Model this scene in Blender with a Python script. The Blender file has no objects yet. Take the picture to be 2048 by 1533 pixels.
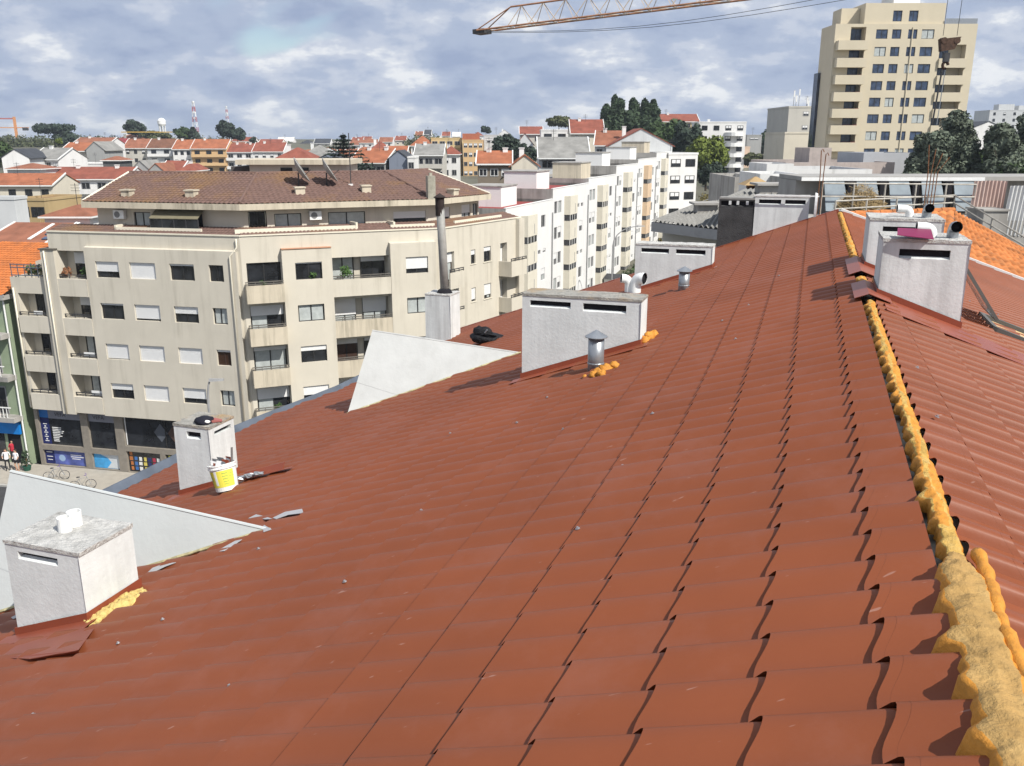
import bpy, bmesh, math, random
from mathutils import Vector, Matrix, noise, Euler
R_ = math.radians
rnd = random.Random(11)
sc = bpy.context.scene
COL = sc.collection

# ---------------------------------------------------------------- camera
CZ = 23.5                                    # eye height above the street
F = 1740.0                                   # focal length in pixels of a 2048 px wide picture
TH = math.atan((766.5 - 280.0) / F)          # downward tilt
cT, sT = math.cos(TH), math.sin(TH)
cam_d = bpy.data.cameras.new('camera')
cam_d.sensor_width = 36.0
cam_d.lens = F / 2048.0 * 36.0
cam_d.clip_start = 0.05
cam_d.clip_end = 20000
cam = bpy.data.objects.new('camera', cam_d)
cam.location = (0, 0, CZ)
cam.rotation_euler = (math.pi / 2 - TH, 0, 0)
COL.objects.link(cam)
sc.camera = cam

# ---------------------------------------------------------------- daylight
SUN_AZ, SUN_EL = R_(133), R_(47)             # clockwise from +Y, above the horizon
sun_dir = Vector((math.sin(SUN_AZ) * math.cos(SUN_EL), math.cos(SUN_AZ) * math.cos(SUN_EL), math.sin(SUN_EL)))
sun_l = bpy.data.lights.new('sun', 'SUN')
sun_l.energy = 5.0
sun_l.angle = R_(0.5)
sun_l.color = (1.0, 0.96, 0.89)
sun = bpy.data.objects.new('sun', sun_l)
sun.rotation_euler = sun_dir.to_track_quat('Z', 'Y').to_euler()
sun.location = (0, 0, 80)
COL.objects.link(sun)

world = bpy.data.worlds.new('World')
sc.world = world
world.use_nodes = True
wn, wl = world.node_tree.nodes, world.node_tree.links
wn.clear()
def N(nodes, typ, **kw):
    n = nodes.new(typ)
    for k, v in kw.items():
        if k in ('operation', 'blend_type', 'data_type', 'noise_dimensions', 'sky_type', 'wave_type', 'bands_direction', 'feature', 'interpolation_type', 'wave_profile'):
            setattr(n, k, v)
        else:
            n.inputs[k].default_value = v
    return n
sky = N(wn, 'ShaderNodeTexSky', sky_type='NISHITA')
sky.sun_disc = False
sky.sun_elevation = SUN_EL
sky.sun_rotation = SUN_AZ
sky.air_density = 1.0
sky.dust_density = 0.6
bg_sky = N(wn, 'ShaderNodeBackground', Strength=0.1)
wl.new(sky.outputs[0], bg_sky.inputs['Color'])
tc = wn.new('ShaderNodeTexCoord')
sep = wn.new('ShaderNodeSeparateXYZ')
wl.new(tc.outputs['Generated'], sep.inputs[0])
zc = N(wn, 'ShaderNodeMath', operation='MAXIMUM'); wl.new(sep.outputs['Z'], zc.inputs[0]); zc.inputs[1].default_value = 0.0
den = N(wn, 'ShaderNodeMath', operation='ADD'); wl.new(zc.outputs[0], den.inputs[0]); den.inputs[1].default_value = 0.36
px = N(wn, 'ShaderNodeMath', operation='DIVIDE'); wl.new(sep.outputs['X'], px.inputs[0]); wl.new(den.outputs[0], px.inputs[1])
py = N(wn, 'ShaderNodeMath', operation='DIVIDE'); wl.new(sep.outputs['Y'], py.inputs[0]); wl.new(den.outputs[0], py.inputs[1])
pv = wn.new('ShaderNodeCombineXYZ')
wl.new(px.outputs[0], pv.inputs[0]); wl.new(py.outputs[0], pv.inputs[1])
def ramp(nodes, stops, interp='LINEAR'):
    r = nodes.new('ShaderNodeValToRGB')
    r.color_ramp.interpolation = interp
    e = r.color_ramp.elements
    while len(e) < len(stops): e.new(0.5)
    for i, (p, c) in enumerate(stops):
        e[i].position = p
        e[i].color = (c[0], c[1], c[2], 1) if len(c) == 3 else c
    return r
n_cov = N(wn, 'ShaderNodeTexNoise', Scale=0.9, Detail=4.0, Roughness=0.55, Distortion=0.3); cov_off = N(wn, 'ShaderNodeVectorMath', operation='ADD'); wl.new(pv.outputs[0], cov_off.inputs[0]); cov_off.inputs[1].default_value = (-38.94656, 26.99753, -2.40646)
wl.new(cov_off.outputs[0], n_cov.inputs['Vector'])
cov = ramp(wn, [(0.335, (0.1,) * 3), (0.368, (1, 1, 1))], 'EASE'); wl.new(n_cov.outputs['Fac'], cov.inputs[0])
n_big = N(wn, 'ShaderNodeTexNoise', Scale=2.3, Detail=8.0, Roughness=0.5, Distortion=0.1); wl.new(pv.outputs[0], n_big.inputs['Vector'])
n_puf = N(wn, 'ShaderNodeTexNoise', Scale=5.2, Detail=9.0, Roughness=0.56, Distortion=0.0); wl.new(pv.outputs[0], n_puf.inputs['Vector'])
mixn = N(wn, 'ShaderNodeMath', operation='MULTIPLY_ADD'); wl.new(n_puf.outputs['Fac'], mixn.inputs[0]); mixn.inputs[1].default_value = 0.55
mb2 = N(wn, 'ShaderNodeMath', operation='MULTIPLY'); wl.new(n_big.outputs['Fac'], mb2.inputs[0]); mb2.inputs[1].default_value = 0.45
wl.new(mb2.outputs[0], mixn.inputs[2])
ccol = ramp(wn, [(0.38, (0.275, 0.335, 0.475)), (0.475, (0.35, 0.41, 0.535)), (0.53, (0.46, 0.505, 0.60)), (0.585, (0.68, 0.70, 0.73)), (0.66, (0.80, 0.80, 0.80))], 'EASE')
wl.new(mixn.outputs[0], ccol.inputs[0])
bg_cl = N(wn, 'ShaderNodeBackground', Strength=1.1); wl.new(ccol.outputs[0], bg_cl.inputs['Color'])
mixw = wn.new('ShaderNodeMixShader')
wl.new(cov.outputs[0], mixw.inputs[0]); wl.new(bg_sky.outputs[0], mixw.inputs[1]); wl.new(bg_cl.outputs[0], mixw.inputs[2])
wo = wn.new('ShaderNodeOutputWorld')
wl.new(mixw.outputs[0], wo.inputs['Surface'])

sc.view_settings.view_transform = 'Standard'
sc.view_settings.look = 'None'
sc.view_settings.exposure = 0.2
sc.view_settings.gamma = 1.0
sc.view_settings.use_curve_mapping = False
sc.cycles.diffuse_bounces = 2

# ---------------------------------------------------------------- pixel helpers (2048 x 1533 photograph -> place)
def ray(u, v):
    x = (u - 1024.0) / F; y = (766.5 - v) / F
    return Vector((x, cT + y * sT, y * cT - sT))
def at(u, v, Y):                             # the point at depth Y that shows at pixel (u, v)
    r = ray(u, v)
    k = Y / r.y
    return Vector((r.x * k, Y, CZ + r.z * k))
def proj(P):
    d = Vector(P) - Vector((0, 0, CZ))
    f_ = d.y * cT - d.z * sT; up = d.y * sT + d.z * cT
    if f_ <= 0.05: return None
    return 1024 + F * d.x / f_, 766.5 - F * up / f_

# ---------------------------------------------------------------- materials
MATS = {}
def new_mat(name):
    m = bpy.data.materials.new(name)
    m.use_nodes = True
    nt = m.node_tree
    nt.nodes.clear()
    out = nt.nodes.new('ShaderNodeOutputMaterial')
    b = nt.nodes.new('ShaderNodeBsdfPrincipled')
    nt.links.new(b.outputs[0], out.inputs['Surface'])
    return m, nt, b
def mat(name, col, rough=0.8, var=0.12, scale=1.5, bump=0.0, bscale=20.0, streak=0.0, streak_col=(0.09, 0.085, 0.07), blotch=0.0, blotch_col=(0.2, 0.12, 0.04), bl_scale=1.2, metal=0.0, spec=0.35, wave=None, streak_s=2.2, streak_t=(0.52, 0.72), specks=0.0):
    if name in MATS: return MATS[name]
    m, nt, b = new_mat(name)
    n, l = nt.nodes, nt.links
    geo = n.new('ShaderNodeNewGeometry')
    P = geo.outputs['Position']
    nz = N(n, 'ShaderNodeTexNoise', Scale=scale, Detail=6.0, Roughness=0.6); l.new(P, nz.inputs['Vector'])
    lo = tuple(c * (1 - var) for c in col); hi = tuple(min(1, c * (1 + var)) for c in col)
    r = ramp(n, [(0.3, lo), (0.7, hi)]); l.new(nz.outputs['Fac'], r.inputs[0])
    c = r.outputs[0]
    if streak:
        mp = n.new('ShaderNodeMapping'); mp.inputs['Scale'].default_value = (streak_s, streak_s, streak_s * 0.07)
        l.new(P, mp.inputs['Vector'])
        s1 = N(n, 'ShaderNodeTexNoise', Scale=1.0, Detail=5.0, Roughness=0.65); l.new(mp.outputs[0], s1.inputs['Vector'])
        r1 = ramp(n, [(streak_t[0], (0, 0, 0)), (streak_t[1], (1, 1, 1))]); l.new(s1.outputs['Fac'], r1.inputs[0])
        s2 = N(n, 'ShaderNodeTexNoise', Scale=0.45, Detail=3.0); l.new(P, s2.inputs['Vector'])
        r2 = ramp(n, [(0.35, (0.15,) * 3), (0.65, (1, 1, 1))]); l.new(s2.outputs['Fac'], r2.inputs[0])
        mm = N(n, 'ShaderNodeMath', operation='MULTIPLY'); l.new(r1.outputs[0], mm.inputs[0]); l.new(r2.outputs[0], mm.inputs[1])
        m2 = N(n, 'ShaderNodeMath', operation='MULTIPLY'); l.new(mm.outputs[0], m2.inputs[0]); m2.inputs[1].default_value = streak
        mx = N(n, 'ShaderNodeMixRGB', blend_type='MIX'); l.new(m2.outputs[0], mx.inputs[0]); l.new(c, mx.inputs[1]); mx.inputs[2].default_value = (*streak_col, 1)
        c = mx.outputs[0]
    if blotch:
        s3 = N(n, 'ShaderNodeTexNoise', Scale=bl_scale, Detail=7.0, Roughness=0.7); l.new(P, s3.inputs['Vector'])
        r3 = ramp(n, [(0.5, (0, 0, 0)), (0.68, (blotch,) * 3)]); l.new(s3.outputs['Fac'], r3.inputs[0])
        mx = N(n, 'ShaderNodeMixRGB', blend_type='MIX'); l.new(r3.outputs[0], mx.inputs[0]); l.new(c, mx.inputs[1]); mx.inputs[2].default_value = (*blotch_col, 1)
        c = mx.outputs[0]
    if specks:
        mp = n.new('ShaderNodeMapping'); mp.inputs['Scale'].default_value = (9, 42, 9); mp.inputs['Rotation'].default_value = (0, 0, R_(18.6))
        l.new(P, mp.inputs['Vector'])
        vo = N(n, 'ShaderNodeTexNoise', Scale=1.0, Detail=2.0, Roughness=0.5); l.new(mp.outputs[0], vo.inputs['Vector'])
        r4 = ramp(n, [(0.735, (0, 0, 0)), (0.77, (specks,) * 3)]); l.new(vo.outputs['Fac'], r4.inputs[0])
        mx = N(n, 'ShaderNodeMixRGB', blend_type='MIX'); l.new(r4.outputs[0], mx.inputs[0]); l.new(c, mx.inputs[1]); mx.inputs[2].default_value = (0.5, 0.36, 0.31, 1)
        c = mx.outputs[0]
    l.new(c, b.inputs['Base Color'])
    b.inputs['Roughness'].default_value = rough
    b.inputs['Metallic'].default_value = metal
    b.inputs['Specular IOR Level'].default_value = spec
    if bump or wave:
        bp = N(n, 'ShaderNodeBump', Strength=max(bump, 0.0) if not wave else wave[1], Distance=0.05)
        if wave:
            wv = N(n, 'ShaderNodeTexWave', wave_type='BANDS', bands_direction=wave[2], Scale=wave[0], Distortion=0.4, Detail=1.0)
            l.new(P, wv.inputs['Vector']); l.new(wv.outputs['Fac'], bp.inputs['Height'])
        else:
            b2 = N(n, 'ShaderNodeTexNoise', Scale=bscale, Detail=6.0, Roughness=0.65); l.new(P, b2.inputs['Vector'])
            l.new(b2.outputs['Fac'], bp.inputs['Height'])
        l.new(bp.outputs[0], b.inputs['Normal'])
    MATS[name] = m
    return m
def glass_mat(name, col, rough=0.08, spec=0.6):
    if name in MATS: return MATS[name]
    m, nt, b = new_mat(name)
    n, l = nt.nodes, nt.links
    geo = n.new('ShaderNodeNewGeometry')
    nz = N(n, 'ShaderNodeTexNoise', Scale=1.1, Detail=3.0); l.new(geo.outputs['Position'], nz.inputs['Vector'])
    r = ramp(n, [(0.35, tuple(c * 0.55 for c in col)), (0.65, tuple(c * 1.5 for c in col))]); l.new(nz.outputs['Fac'], r.inputs[0])
    l.new(r.outputs[0], b.inputs['Base Color'])
    b.inputs['Roughness'].default_value = rough
    b.inputs['Specular IOR Level'].default_value = spec
    MATS[name] = m
    return m

M_tile = mat('red_steel_paint', (0.21, 0.06, 0.0245), rough=0.46, var=0.12, scale=0.7, spec=0.22, specks=0.28, bump=0.03, bscale=60, blotch=0.38, blotch_col=(0.25, 0.098, 0.066), bl_scale=1.6)
M_sheet = mat('red_steel_flashing', (0.25, 0.062, 0.032), rough=0.38, var=0.1, scale=3, spec=0.45)
M_gap_shade = mat('painted_gap_shade', (0.03, 0.02, 0.018), rough=0.7)  # back of the gap under each tile lip, its shade painted in near-black
M_foam_cut = mat('foam_cut', (0.40, 0.245, 0.085), rough=0.9, var=0.2, scale=9, bump=0.55, bscale=34, blotch=0.5, blotch_col=(0.52, 0.35, 0.14), bl_scale=8)
M_foam_far = mat('foam_yellow', (0.5, 0.31, 0.075), rough=0.85, var=0.25, scale=14, bump=0.6, bscale=34, blotch=0.6, blotch_col=(0.55, 0.41, 0.17), bl_scale=10)
M_foam_skin = mat('foam_skin', (0.55, 0.235, 0.032), rough=0.6, var=0.2, scale=18, bump=0.35, bscale=45)
M_foam_pale = mat('foam_pale', (0.76, 0.57, 0.2), rough=0.75, var=0.16, scale=40, bump=0.7, bscale=60)
M_plaster = mat('chimney_plaster', (0.66, 0.685, 0.675), rough=0.9, var=0.07, scale=5, bump=0.12, bscale=30, streak=0.8, streak_col=(0.2, 0.2, 0.195), streak_s=7.0, streak_t=(0.42, 0.8))
M_captop = mat('chimney_cap', (0.58, 0.57, 0.54), rough=0.95, var=0.35, scale=14, bump=0.8, bscale=40, blotch=0.75, blotch_col=(0.17, 0.165, 0.15), bl_scale=7)
M_caplichen = mat('lichen_cap', (0.36, 0.345, 0.31), rough=0.95, var=0.3, scale=14, bump=0.8, bscale=40, blotch=0.8, blotch_col=(0.42, 0.26, 0.1), bl_scale=3.5)
M_flue = mat('flue_dark', (0.012, 0.012, 0.016), rough=0.95)
M_black = mat('soot_plaster', (0.055, 0.055, 0.056), rough=0.95, var=0.3, scale=4, streak=0.5, streak_col=(0.16, 0.155, 0.14), streak_s=5.0, bump=0.3, bscale=40)
M_zinc = mat('pale_zinc', (0.5, 0.525, 0.52), rough=0.6, var=0.05, scale=2.5, blotch=0.25, blotch_col=(0.42, 0.43, 0.42), bl_scale=5, bump=0.08, bscale=12, specks=0.0)
M_zinc2 = mat('grey_fibre_cement', (0.47, 0.475, 0.46), rough=0.75, var=0.06, scale=3.5, blotch=0.4, blotch_col=(0.38, 0.38, 0.36), bl_scale=4, bump=0.1, bscale=14)
M_galv = mat('galvanised_steel', (0.33, 0.35, 0.37), rough=0.38, var=0.15, scale=8, metal=0.6, streak=0.5, streak_col=(0.22, 0.22, 0.23), streak_s=18)
M_gutter = mat('gutter_zinc', (0.1, 0.118, 0.15), rough=0.7, var=0.2, scale=3, spec=0.2)
M_pvc = mat('white_pvc', (0.78, 0.78, 0.76), rough=0.35, var=0.05, scale=8, streak=0.25, streak_col=(0.4, 0.4, 0.38), streak_s=15)
M_rust = mat('rusty_steel', (0.19, 0.085, 0.04), rough=0.85, var=0.4, scale=12)
M_mast = mat('weathered_flue_pipe', (0.32, 0.32, 0.3), rough=0.7, var=0.2, scale=6, streak=0.8, streak_col=(0.13, 0.075, 0.045), streak_s=9, metal=0.1)
M_dark = mat('dark_metal', (0.045, 0.045, 0.048), rough=0.5, var=0.2)
M_beige = mat('beige_render', (0.59, 0.545, 0.455), rough=0.92, var=0.05, scale=0.6, streak=0.5, streak_col=(0.2, 0.17, 0.12), streak_s=1.8, streak_t=(0.5, 0.8), bump=0.05, bscale=20)
M_beige_top = mat('beige_render_stained', (0.56, 0.495, 0.385), rough=0.92, var=0.06, scale=0.8, streak=0.8, streak_col=(0.13, 0.115, 0.08), streak_s=2.6, streak_t=(0.46, 0.74))
M_cream = mat('cream_trim', (0.7, 0.65, 0.53), rough=0.85, var=0.05)
M_brtile = mat('brown_roof_tile', (0.15, 0.092, 0.076), rough=0.9, var=0.22, scale=3.5, blotch=0.62, blotch_col=(0.23, 0.13, 0.045), bl_scale=0.22)
M_white = mat('white_paint', (0.76, 0.76, 0.74), rough=0.85, var=0.04, scale=0.5, streak=0.22, streak_col=(0.35, 0.34, 0.31), streak_s=1.4)
M_shut = mat('roller_shutter_white', (0.78, 0.78, 0.77), rough=0.6, var=0.02, wave=(9.0, 0.35, 'Z'))
M_alu = mat('dark_window_frame', (0.03, 0.03, 0.03), rough=0.4)
M_alub = mat('brown_window_frame', (0.055, 0.03, 0.022), rough=0.5)
M_alug = mat('grey_window_frame', (0.3, 0.3, 0.3), rough=0.4)
M_glass = glass_mat('dark_glass', (0.02, 0.022, 0.026))
M_glassb = glass_mat('sky_glass', (0.04, 0.06, 0.105), rough=0.12)
M_curt = mat('curtained_glass', (0.42, 0.45, 0.44), rough=0.25, var=0.16, scale=3, spec=0.5)
M_stone = mat('shop_stone', (0.24, 0.215, 0.18), rough=0.8, var=0.14, scale=3, streak=0.3, streak_col=(0.14, 0.12, 0.1))
M_conc = mat('raw_concrete', (0.36, 0.345, 0.32), rough=0.95, var=0.15, scale=1.0, streak=0.85, streak_col=(0.11, 0.1, 0.09), streak_s=1.3, streak_t=(0.45, 0.7))
M_asph = mat('asphalt', (0.05, 0.05, 0.052), rough=0.95, var=0.2, scale=2)
M_pave = mat('pavement_stone', (0.36, 0.33, 0.28), rough=0.95, var=0.1, scale=2)
M_line = mat('road_paint', (0.7, 0.7, 0.68), rough=0.8)
M_earth = mat('town_ground', (0.12, 0.115, 0.085), rough=1.0, var=0.35, scale=0.05, blotch=0.7, blotch_col=(0.05, 0.07, 0.025), bl_scale=0.03)

# ---------------------------------------------------------------- mesh helpers
class MB:
    def __init__(s): s.v, s.f, s.m = [], [], []
    def vert(s, p): s.v.append(tuple(p)); return len(s.v) - 1
    def poly(s, pts, mi=0):
        i = len(s.v); s.v += [tuple(p) for p in pts]; s.f.append(tuple(range(i, i + len(pts)))); s.m.append(mi); return s
    def box(s, x0, y0, z0, x1, y1, z1, mi=0):
        i = len(s.v)
        s.v += [(x0, y0, z0), (x1, y0, z0), (x1, y1, z0), (x0, y1, z0), (x0, y0, z1), (x1, y0, z1), (x1, y1, z1), (x0, y1, z1)]
        for q in ((0, 3, 2, 1), (4, 5, 6, 7), (0, 1, 5, 4), (1, 2, 6, 5), (2, 3, 7, 6), (3, 0, 4, 7)):
            s.f.append(tuple(i + k for k in q)); s.m.append(mi)
        return s
    def hexa(s, b, t, mi=0):                 # bottom ring and top ring of equal length
        n = len(b); i = len(s.v)
        s.v += [tuple(p) for p in b] + [tuple(p) for p in t]
        s.f.append(tuple(i + k for k in reversed(range(n)))); s.m.append(mi)
        s.f.append(tuple(i + n + k for k in range(n))); s.m.append(mi)
        for k in range(n):
            k2 = (k + 1) % n
            s.f.append((i + k, i + k2, i + n + k2, i + n + k)); s.m.append(mi)
        return s
    def tube(s, pts, r, n=8, mi=0, cap=True):
        pts = [Vector(p) for p in pts]
        rs = r if isinstance(r, (list, tuple)) else [r] * len(pts)
        rings = []
        ref = None
        for k, p in enumerate(pts):
            a = pts[max(k - 1, 0)]; b = pts[min(k + 1, len(pts) - 1)]
            d = (b - a).normalized()
            if ref is None: ref = Vector((0, 0, 1)) if abs(d.z) < 0.9 else Vector((1, 0, 0))
            x = d.cross(ref).normalized(); y = d.cross(x).normalized()
            ref = -y if False else ref
            rings.append([s.vert(p + (x * math.cos(2 * math.pi * j / n) + y * math.sin(2 * math.pi * j / n)) * rs[k]) for j in range(n)])
        for k in range(len(rings) - 1):
            for j in range(n):
                s.f.append((rings[k][j], rings[k + 1][j], rings[k + 1][(j + 1) % n], rings[k][(j + 1) % n])); s.m.append(mi)
        if cap:
            s.f.append(tuple(rings[0])); s.m.append(mi)
            s.f.append(tuple(reversed(rings[-1]))); s.m.append(mi)
        return s
    def lathe(s, prof, n=16, c=(0, 0, 0), mi=0):
        rings = [[s.vert((c[0] + r * math.cos(2 * math.pi * j / n), c[1] + r * math.sin(2 * math.pi * j / n), c[2] + z)) for j in range(n)] for r, z in prof]
        for k in range(len(rings) - 1):
            for j in range(n):
                s.f.append((rings[k][j], rings[k][(j + 1) % n], rings[k + 1][(j + 1) % n], rings[k + 1][j])); s.m.append(mi)
        return s
    def blob(s, c, r, seed=0, amp=0.25, fr=2.0, n=10, m_=7, mi=0, sq=(1, 1, 1)):
        i = len(s.v)
        for a in range(m_ + 1):
            th = math.pi * a / m_
            for b in range(n):
                ph = 2 * math.pi * b / n
                d = Vector((math.sin(th) * math.cos(ph), math.sin(th) * math.sin(ph), math.cos(th)))
                k = r * (1 + amp * noise.noise(d * fr + Vector((seed * 7.1, seed * 3.3, 0))))
                s.v.append((c[0] + d.x * k * sq[0], c[1] + d.y * k * sq[1], c[2] + d.z * k * sq[2]))
        for a in range(m_):
            for b in range(n):
                s.f.append((i + a * n + b, i + (a + 1) * n + b, i + (a + 1) * n + (b + 1) % n, i + a * n + (b + 1) % n)); s.m.append(mi)
        return s
    def mesh(s, name, mats, smooth=False):
        me = bpy.data.meshes.new(name)
        me.from_pydata(s.v, [], s.f)
        mats = mats if isinstance(mats, (list, tuple)) else [mats]
        for m in mats: me.materials.append(m)
        if len(mats) > 1: me.polygons.foreach_set('material_index', s.m)
        if smooth: me.polygons.foreach_set('use_smooth', [True] * len(me.polygons))
        me.update()
        return me
def obj(name, me, parent=None, loc=(0, 0, 0), rz=0.0, rot=None, scale=None, M=None):
    o = bpy.data.objects.new(name, me)
    COL.objects.link(o)
    if parent: o.parent = parent
    if M is not None: o.matrix_local = M
    else:
        o.location = loc
        o.rotation_euler = rot if rot else (0, 0, rz)
        if scale: o.scale = scale
    return o
def build(name, mb, mats, parent=None, smooth=False, **kw):
    return obj(name, mb.mesh(name, mats, smooth), parent, **kw)
def tag(o, label=None, cat=None, group=None, kind=None):
    if label: o['label'] = label
    if cat: o['category'] = cat
    if group: o['group'] = group
    if kind: o['kind'] = kind
    return o
def thing(name, label, cat, loc=(0, 0, 0), rz=0.0, group=None):
    o = obj(name, None, None, loc, rz)
    o.empty_display_size = 0.3
    return tag(o, label, cat, group)
def copy_tree(o, parent=None):
    c = o.copy(); COL.objects.link(c)
    if parent: c.parent = parent
    for ch in list(o.children): copy_tree(ch, c)
    return c

# ---------------------------------------------------------------- ground
def lerp_t(x, tab):
    for (a, va), (b, vb) in zip(tab, tab[1:]):
        if x <= b:
            if x <= a: return va
            k = (x - a) / (b - a); k = k * k * (3 - 2 * k)
            return va + (vb - va) * k
    return tab[-1][1]
def gh(x, y):
    g = lerp_t(y, [(78, 0.0), (140, 5.6), (210, 11.0), (330, 13.0), (520, 18.0), (900, 20.0), (5000, 19.0)])
    if x > 0 and y > 150: g += 6.5 * min(1, (y - 150) / 180) * min(1, x / 90)
    if x < -60 and y > 330: g += 4.0 * min(1, (y - 330) / 200)
    return g
# ---------------------------------------------------------------- terrain, street
def make_ground():
    xs = [-2600, -2000, -1200, -800, -600] + [-480 + 20 * i for i in range(49)] + [600, 800, 1200, 2000, 2600]
    ys = [-800, -300, -100, 0, 40, 60, 70] + [78 + 9 * i for i in range(30)] + [370 + 25 * i for i in range(25)] + [1050, 1200, 1500, 2000, 2600, 3200]
    mb = MB()
    for y in ys:
        for x in xs:
            mb.v.append((x, y, gh(x, y)))
    n = len(xs)
    for j in range(len(ys) - 1):
        for i in range(n - 1):
            mb.f.append((j * n + i, j * n + i + 1, (j + 1) * n + i + 1, (j + 1) * n + i)); mb.m.append(0)
    tag(build('ground', mb, M_earth, smooth=True), kind='structure')
make_ground()

def road_x(y): return 3.4 + 0.374 * (y - 94.6) + 13.0
mb = MB()
mb.poly([(-75, 25, 0.004), (-6, 25, 0.004), (4, 60, 0.004), (10, 76, 0.004), (-2, 77, 0.004), (-75, 77, 0.004)])
tag(build('road', mb, M_asph), kind='structure')
mb = MB()
ys = [74 + 6 * i for i in range(70)]
W2 = 5.0
for a, b in zip(ys, ys[1:]):
    mb.poly([(road_x(a) - W2, a, gh(road_x(a) - W2, a) + 0.12), (road_x(a) + W2, a, gh(road_x(a) + W2, a) + 0.12), (road_x(b) + W2, b, gh(road_x(b) + W2, b) + 0.12), (road_x(b) - W2, b, gh(road_x(b) - W2, b) + 0.12)])
tag(build('uphill_road', mb, mat('worn_asphalt', (0.13, 0.13, 0.13), rough=0.95, var=0.12)), kind='structure')
for sgn in (-1, 1):
    mb = MB()
    for a, b in zip(ys, ys[1:]):
        e0, e1 = sgn * W2, sgn * (W2 + 3.0)
        q = []
        for (y, e) in ((a, e0), (a, e1), (b, e1), (b, e0)):
            q.append((road_x(y) + e, y, gh(road_x(y) + e, y) + 0.26))
        low = [(p[0], p[1], p[2] - 0.2) for p in q]
        mb.hexa(low, q)
    tag(build('uphill_pavement', mb, M_pave), kind='structure')
mb = MB()
for k in range(26):
    a = 110 + k * 10; b = a + 4
    mb.poly([(road_x(a) - 0.08, a, gh(road_x(a), a) + 0.17), (road_x(a) + 0.08, a, gh(road_x(a), a) + 0.17), (road_x(b) + 0.08, b, gh(road_x(b), b) + 0.17), (road_x(b) - 0.08, b, gh(road_x(b), b) + 0.17)])
tag(build('lane_marking', mb, M_line), kind='structure')

# ---------------------------------------------------------------- own building: red tiled roof
AZ = math.atan(((1632 - 1024) / F) * cT)
D3 = Vector((math.sin(AZ), math.cos(AZ), 0)); R3 = Vector((math.cos(AZ), -math.sin(AZ), 0))
RH, RP = 1.4, 0.406 * 1.4
PHI = R_(20); cP, sP, tP = math.cos(PHI), math.sin(PHI), math.tan(PHI)
HOME = thing('red_roofed_building', 'building in the foreground with red steel tile roof and foam-sealed ridge', 'building', (R3.x * RP, R3.y * RP, CZ - RH), -AZ)
HOME_INV = (Matrix.Translation(Vector((R3.x * RP, R3.y * RP, CZ - RH))) @ Matrix.Rotation(-AZ, 4, 'Z')).inverted()
HOME_M = HOME_INV.inverted()
def loc_ray(u, v):
    o = HOME_INV @ Vector((0, 0, CZ)); d = HOME_INV.to_3x3() @ ray(u, v)
    return o, d
def RL(u, v, side=-1, lift=0.0):             # pixel -> point of the roof plane, in the building's frame (q, t, z)
    o, d = loc_ray(u, v)
    k = (lift - o.z - side * o.x * tP) / (d.z + side * d.x * tP)
    P = o + d * k
    return P
def plane_hit(u, v, axis, val):              # pixel -> point where q, t or z has a given value
    o, d = loc_ray(u, v)
    k = (val - o[axis]) / d[axis]
    return o + d * k
def RQ(t, s, n=0.0, side=-1):                # slope coordinates -> building frame
    return Vector((side * (s * cP + n * sP), t, -s * sP + n * cP))
T_END = 19.0
def eave_s(t): return lerp_t(t, [(12.3, 10.35), (14.3, 8.9)])
S_R = 9.0

mb = MB()
ring = lambda t, e: [(-e * cP + 0.3, t, -22.1), (S_R * cP - 0.3, t, -22.1), (S_R * cP - 0.3, t, -(S_R - 0.32) * sP - 0.04), (0, t, -0.05), (-e * cP + 0.3, t, -(e - 0.32) * sP - 0.04)]
rings = [ring(-4.0, 10.35), ring(12.3, 10.35), ring(14.3, 8.9), ring(T_END - 0.1, 8.9)]
for a, b in zip(rings, rings[1:]):
    for k in range(5):
        k2 = (k + 1) % 5
        mb.poly([a[k], a[k2], b[k2], b[k]])
mb.poly(rings[0]); mb.poly(list(reversed(rings[-1])))
build('wall', mb, M_beige, HOME)

PITCH, ROWL, AMP, STEP = 0.2226, 0.35, 0.043, 0.018
PROF = [(0, 0), (.13, 0.0), (.23, .035), (.33, .16), (.42, .38), (.51, .63), (.60, .83), (.70, .95), (.80, 1.0), (.865, .95), (.92, .73), (.963, .33), (1, 0)]
PROF_L, PROF_R = PROF, [(1 - a, h) for a, h in reversed(PROF)]
ROW0 = 0.262
def prof_h(x):
    x -= math.floor(x)
    for (a, ha), (b, hb) in zip(PROF, PROF[1:]):
        if x <= b: return AMP * (ha + (hb - ha) * (x - a) / (b - a))
    return 0.0
def row_span(k): return (0.05, ROW0) if k == 0 else (ROW0 + ROWL * (k - 1), ROW0 + ROWL * k)
def surf_n(t, s):
    k = 0 if s < ROW0 else int((s - ROW0) / ROWL) + 1
    a, b = row_span(k)
    return 0.004 + prof_h(t / PITCH) + STEP * (s - b + ROWL) / ROWL
SCAL = 0.056
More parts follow.
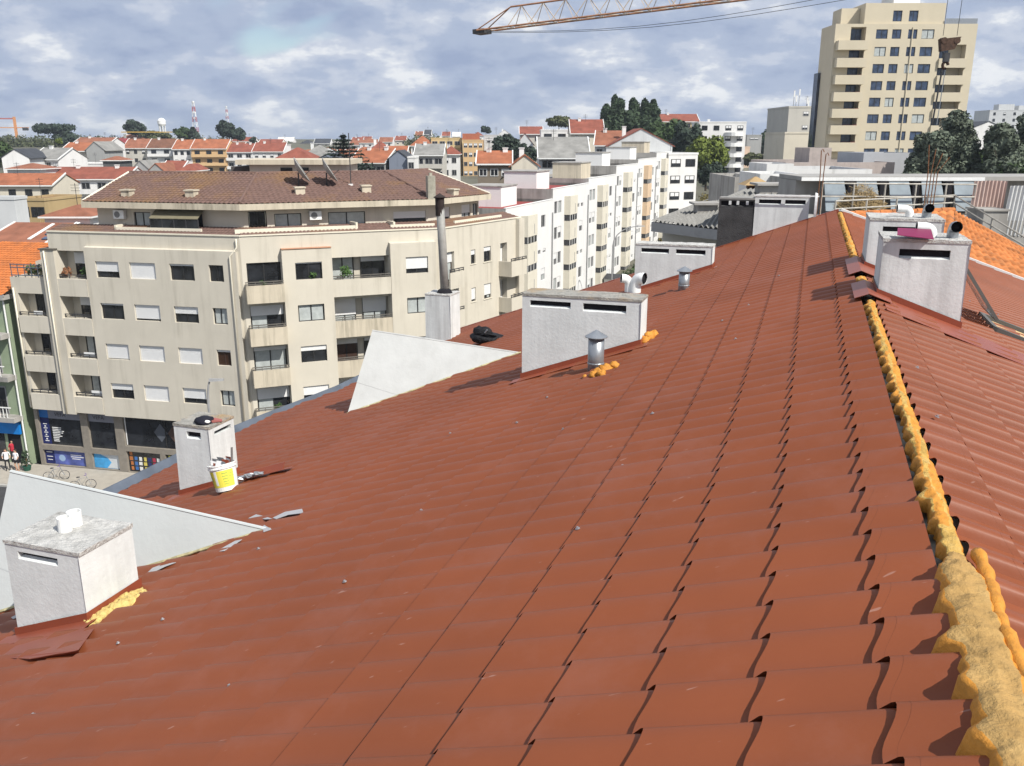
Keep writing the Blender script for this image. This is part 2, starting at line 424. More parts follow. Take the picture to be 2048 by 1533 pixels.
def tile_mesh(L, sgn):
    """one pressed tile: top sheet with a scalloped lower edge standing proud, and the shadow gap set back below it"""
    mb = MB()
    PROF = PROF_L if sgn < 0 else PROF_R
    e = lambda h: L - SCAL * .5 + SCAL * (1 - h)
    z = lambda x, h: 0.004 + AMP * h + STEP * (1 - (L - x) / ROWL)
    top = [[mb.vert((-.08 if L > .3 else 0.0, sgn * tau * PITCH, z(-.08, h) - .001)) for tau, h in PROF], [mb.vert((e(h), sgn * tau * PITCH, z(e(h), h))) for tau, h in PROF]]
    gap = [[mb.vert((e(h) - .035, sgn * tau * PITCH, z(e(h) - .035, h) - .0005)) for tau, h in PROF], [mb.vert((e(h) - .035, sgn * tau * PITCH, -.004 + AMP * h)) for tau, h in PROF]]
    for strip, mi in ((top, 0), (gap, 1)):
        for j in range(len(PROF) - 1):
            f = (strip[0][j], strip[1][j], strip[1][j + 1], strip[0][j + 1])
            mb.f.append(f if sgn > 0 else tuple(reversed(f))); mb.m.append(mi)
    return mb
def side_mat(side, t, s):
    x = Vector((side * cP, 0, -sP)); z = Vector((side * sP, 0, cP)); y = z.cross(x)
    o = Vector((side * s * cP, t, -s * sP))
    return Matrix(((x.x, y.x, z.x, o.x), (x.y, y.y, z.y, o.y), (x.z, y.z, z.z, o.z), (0, 0, 0, 1)))
T_A = -16
cells = []
for side in (-1, 1):
    for j in range(T_A, int(T_END / PITCH)):
        t = j * PITCH
        smax = eave_s(t) if side < 0 else S_R
        k = 0
        while row_span(k)[1] <= smax + 0.02:
            a, b = row_span(k)
            cells.append((side, j, k, a, b)); k += 1
def vis_size(c):
    side, j, k, a, b = c
    P = HOME_M @ RQ((j + .5) * PITCH, (a + b) / 2, 0.02, side)
    q = proj(P)
    if q is None or not (-40 < q[0] < 2090 and 0 < q[1] < 1570): return 0
    d = P - Vector((0, 0, CZ))
    nrm = HOME_M.to_3x3() @ Vector((side * sP, 0, cP))
    return (b - a) * abs(d.normalized().dot(nrm)) / d.length_squared
cells.sort(key=vis_size, reverse=True)
roofs = {}
for side in (-1, 1):
    mb = MB()
    for (sd, j, k, a, b) in cells[300:]:
        if sd != side: continue
        tm = tile_mesh(b - a, 1 if side > 0 else -1)
        M = side_mat(side, j * PITCH, a)
        i0 = len(mb.v)
        mb.v += [tuple(M @ Vector(p)) for p in tm.v]
        mb.f += [tuple(i0 + x for x in f) for f in tm.f]
        mb.m += tm.m
    o = build('roof_slope', mb, [M_tile, M_gap_shade], HOME, smooth=True)
    o['kind'] = 'stuff'
    o['label'] = 'red steel tiles of the ' + ('wide left' if side < 0 else 'pinkish right') + ' slope beyond the nearest ones'
    roofs[side] = o
tmesh = {}
for (side, j, k, a, b) in cells[:300]:
    key = (side, k == 0)
    if key not in tmesh:
        tmesh[key] = tile_mesh(b - a, 1 if side > 0 else -1).mesh('roof_tile', [M_tile, M_gap_shade], True)
    obj('roof_tile', tmesh[key], roofs[side], M=side_mat(side, j * PITCH, a))

# screws with washers
mb = MB(); mb.lathe([(0.0, 0.0), (0.013, 0.0), (0.013, 0.004), (0.007, 0.005), (0.007, 0.012), (0.0, 0.013)], 8)
screw_me = mb.mesh('roof_screw', mat('screw_zinc', (0.55, 0.56, 0.58), rough=0.3, metal=0.8), False)
for (u, v) in [(1022, 1302), (1163, 1080), (465, 1388), (240, 1295), (330, 1250), (70, 1438), (695, 1178), (848, 1037), (523, 1113), (1097, 803), (1248, 940), (1038, 858), (1310, 843), (1405, 797), (1347, 775), (1447, 650), (1500, 620), (1475, 690), (1560, 560), (1130, 870), (760, 960), (1190, 900), (905, 880)]:
    P = RL(u, v); s = -P.x / cP
    obj('roof_screw', screw_me, HOME, M=side_mat(-1, P.y, s) @ Matrix.Translation((0, 0, surf_n(P.y, s))))
for (u, v) in [(1826, 751), (1866, 848), (1929, 998), (1990, 640), (1935, 610)]:
    P = RL(u, v, 1); s = P.x / cP
    obj('roof_screw', screw_me, HOME, M=side_mat(1, P.y, s) @ Matrix.Translation((0, 0, surf_n(P.y, s))))

# ---------------------------------------------------------------- foam along the ridge
def foam_strip(t0, t1, wide):
    mb = MB()
    n_t = int((t1 - t0) / 0.011) + 1
    K = 15
    rows = []
    for i in range(n_t + 1):
        t = t0 + (t1 - t0) * i / n_t
        ph = (t / PITCH) % 1.0
        lobe = max(0.0, math.cos(2 * math.pi * (ph - 0.12))) ** 1.3 * max(0.15, 0.75 + 1.1 * noise.noise(Vector((math.floor(t / PITCH - 0.4) * 3.7, 1.3, 0))))
        nz = noise.noise(Vector((t * 2.3, 3.1, 0)))
        nz2 = noise.noise(Vector((t * 11, 8.7, 0))) + .8 * noise.noise(Vector((t * 29, 2.7, 0)))
        wd = wide(t)
        wl_ = 0.022 + 0.060 * wd + 0.050 * lobe * (0.75 + 0.35 * nz) + 0.016 * nz2
        wr_ = 0.055 + 0.025 * wd + 0.016 * noise.noise(Vector((t * 6, 1.7, 4)))
        zt = 0.036 + 0.026 * wd + 0.012 * nz
        end = min(1.0, min(t - t0, t1 - t) / 0.05 + 0.15)
        row = []
        for k in range(K):
            x = -1 + 2 * k / (K - 1)
            q = (x * wl_ if x < 0 else x * wr_) * (0.6 + 0.4 * end)
            edge = max(0.0, 1 - abs(x) ** (14 if wd > 0.3 else 7))
            base = -abs(q) * tP - 0.012
            top = zt - abs(q) * tP * (0.35 if q < 0 else 0.8)
            z = base + (top - base) * edge * end
            p = Vector((q, t, z))
            jit = noise.noise(p * 17) * 0.013 + noise.noise(p * 45) * 0.007 + noise.noise(p * 110) * 0.0035
            p.z += jit * (0.4 + 0.6 * edge)
            p.x += noise.noise(p * 33 + Vector((9, 0, 0))) * 0.007
            row.append(mb.vert(p))
        rows.append(row)
    for a, b in zip(rows, rows[1:]):
        for k in range(K - 1):
            mb.f.append((a[k], a[k + 1], b[k + 1], b[k]))
            pz = mb.v[a[k]]
            sk = noise.noise(Vector((pz[1] * 3.1, 5.0 + k * .25, 0))) > (-0.02 if pz[1] > 3.3 else 9)
            mb.m.append(1 if (k >= K - 3 or k <= 1 or sk) else 0)
    return mb
wide = lambda t: max(0.0, min(1.0, (3.05 - t) / 0.15)) + 0.25 * max(0.0, noise.noise(Vector((t * 0.9, 0, 2))))
for a, b in ((-2.0, 3.1), (3.06, 8.25), (9.2, 9.75), (11.1, 18.6)):
    build('ridge_foam', foam_strip(a, b, wide), [M_foam_cut if b < 4 else M_foam_far, M_foam_skin], HOME, smooth=True)
# rounded bead of foam lying along the right hand side of the wide strip
pts, rs = [], []
for i in range(150):
    t = -1.0 + i * 0.0275
    pts.append((0.080 + 0.006 * math.sin(t * 9), t, 0.022 + 0.005 * math.sin(t * 23)))
    rs.append(0.024 + 0.006 * noise.noise(Vector((t * 14, 0, 0))) + 0.003 * math.sin(t * 60))
mb = MB(); mb.tube(pts, rs, 9)
build('foam_bead', mb, M_foam_skin, HOME, smooth=True)
# folded caps over the ridge beside the two right hand chimneys
for a, b in ((8.3, 9.15), (9.8, 11.05)):
    mb = MB()
    for side in (-1, 1):
        w = 0.12 if side < 0 else 0.2
        q = [(0, a, 0.075), (0, b, 0.075), (side * w, b, 0.072 - w * tP), (side * w, a, 0.072 - w * tP)]
        mb.hexa(q if side < 0 else list(reversed(q)), [(p[0], p[1], p[2] + 0.004) for p in (q if side < 0 else list(reversed(q)))])
    build('ridge_cap', mb, M_sheet, HOME)

# ---------------------------------------------------------------- chimneys
def panel(mb, f, w, z0, z1, holes, depth, mi=0, zb=None):
    """wall of width w in local x and height z0..z1 with rectangular holes, reveals go `depth` inward"""
    xs = sorted({0, w, *[h[0] for h in holes], *[h[2] for h in holes]})
    zs = sorted({z0, z1, *[h[1] for h in holes], *[h[3] for h in holes]})
    for xa, xb in zip(xs, xs[1:]):
        for za, zb_ in zip(zs, zs[1:]):
            cx, cz = (xa + xb) / 2, (za + zb_) / 2
            if any(h[0] < cx < h[2] and h[1] < cz < h[3] for h in holes): continue
            mb.poly([f(xa, 0, za), f(xb, 0, za), f(xb, 0, zb_), f(xa, 0, zb_)], mi)
    for h in holes:
        d = h[4] if len(h) > 4 else depth
        x0, a0, x1, a1 = h[:4]
        mb.poly([f(x0, 0, a0), f(x0, 0, a1), f(x0, d, a1), f(x0, d, a0)], mi)
        mb.poly([f(x1, 0, a1), f(x1, 0, a0), f(x1, d, a0), f(x1, d, a1)], mi)
        mb.poly([f(x0, 0, a0), f(x0, d, a0), f(x1, d, a0), f(x1, 0, a0)], mi)
        mb.poly([f(x0, 0, a1), f(x1, 0, a1), f(x1, d, a1), f(x0, d, a1)], mi)
    return mb
def chimney(label, side, s_hi, s_lo, t0, t1, ztop, slots=(), rslots=(), capm=None, bodym=None, cap_t=0.03, flash=True, taper=0.012):
    """s_hi is the slope distance of the outer side, s_lo of the side near the ridge; slots in metres from the left edge"""
    q0, q1 = (-s_hi * cP, -s_lo * cP) if side < 0 else (s_lo * cP, s_hi * cP)
    zb = -max(s_hi, s_lo) * sP - 0.1
    bodym = bodym or M_plaster
    mb = MB()
    zt = ztop - cap_t
    tp = lambda z: taper * (z - zb)
    fF = lambda x, y, z: (q0 + x, t0 + y + tp(z), z)
    w, d = q1 - q0, t1 - t0
    holes = [(a, zt - c - .018, b, zt - e) for (a, b, e, c) in slots]
    panel(mb, fF, w, zb, zt, holes, 0.045)
    fR = lambda x, y, z: (q1 - y, t0 + x, z)
    rholes = [(a, zt - c, b, zt - e) for (a, b, e, c) in rslots]
    panel(mb, fR, d, zb, zt, rholes, 0.07)
    mb.poly([(q0, t1, zb), (q0, t0, zb), (q0, t0 + tp(zt), zt), (q0, t1, zt)])
    mb.poly([(q1, t1, zb), (q0, t1, zb), (q0, t1, zt), (q1, t1, zt)])
    c = build('chimney', mb, bodym, HOME)
    c['label'] = label
    # sloping sills below the slots, dark flue behind them
    for (a, b, e, cc) in slots:
        m2 = MB(); y = t0 + 0.044 + tp(zt)
        m2.box(q0 + a + 0.001, y - 0.004, zt - cc + 0.001, q0 + b - 0.001, y + 0.02, zt - e - 0.001)
        build('flue_opening', m2, M_flue, c)
        m3 = MB()
        za = zt - cc
        m3.hexa([(q0 + a + .001, t0 + .002 + tp(za), za - .04), (q0 + b - .001, t0 + .002 + tp(za), za - .04), (q0 + b - .001, t0 + .042 + tp(za), za - .04), (q0 + a + .001, t0 + .042 + tp(za), za - .04)],
                [(q0 + a + .001, t0 + .002 + tp(za), za - .0175), (q0 + b - .001, t0 + .002 + tp(za), za - .0175), (q0 + b - .001, t0 + .042 + tp(za), za + .0), (q0 + a + .001, t0 + .042 + tp(za), za + .0)])
        build('sill', m3, bodym, c)
    for (a, b, e, cc) in rslots:
        m2 = MB(); m2.box(q1 - 0.075, t0 + a + .001, zt - cc + .001, q1 - 0.066, t0 + b - .001, zt - e - .001)
        build('flue_opening', m2, M_flue, c)
    # cap: slightly uneven slab
    m2 = MB(); ov = 0.006
    n1, n2 = max(3, int(w / 0.07)), max(3, int(d / 0.07))
    grid = [[m2.vert((q0 - ov + (w + 2 * ov) * i / n1, t0 - ov + tp(zt) + (d + 2 * ov - tp(zt)) * j / n2, ztop + 0.007 * noise.noise(Vector((i * .9 + t0 * 5, j * .9, s_hi * 3))))) for i in range(n1 + 1)] for j in range(n2 + 1)]
    for j in range(n2):
        for i in range(n1):
            m2.f.append((grid[j][i], grid[j][i + 1], grid[j + 1][i + 1], grid[j + 1][i])); m2.m.append(0)
    edge = grid[0] + [g[-1] for g in grid[1:]] + list(reversed(grid[-1][:-1])) + [g[0] for g in reversed(grid[1:-1])]
    low = [m2.vert((m2.v[e][0], m2.v[e][1], zt + 0.001)) for e in edge]
    for k in range(len(edge)):
        k2 = (k + 1) % len(edge)
        m2.f.append((low[k], low[k2], edge[k2], edge[k])); m2.m.append(0)
    build('cap', m2, capm or M_captop, c)
    if flash:
        m4 = MB()
        g, hgt, fl = 0.014, 0.09, 0.15
        zr = lambda q: -abs(q) * tP + 0.045
        for (x0, y0, x1, y1) in ((q0 - g, t0 - g, q1 + g, t0 - g + 0.004), (q1 + g - .004, t0 - g + .004, q1 + g, t1 + g), (q0 - g, t0 - g + .004, q0 - g + .004, t1 + g)):
            m4.hexa([(x0, y0, zr(x0) - .05), (x1, y0, zr(x1) - .05), (x1, y1, zr(x1) - .05), (x0, y1, zr(x0) - .05)], [(x0, y0, zr(x0) + hgt - .02), (x1, y0, zr(x1) + hgt - .02), (x1, y1, zr(x1) + hgt - .02), (x0, y1, zr(x0) + hgt - .02)])
        x0, x1 = q0 - 0.1, q1 + 0.1
        m4.hexa([(x0, t0 - fl, zr(x0) + .004), (x1, t0 - fl, zr(x1) + .004), (x1, t0 - g - .001, zr(x1) + .012), (x0, t0 - g - .001, zr(x0) + .012)], [(x0, t0 - fl, zr(x0) + .008), (x1, t0 - fl, zr(x1) + .008), (x1, t0 - g - .001, zr(x1) + .016), (x0, t0 - g - .001, zr(x0) + .016)])
        build('flashing', m4, M_sheet, c)
    return c, q0, q1, zt

# low boxy chimney at the left edge of the picture, two pipe stubs on its top
c1, a0, a1, _ = chimney('boxy white chimney at the left edge with two pipe stubs on top', -1, 6.04, 5.34, 4.10, 4.60, -1.27, slots=[(0.11, 0.46, 0.045, 0.085)])
for (u, v, r, hh) in ((131, 1062, 0.047, 0.11), (151, 1050, 0.05, 0.11)):
    P = plane_hit(u, v, 2, -1.27)
    mb = MB(); mb.lathe([(r, 0), (r, hh), (r - .008, hh), (r - .008, 0.01), (0, 0.01)], 18, (P.x, P.y, -1.275))
    build('pipe_stub', mb, M_pvc, c1, smooth=False)
# squeezed yellow foam at the foot of its right side
mb = MB()
for i in range(26):
    k = i / 25
    P = RL(175 + 115 * k, 1245 - 60 * k + 6 * math.sin(i * 2.1), -1, 0.04)
    mb.blob(P + Vector((0, 0, -0.005)), 0.035 + 0.028 * math.sin(k * 3.1) * (0.6 + 0.4 * rnd.random()), i, 0.5, 2.6, 9, 6, 0, (1, 1, 0.8))
build('foam_patch', mb, M_foam_pale, HOME, smooth=True)
# loose bent flashing sheet in front of it
A = [RL(0, 1315, -1, .05), RL(48, 1280, -1, .05), RL(192, 1252, -1, .055), RL(157, 1300, -1, .06), RL(60, 1318, -1, .05)]
mb = MB(); mb.hexa([p - Vector((0, 0, .004)) for p in A], A)
B = [RL(0, 1316, -1, .052), RL(157, 1301, -1, .062), RL(159, 1308, -1, .015), RL(0, 1332, -1, .015)]
mb.poly(B)
build('flashing_sheet', mb, M_sheet, HOME)

c2, a0, a1, zt2 = chimney('narrow white chimney standing between bucket and gutter', -1, 7.68, 7.17, 7.67, 8.13, -1.70, slots=[(0.17, 0.36, 0.05, 0.115)], rslots=[(0.1, 0.4, 0.05, 0.1)], capm=M_caplichen)
c4, q40, q41, zt4 = chimney('wide white chimney with two slots behind the conical vent pipe', -1, 3.76, 2.33, 9.16, 9.54, -0.25, slots=[(0.09, 0.56, 0.045, 0.10), (0.70, 1.18, 0.045, 0.115)], capm=M_caplichen)
c5, _, _, _ = chimney('wide white chimney with two slots, next to the sooty one', -1, 3.60, 2.2, 15.1, 15.5, -0.33, slots=[(0.10, 0.58, 0.05, 0.115), (0.70, 1.20, 0.05, 0.12)])
c6, _, _, _ = chimney('soot-black chimney at the far end of the roof', -1, 2.54, 1.77, 19.06, 19.5, 0.235, slots=[(0.04, 0.70, 0.03, 0.12)], capm=mat('flat_grey_slab', (0.25, 0.245, 0.23), rough=0.95, var=0.2), bodym=M_black, cap_t=0.04, flash=False)
mb = MB()
for x in (0.2, 0.36, 0.55):
    mb = MB(); mb.box(-2.54 * cP + x, 19.062, 0.09, -2.54 * cP + x + 0.05, 19.12, 0.17); build('slot_post', mb, M_plaster, c6)
c7, q70, q71, _ = chimney('white chimney with a dish on its end, far end of the roof', -1, 1.765, 0.62, 19.06, 19.5, 0.29, slots=[(0.08, 0.52, 0.05, 0.13), (0.60, 1.0, 0.05, 0.13)], flash=False)
mb = MB(); mb.box(q70 - .02, 18.98, 0.285, q71 + .18, 19.0, 0.31); build('rail', mb, M_pvc, c7)
mb = MB()
ang = [2 * math.pi * i / 24 for i in range(24)]
mb.hexa([(q71 + 0.10, 19.05 + 0.22 * math.cos(a) * 0.6, 0.04 + 0.33 * math.sin(a)) for a in ang], [(q71 + 0.15, 19.03 + 0.2 * math.cos(a) * 0.6, 0.04 + 0.31 * math.sin(a)) for a in ang])
build('dish', mb, M_pvc, c7)
for (lab, s0, s1, t0, t1, z) in (('nearer of the two white chimneys right of the ridge, with ducts and a purple plate', 0.10, 0.86, 8.6, 9.3, 0.54), ('farther white chimney right of the ridge, half hidden by the nearer one', 0.08, 0.88, 10.5, 11.3, 0.57)):
    c8, q80, q81, z8 = chimney(lab, 1, s1, s0, t0, t1, z, slots=[(0.14, 0.56, 0.06, 0.125)])
    # two duct elbows on the cap
    xc = q80 + 0.42; yc = t0 + 0.27
    def elbow(base, dirv, r, rise, out, m, n=12):
        mb = MB(); P = Vector(base); dv = Vector(dirv).normalized()
        pts = [P, P + Vector((0, 0, rise * .5))]
        for i in range(1, 7):
            a = i / 6 * math.pi / 2
            pts.append(P + Vector((0, 0, rise * .5 + r * 1.3 * math.sin(a))) + dv * (r * 1.3 * (1 - math.cos(a))))
        pts.append(pts[-1] + dv * out)
        mb.tube(pts, r, n, 0, cap=False)
        e = pts[-1]
        mb.tube([e - dv * 0.004, e - dv * out], [r * .93, r * .9], n, 1, cap=False)
        mb.tube([e - dv * (out * .8), e - dv * (out * .8 + .002)], r * .93, n, 1)
        return mb
    d1 = build('duct_elbow', elbow((xc, yc, z), (-1, -0.12, 0.05), 0.045, 0.05, 0.08, 0), [M_pvc, M_flue], c8, smooth=True)
    d2 = build('duct_elbow', elbow((xc + 0.17, yc - 0.02, z), (0.1, -1, 0.02), 0.05, 0.08, 0.05, 0), [M_galv, M_flue], c8, smooth=True)
    if t0 < 9:
        mb = MB(); mb.hexa([(q80 + .10, t0 - .05, z + .035), (q80 + .40, t0 - .07, z + .01), (q80 + .40, t0 + .2, z + .07), (q80 + .12, t0 + .2, z + .075)], [(q80 + .10, t0 - .05, z + .041), (q80 + .40, t0 - .07, z + .016), (q80 + .40, t0 + .2, z + .076), (q80 + .12, t0 + .2, z + .081)])
        build('cover_plate', mb, mat('purple_plate', (0.22, 0.02, 0.075), rough=0.45), c8)

# flue pipe on its pedestal behind the far dormer
P = RL(878, 690)
t3 = P.y; s3 = -P.x / cP
c3, q30, q31, zt3 = chimney('square pedestal carrying the tall rusty flue pipe', -1, s3 + 0.33, s3 - 0.3, t3, t3 + 0.55, -(s3 + .33) * sP + 1.22, capm=M_captop, flash=False)
zt3 += 0.03
bx, by = q30 + 0.36, t3 + 0.26
mb = MB(); mb.tube([(bx, by, zt3 - 0.02), (bx - 0.03, by, zt3 + 1.0), (bx - 0.07, by, zt3 + 1.93)], [0.092, 0.09, 0.088], 14)
pipe = build('flue_pipe', mb, M_mast, c3, smooth=True)
mb = MB(); mb.lathe([(0.094, -0.36), (0.096, 0.0), (0.13, 0.02), (0.13, 0.03), (0.0, 0.11)], 16, (bx - 0.07, by, zt3 + 2.0)); build('cowl', mb, mat('soot_cowl', (0.03, 0.022, 0.02), rough=0.9, var=0.4, scale=10), pipe)
mb = MB(); mb.lathe([(0.17, 0.0), (0.14, 0.06), (0.095, 0.09)], 16, (bx, by, zt3)); build('collar', mb, M_flue, pipe)

# ---------------------------------------------------------------- vent pipes with conical hats
def vent(u, v, r, hgt, lab, foam):
    P = RL(u, v)
    mb = MB(); mb.tube([(P.x, P.y, P.z - .05), (P.x, P.y, P.z + hgt)], r, 18)
    o = build('vent_pipe', mb, M_galv, HOME, smooth=False); o['label'] = lab
    for p in o.data.polygons: p.use_smooth = len(p.vertices) == 4
    mb = MB(); mb.lathe([(r * 0.2, hgt + .02), (r * 1.42, hgt + .015), (r * 1.42, hgt + .022), (0.0, hgt + 0.022 + r * 0.85)], 18, (P.x, P.y, P.z)); build('rain_hat', mb, M_galv, o)
    mb = MB(); mb.lathe([(r * 1.02, .09), (r * 1.07, .095), (r * 1.07, .105), (r * 1.02, .11)], 18, (P.x, P.y, P.z)); build('clamp_band', mb, M_galv, o)
    for k in range(5):
        a = k * 1.26
        mb = MB()
        mb.box(P.x + r * .9 * math.cos(a) - .004, P.y + r * .9 * math.sin(a) - .004, P.z + hgt - .005, P.x + r * .9 * math.cos(a) + .004, P.y + r * .9 * math.sin(a) + .004, P.z + hgt + .025)
        build('hat_stay', mb, M_dark, o)
    if foam:
        mb = MB()
        for i, (du, dv, rr) in enumerate(((20, -6, .07), (38, -13, .055), (-3, 6, .05), (-20, 10, .032), (5, 2, .06), (12, 3, .05))):
            Q = RL(u + du, v + dv, -1, .045); mb.blob(Q, rr, i + 3, .5, 2.2, 12, 8, 0, (1, 1, .8))
        build('foam_patch', mb, M_foam_skin, o, smooth=True)
vent(1191, 745, 0.083, 0.36, 'galvanised vent pipe with conical hat and orange foam at its foot', True)
vent(1367, 584, 0.082, 0.30, 'galvanised vent pipe farther up, beside the second wide chimney', False)
mb = MB()
for i, (u, v, rr) in enumerate(((1290, 684, .06), (1299, 677, .07), (1308, 672, .06))):
    mb.blob(RL(u, v, -1, .05), rr, i + 20, .5, 2.2, 12, 8)
build('foam_patch', mb, M_foam_skin, c4, smooth=True)
# white plastic elbows on the back of the wide chimney
for (u, v, dv, rr) in ((1258, 584, (-0.9, -.4, .1), .05), (1270, 585, (0.95, -.3, 0), .065)):
    P = plane_hit(u, v, 2, -0.25)
    build('vent_elbow', elbow(P, dv, rr, 0.16, 0.03, 0, 14), [M_pvc, M_flue], c4, smooth=True)

# ---------------------------------------------------------------- zinc clad dormers
def dormer(lab, A, B, C, m, seams):
    A, B, C = Vector(A), Vector(B), Vector(C)
    C2 = Vector((C.x, 2 * B.y - C.y, C.z))
    A2 = A.copy(); A2.y = B.y + 0.0
    dn = Vector((0, 0, -0.06))
    mb = MB()
    mb.poly([A, C, B]); mb.poly([A, B, C2]); mb.poly([C, C2, B])
    mb.poly([C, C + dn * 6, C2 + dn * 6, C2])
    o = build('dormer', mb, m, HOME); o['label'] = lab
    n = (C - A).cross(B - A).normalized()
    if n.z < 0: n = -n
    # cladding sheets lapping one over the other, ridge strip
    mb = MB(); mb.tube([A + n * .004, B + n * .004], 0.014, 6); build('ridge_strip', mb, m, o)
    lo = B.lerp(C, 0.63); 
    q = [lo, C, A.lerp(C, 0.70)]
    mb = MB(); mb.hexa([p + n * .001 for p in q], [p + n * .007 for p in q]); build('cladding_sheet', mb, m, o)
    q = [B, lo, A.lerp(C, 0.70), A]
    mb = MB(); mb.hexa([p + n * .001 for p in q], [p + n * .010 for p in q]); build('cladding_sheet', mb, m, o)
    # sealant bead along the valley
    pts = [A.lerp(C, i / 40) + Vector((0.0, -.005, .012)) + n * (.01 + .006 * math.sin(i * 2.3)) for i in range(41)]
    mb = MB(); mb.tube(pts, [.012 + .007 * abs(noise.noise(Vector((i * .7, 2, 0)))) for i in range(41)], 6)
    build('sealant_bead', mb, mat('sealant', (0.42, 0.38, 0.22), rough=0.8, var=0.3, scale=20), o)
    return o
A = RL(1042, 707, -1, .03); C = RL(695, 829, -1, .03)
dormer('grey dormer gable below the tall flue pipe', A, plane_hit(745, 662, 0, C.x), C, M_zinc2, [])
A = RL(541, 1060, -1, .03); C = RL(-40, 1238, -1, .03)
dormer('pale dormer gable behind the boxy chimney, at the left edge', A, plane_hit(22, 943, 0, C.x + 0.15), C, M_zinc, [])
# grey primer patches smeared on the tiles beside the dormers
def smear(pts, lift=.05):
    mb = MB(); P = [RL(u, v, -1, lift) for u, v in pts]
    mb.hexa([p - Vector((0, 0, .004)) for p in P], P)
    build('sealant_patch', mb, mat('grey_primer', (0.42, 0.42, 0.43), rough=0.7, var=0.1), HOME)
smear([(428, 1104), (445, 1096), (470, 1082), (484, 1079), (468, 1090), (448, 1102)])
smear([(290, 1150), (305, 1136), (330, 1127), (352, 1125), (330, 1133), (303, 1146)])
smear([(496, 1037), (512, 1029), (530, 1033), (545, 1038), (530, 1039), (515, 1036)])
smear([(545, 1036), (570, 1024), (604, 1018), (607, 1026), (575, 1030), (552, 1038)], .06)
smear([(528, 1050), (543, 1059), (527, 1064), (524, 1056)], .06)
smear([(22, 1235), (40, 1226), (44, 1232), (26, 1238)])

# ---------------------------------------------------------------- gutter along the left eave, verge strips
mb = MB()
ts = [-4 + 0.5 * i for i in range(int((T_END + 4) / 0.5) + 1)]
for a, b in zip(ts, ts[1:]):
    for (s0, n0, s1, n1) in ((-.02, .01, .05, -.06), (.05, -.06, .26, -.06), (.26, -.06, .30, .10), (.30, .10, .36, .10)):
        mb.poly([RQ(a, eave_s(a) + s0, n0), RQ(b, eave_s(b) + s0, n0), RQ(b, eave_s(b) + s1, n1), RQ(a, eave_s(a) + s1, n1)])
build('gutter', mb, M_gutter, HOME)
mb = MB()
for (s0, s1) in ((0, 4.6), (4.6, 8.9)):
    mb.hexa([RQ(T_END - .02, s0, -.05), RQ(T_END + .07, s0, -.05), RQ(T_END + .07, s1, -.05), RQ(T_END - .02, s1, -.05)], [RQ(T_END - .02, s0, .06), RQ(T_END + .07, s0, .06), RQ(T_END + .07, s1, .06), RQ(T_END - .02, s1, .06)])
build('verge_strip', mb, M_sheet, HOME)
mb = MB()
mb.hexa([RQ(T_END - .03, 0.02, .03, 1), RQ(T_END + .10, 0.02, .03, 1), RQ(T_END + .10, S_R, .03, 1), RQ(T_END - .03, S_R, .03, 1)], [RQ(T_END - .03, 0.02, .08, 1), RQ(T_END + .10, 0.02, .08, 1), RQ(T_END + .10, S_R, .08, 1), RQ(T_END - .03, S_R, .08, 1)])
build('verge_strip', mb, M_pvc, HOME)
# wide flashing sheets running down the right slope below the near chimney
for (tA, tB, s0, s1) in ((7.95, 8.55, 0.12, 2.6), (7.75, 8.5, 2.6, 5.2)):
    mb = MB()
    q = [RQ(tA, s0, .05, 1), RQ(tA, s1, .05, 1), RQ(tB, s1, .055, 1), RQ(tB, s0, .055, 1)]
    mb.hexa([p - Vector((0, 0, .005)) for p in q], q)
    build('flashing_sheet', mb, M_sheet, HOME)

# open roof window in the right slope
win = obj('roof_window', None, HOME); win.empty_display_size = .2
win['label'] = 'open roof window with grey sash right of the white chimneys'
tA, tB, sA, sB = 9.5, 10.3, 1.3, 2.55
def rect_frame(mb, P, w, h):                 # P: 4 corners, bars of width w and height h (along +z of the roof)
    n = (P[1] - P[0]).cross(P[3] - P[0]).normalized()
    if n.z < 0: n = -n
    c = sum(P, Vector()) / 4
    for k in range(4):
        a, b = P[k], P[(k + 1) % 4]
        d = (b - a).normalized(); inn = (c - (a + b) / 2); inn = (inn - d * inn.dot(d)).normalized()
        q = [a, b, b + inn * w, a + inn * w]
        mb.hexa(q, [p + n * h for p in q])
    return n
P = [RQ(tA, sA, .03, 1), RQ(tA, sB, .03, 1), RQ(tB, sB, .03, 1), RQ(tB, sA, .03, 1)]
mb = MB(); rect_frame(mb, P, .05, .05); build('window_frame', mb, mat('grey_sash', (0.11, 0.108, 0.10), rough=0.5), win)
mb = MB(); q = [RQ(tA + .06, sA + .06, .04, 1), RQ(tA + .06, sB - .06, .04, 1), RQ(tB - .06, sB - .06, .04, 1), RQ(tB - .06, sA + .06, .04, 1)]; mb.poly(q); build('window_lining', mb, mat('pine_lining', (0.55, 0.38, 0.19), rough=0.7), win)
hinge0, hinge1 = RQ(tA, sA, .13, 1), RQ(tB, sA, .13, 1)
top = plane_hit(1928, 536, 1, tA + .05)
top1 = top + Vector((0, tB - tA - .1, 0))
P = [hinge0, hinge1, top1, top]
mb = MB(); n = rect_frame(mb, P, .035, .03); build('sash', mb, MATS['grey_sash'], win)
gm, nt, b_ = new_mat('clear_pane'); b_.inputs['Base Color'].default_value = (.9, .92, .92, 1); b_.inputs['Roughness'].default_value = .03; b_.inputs['Transmission Weight'].default_value = .95; b_.inputs['IOR'].default_value = 1.02
c = sum(P, Vector()) / 4
mb = MB(); q = [c + (p - c) * .93 for p in P]; mb.hexa(q, [p + n * .006 for p in q]); build('pane', mb, gm, win)

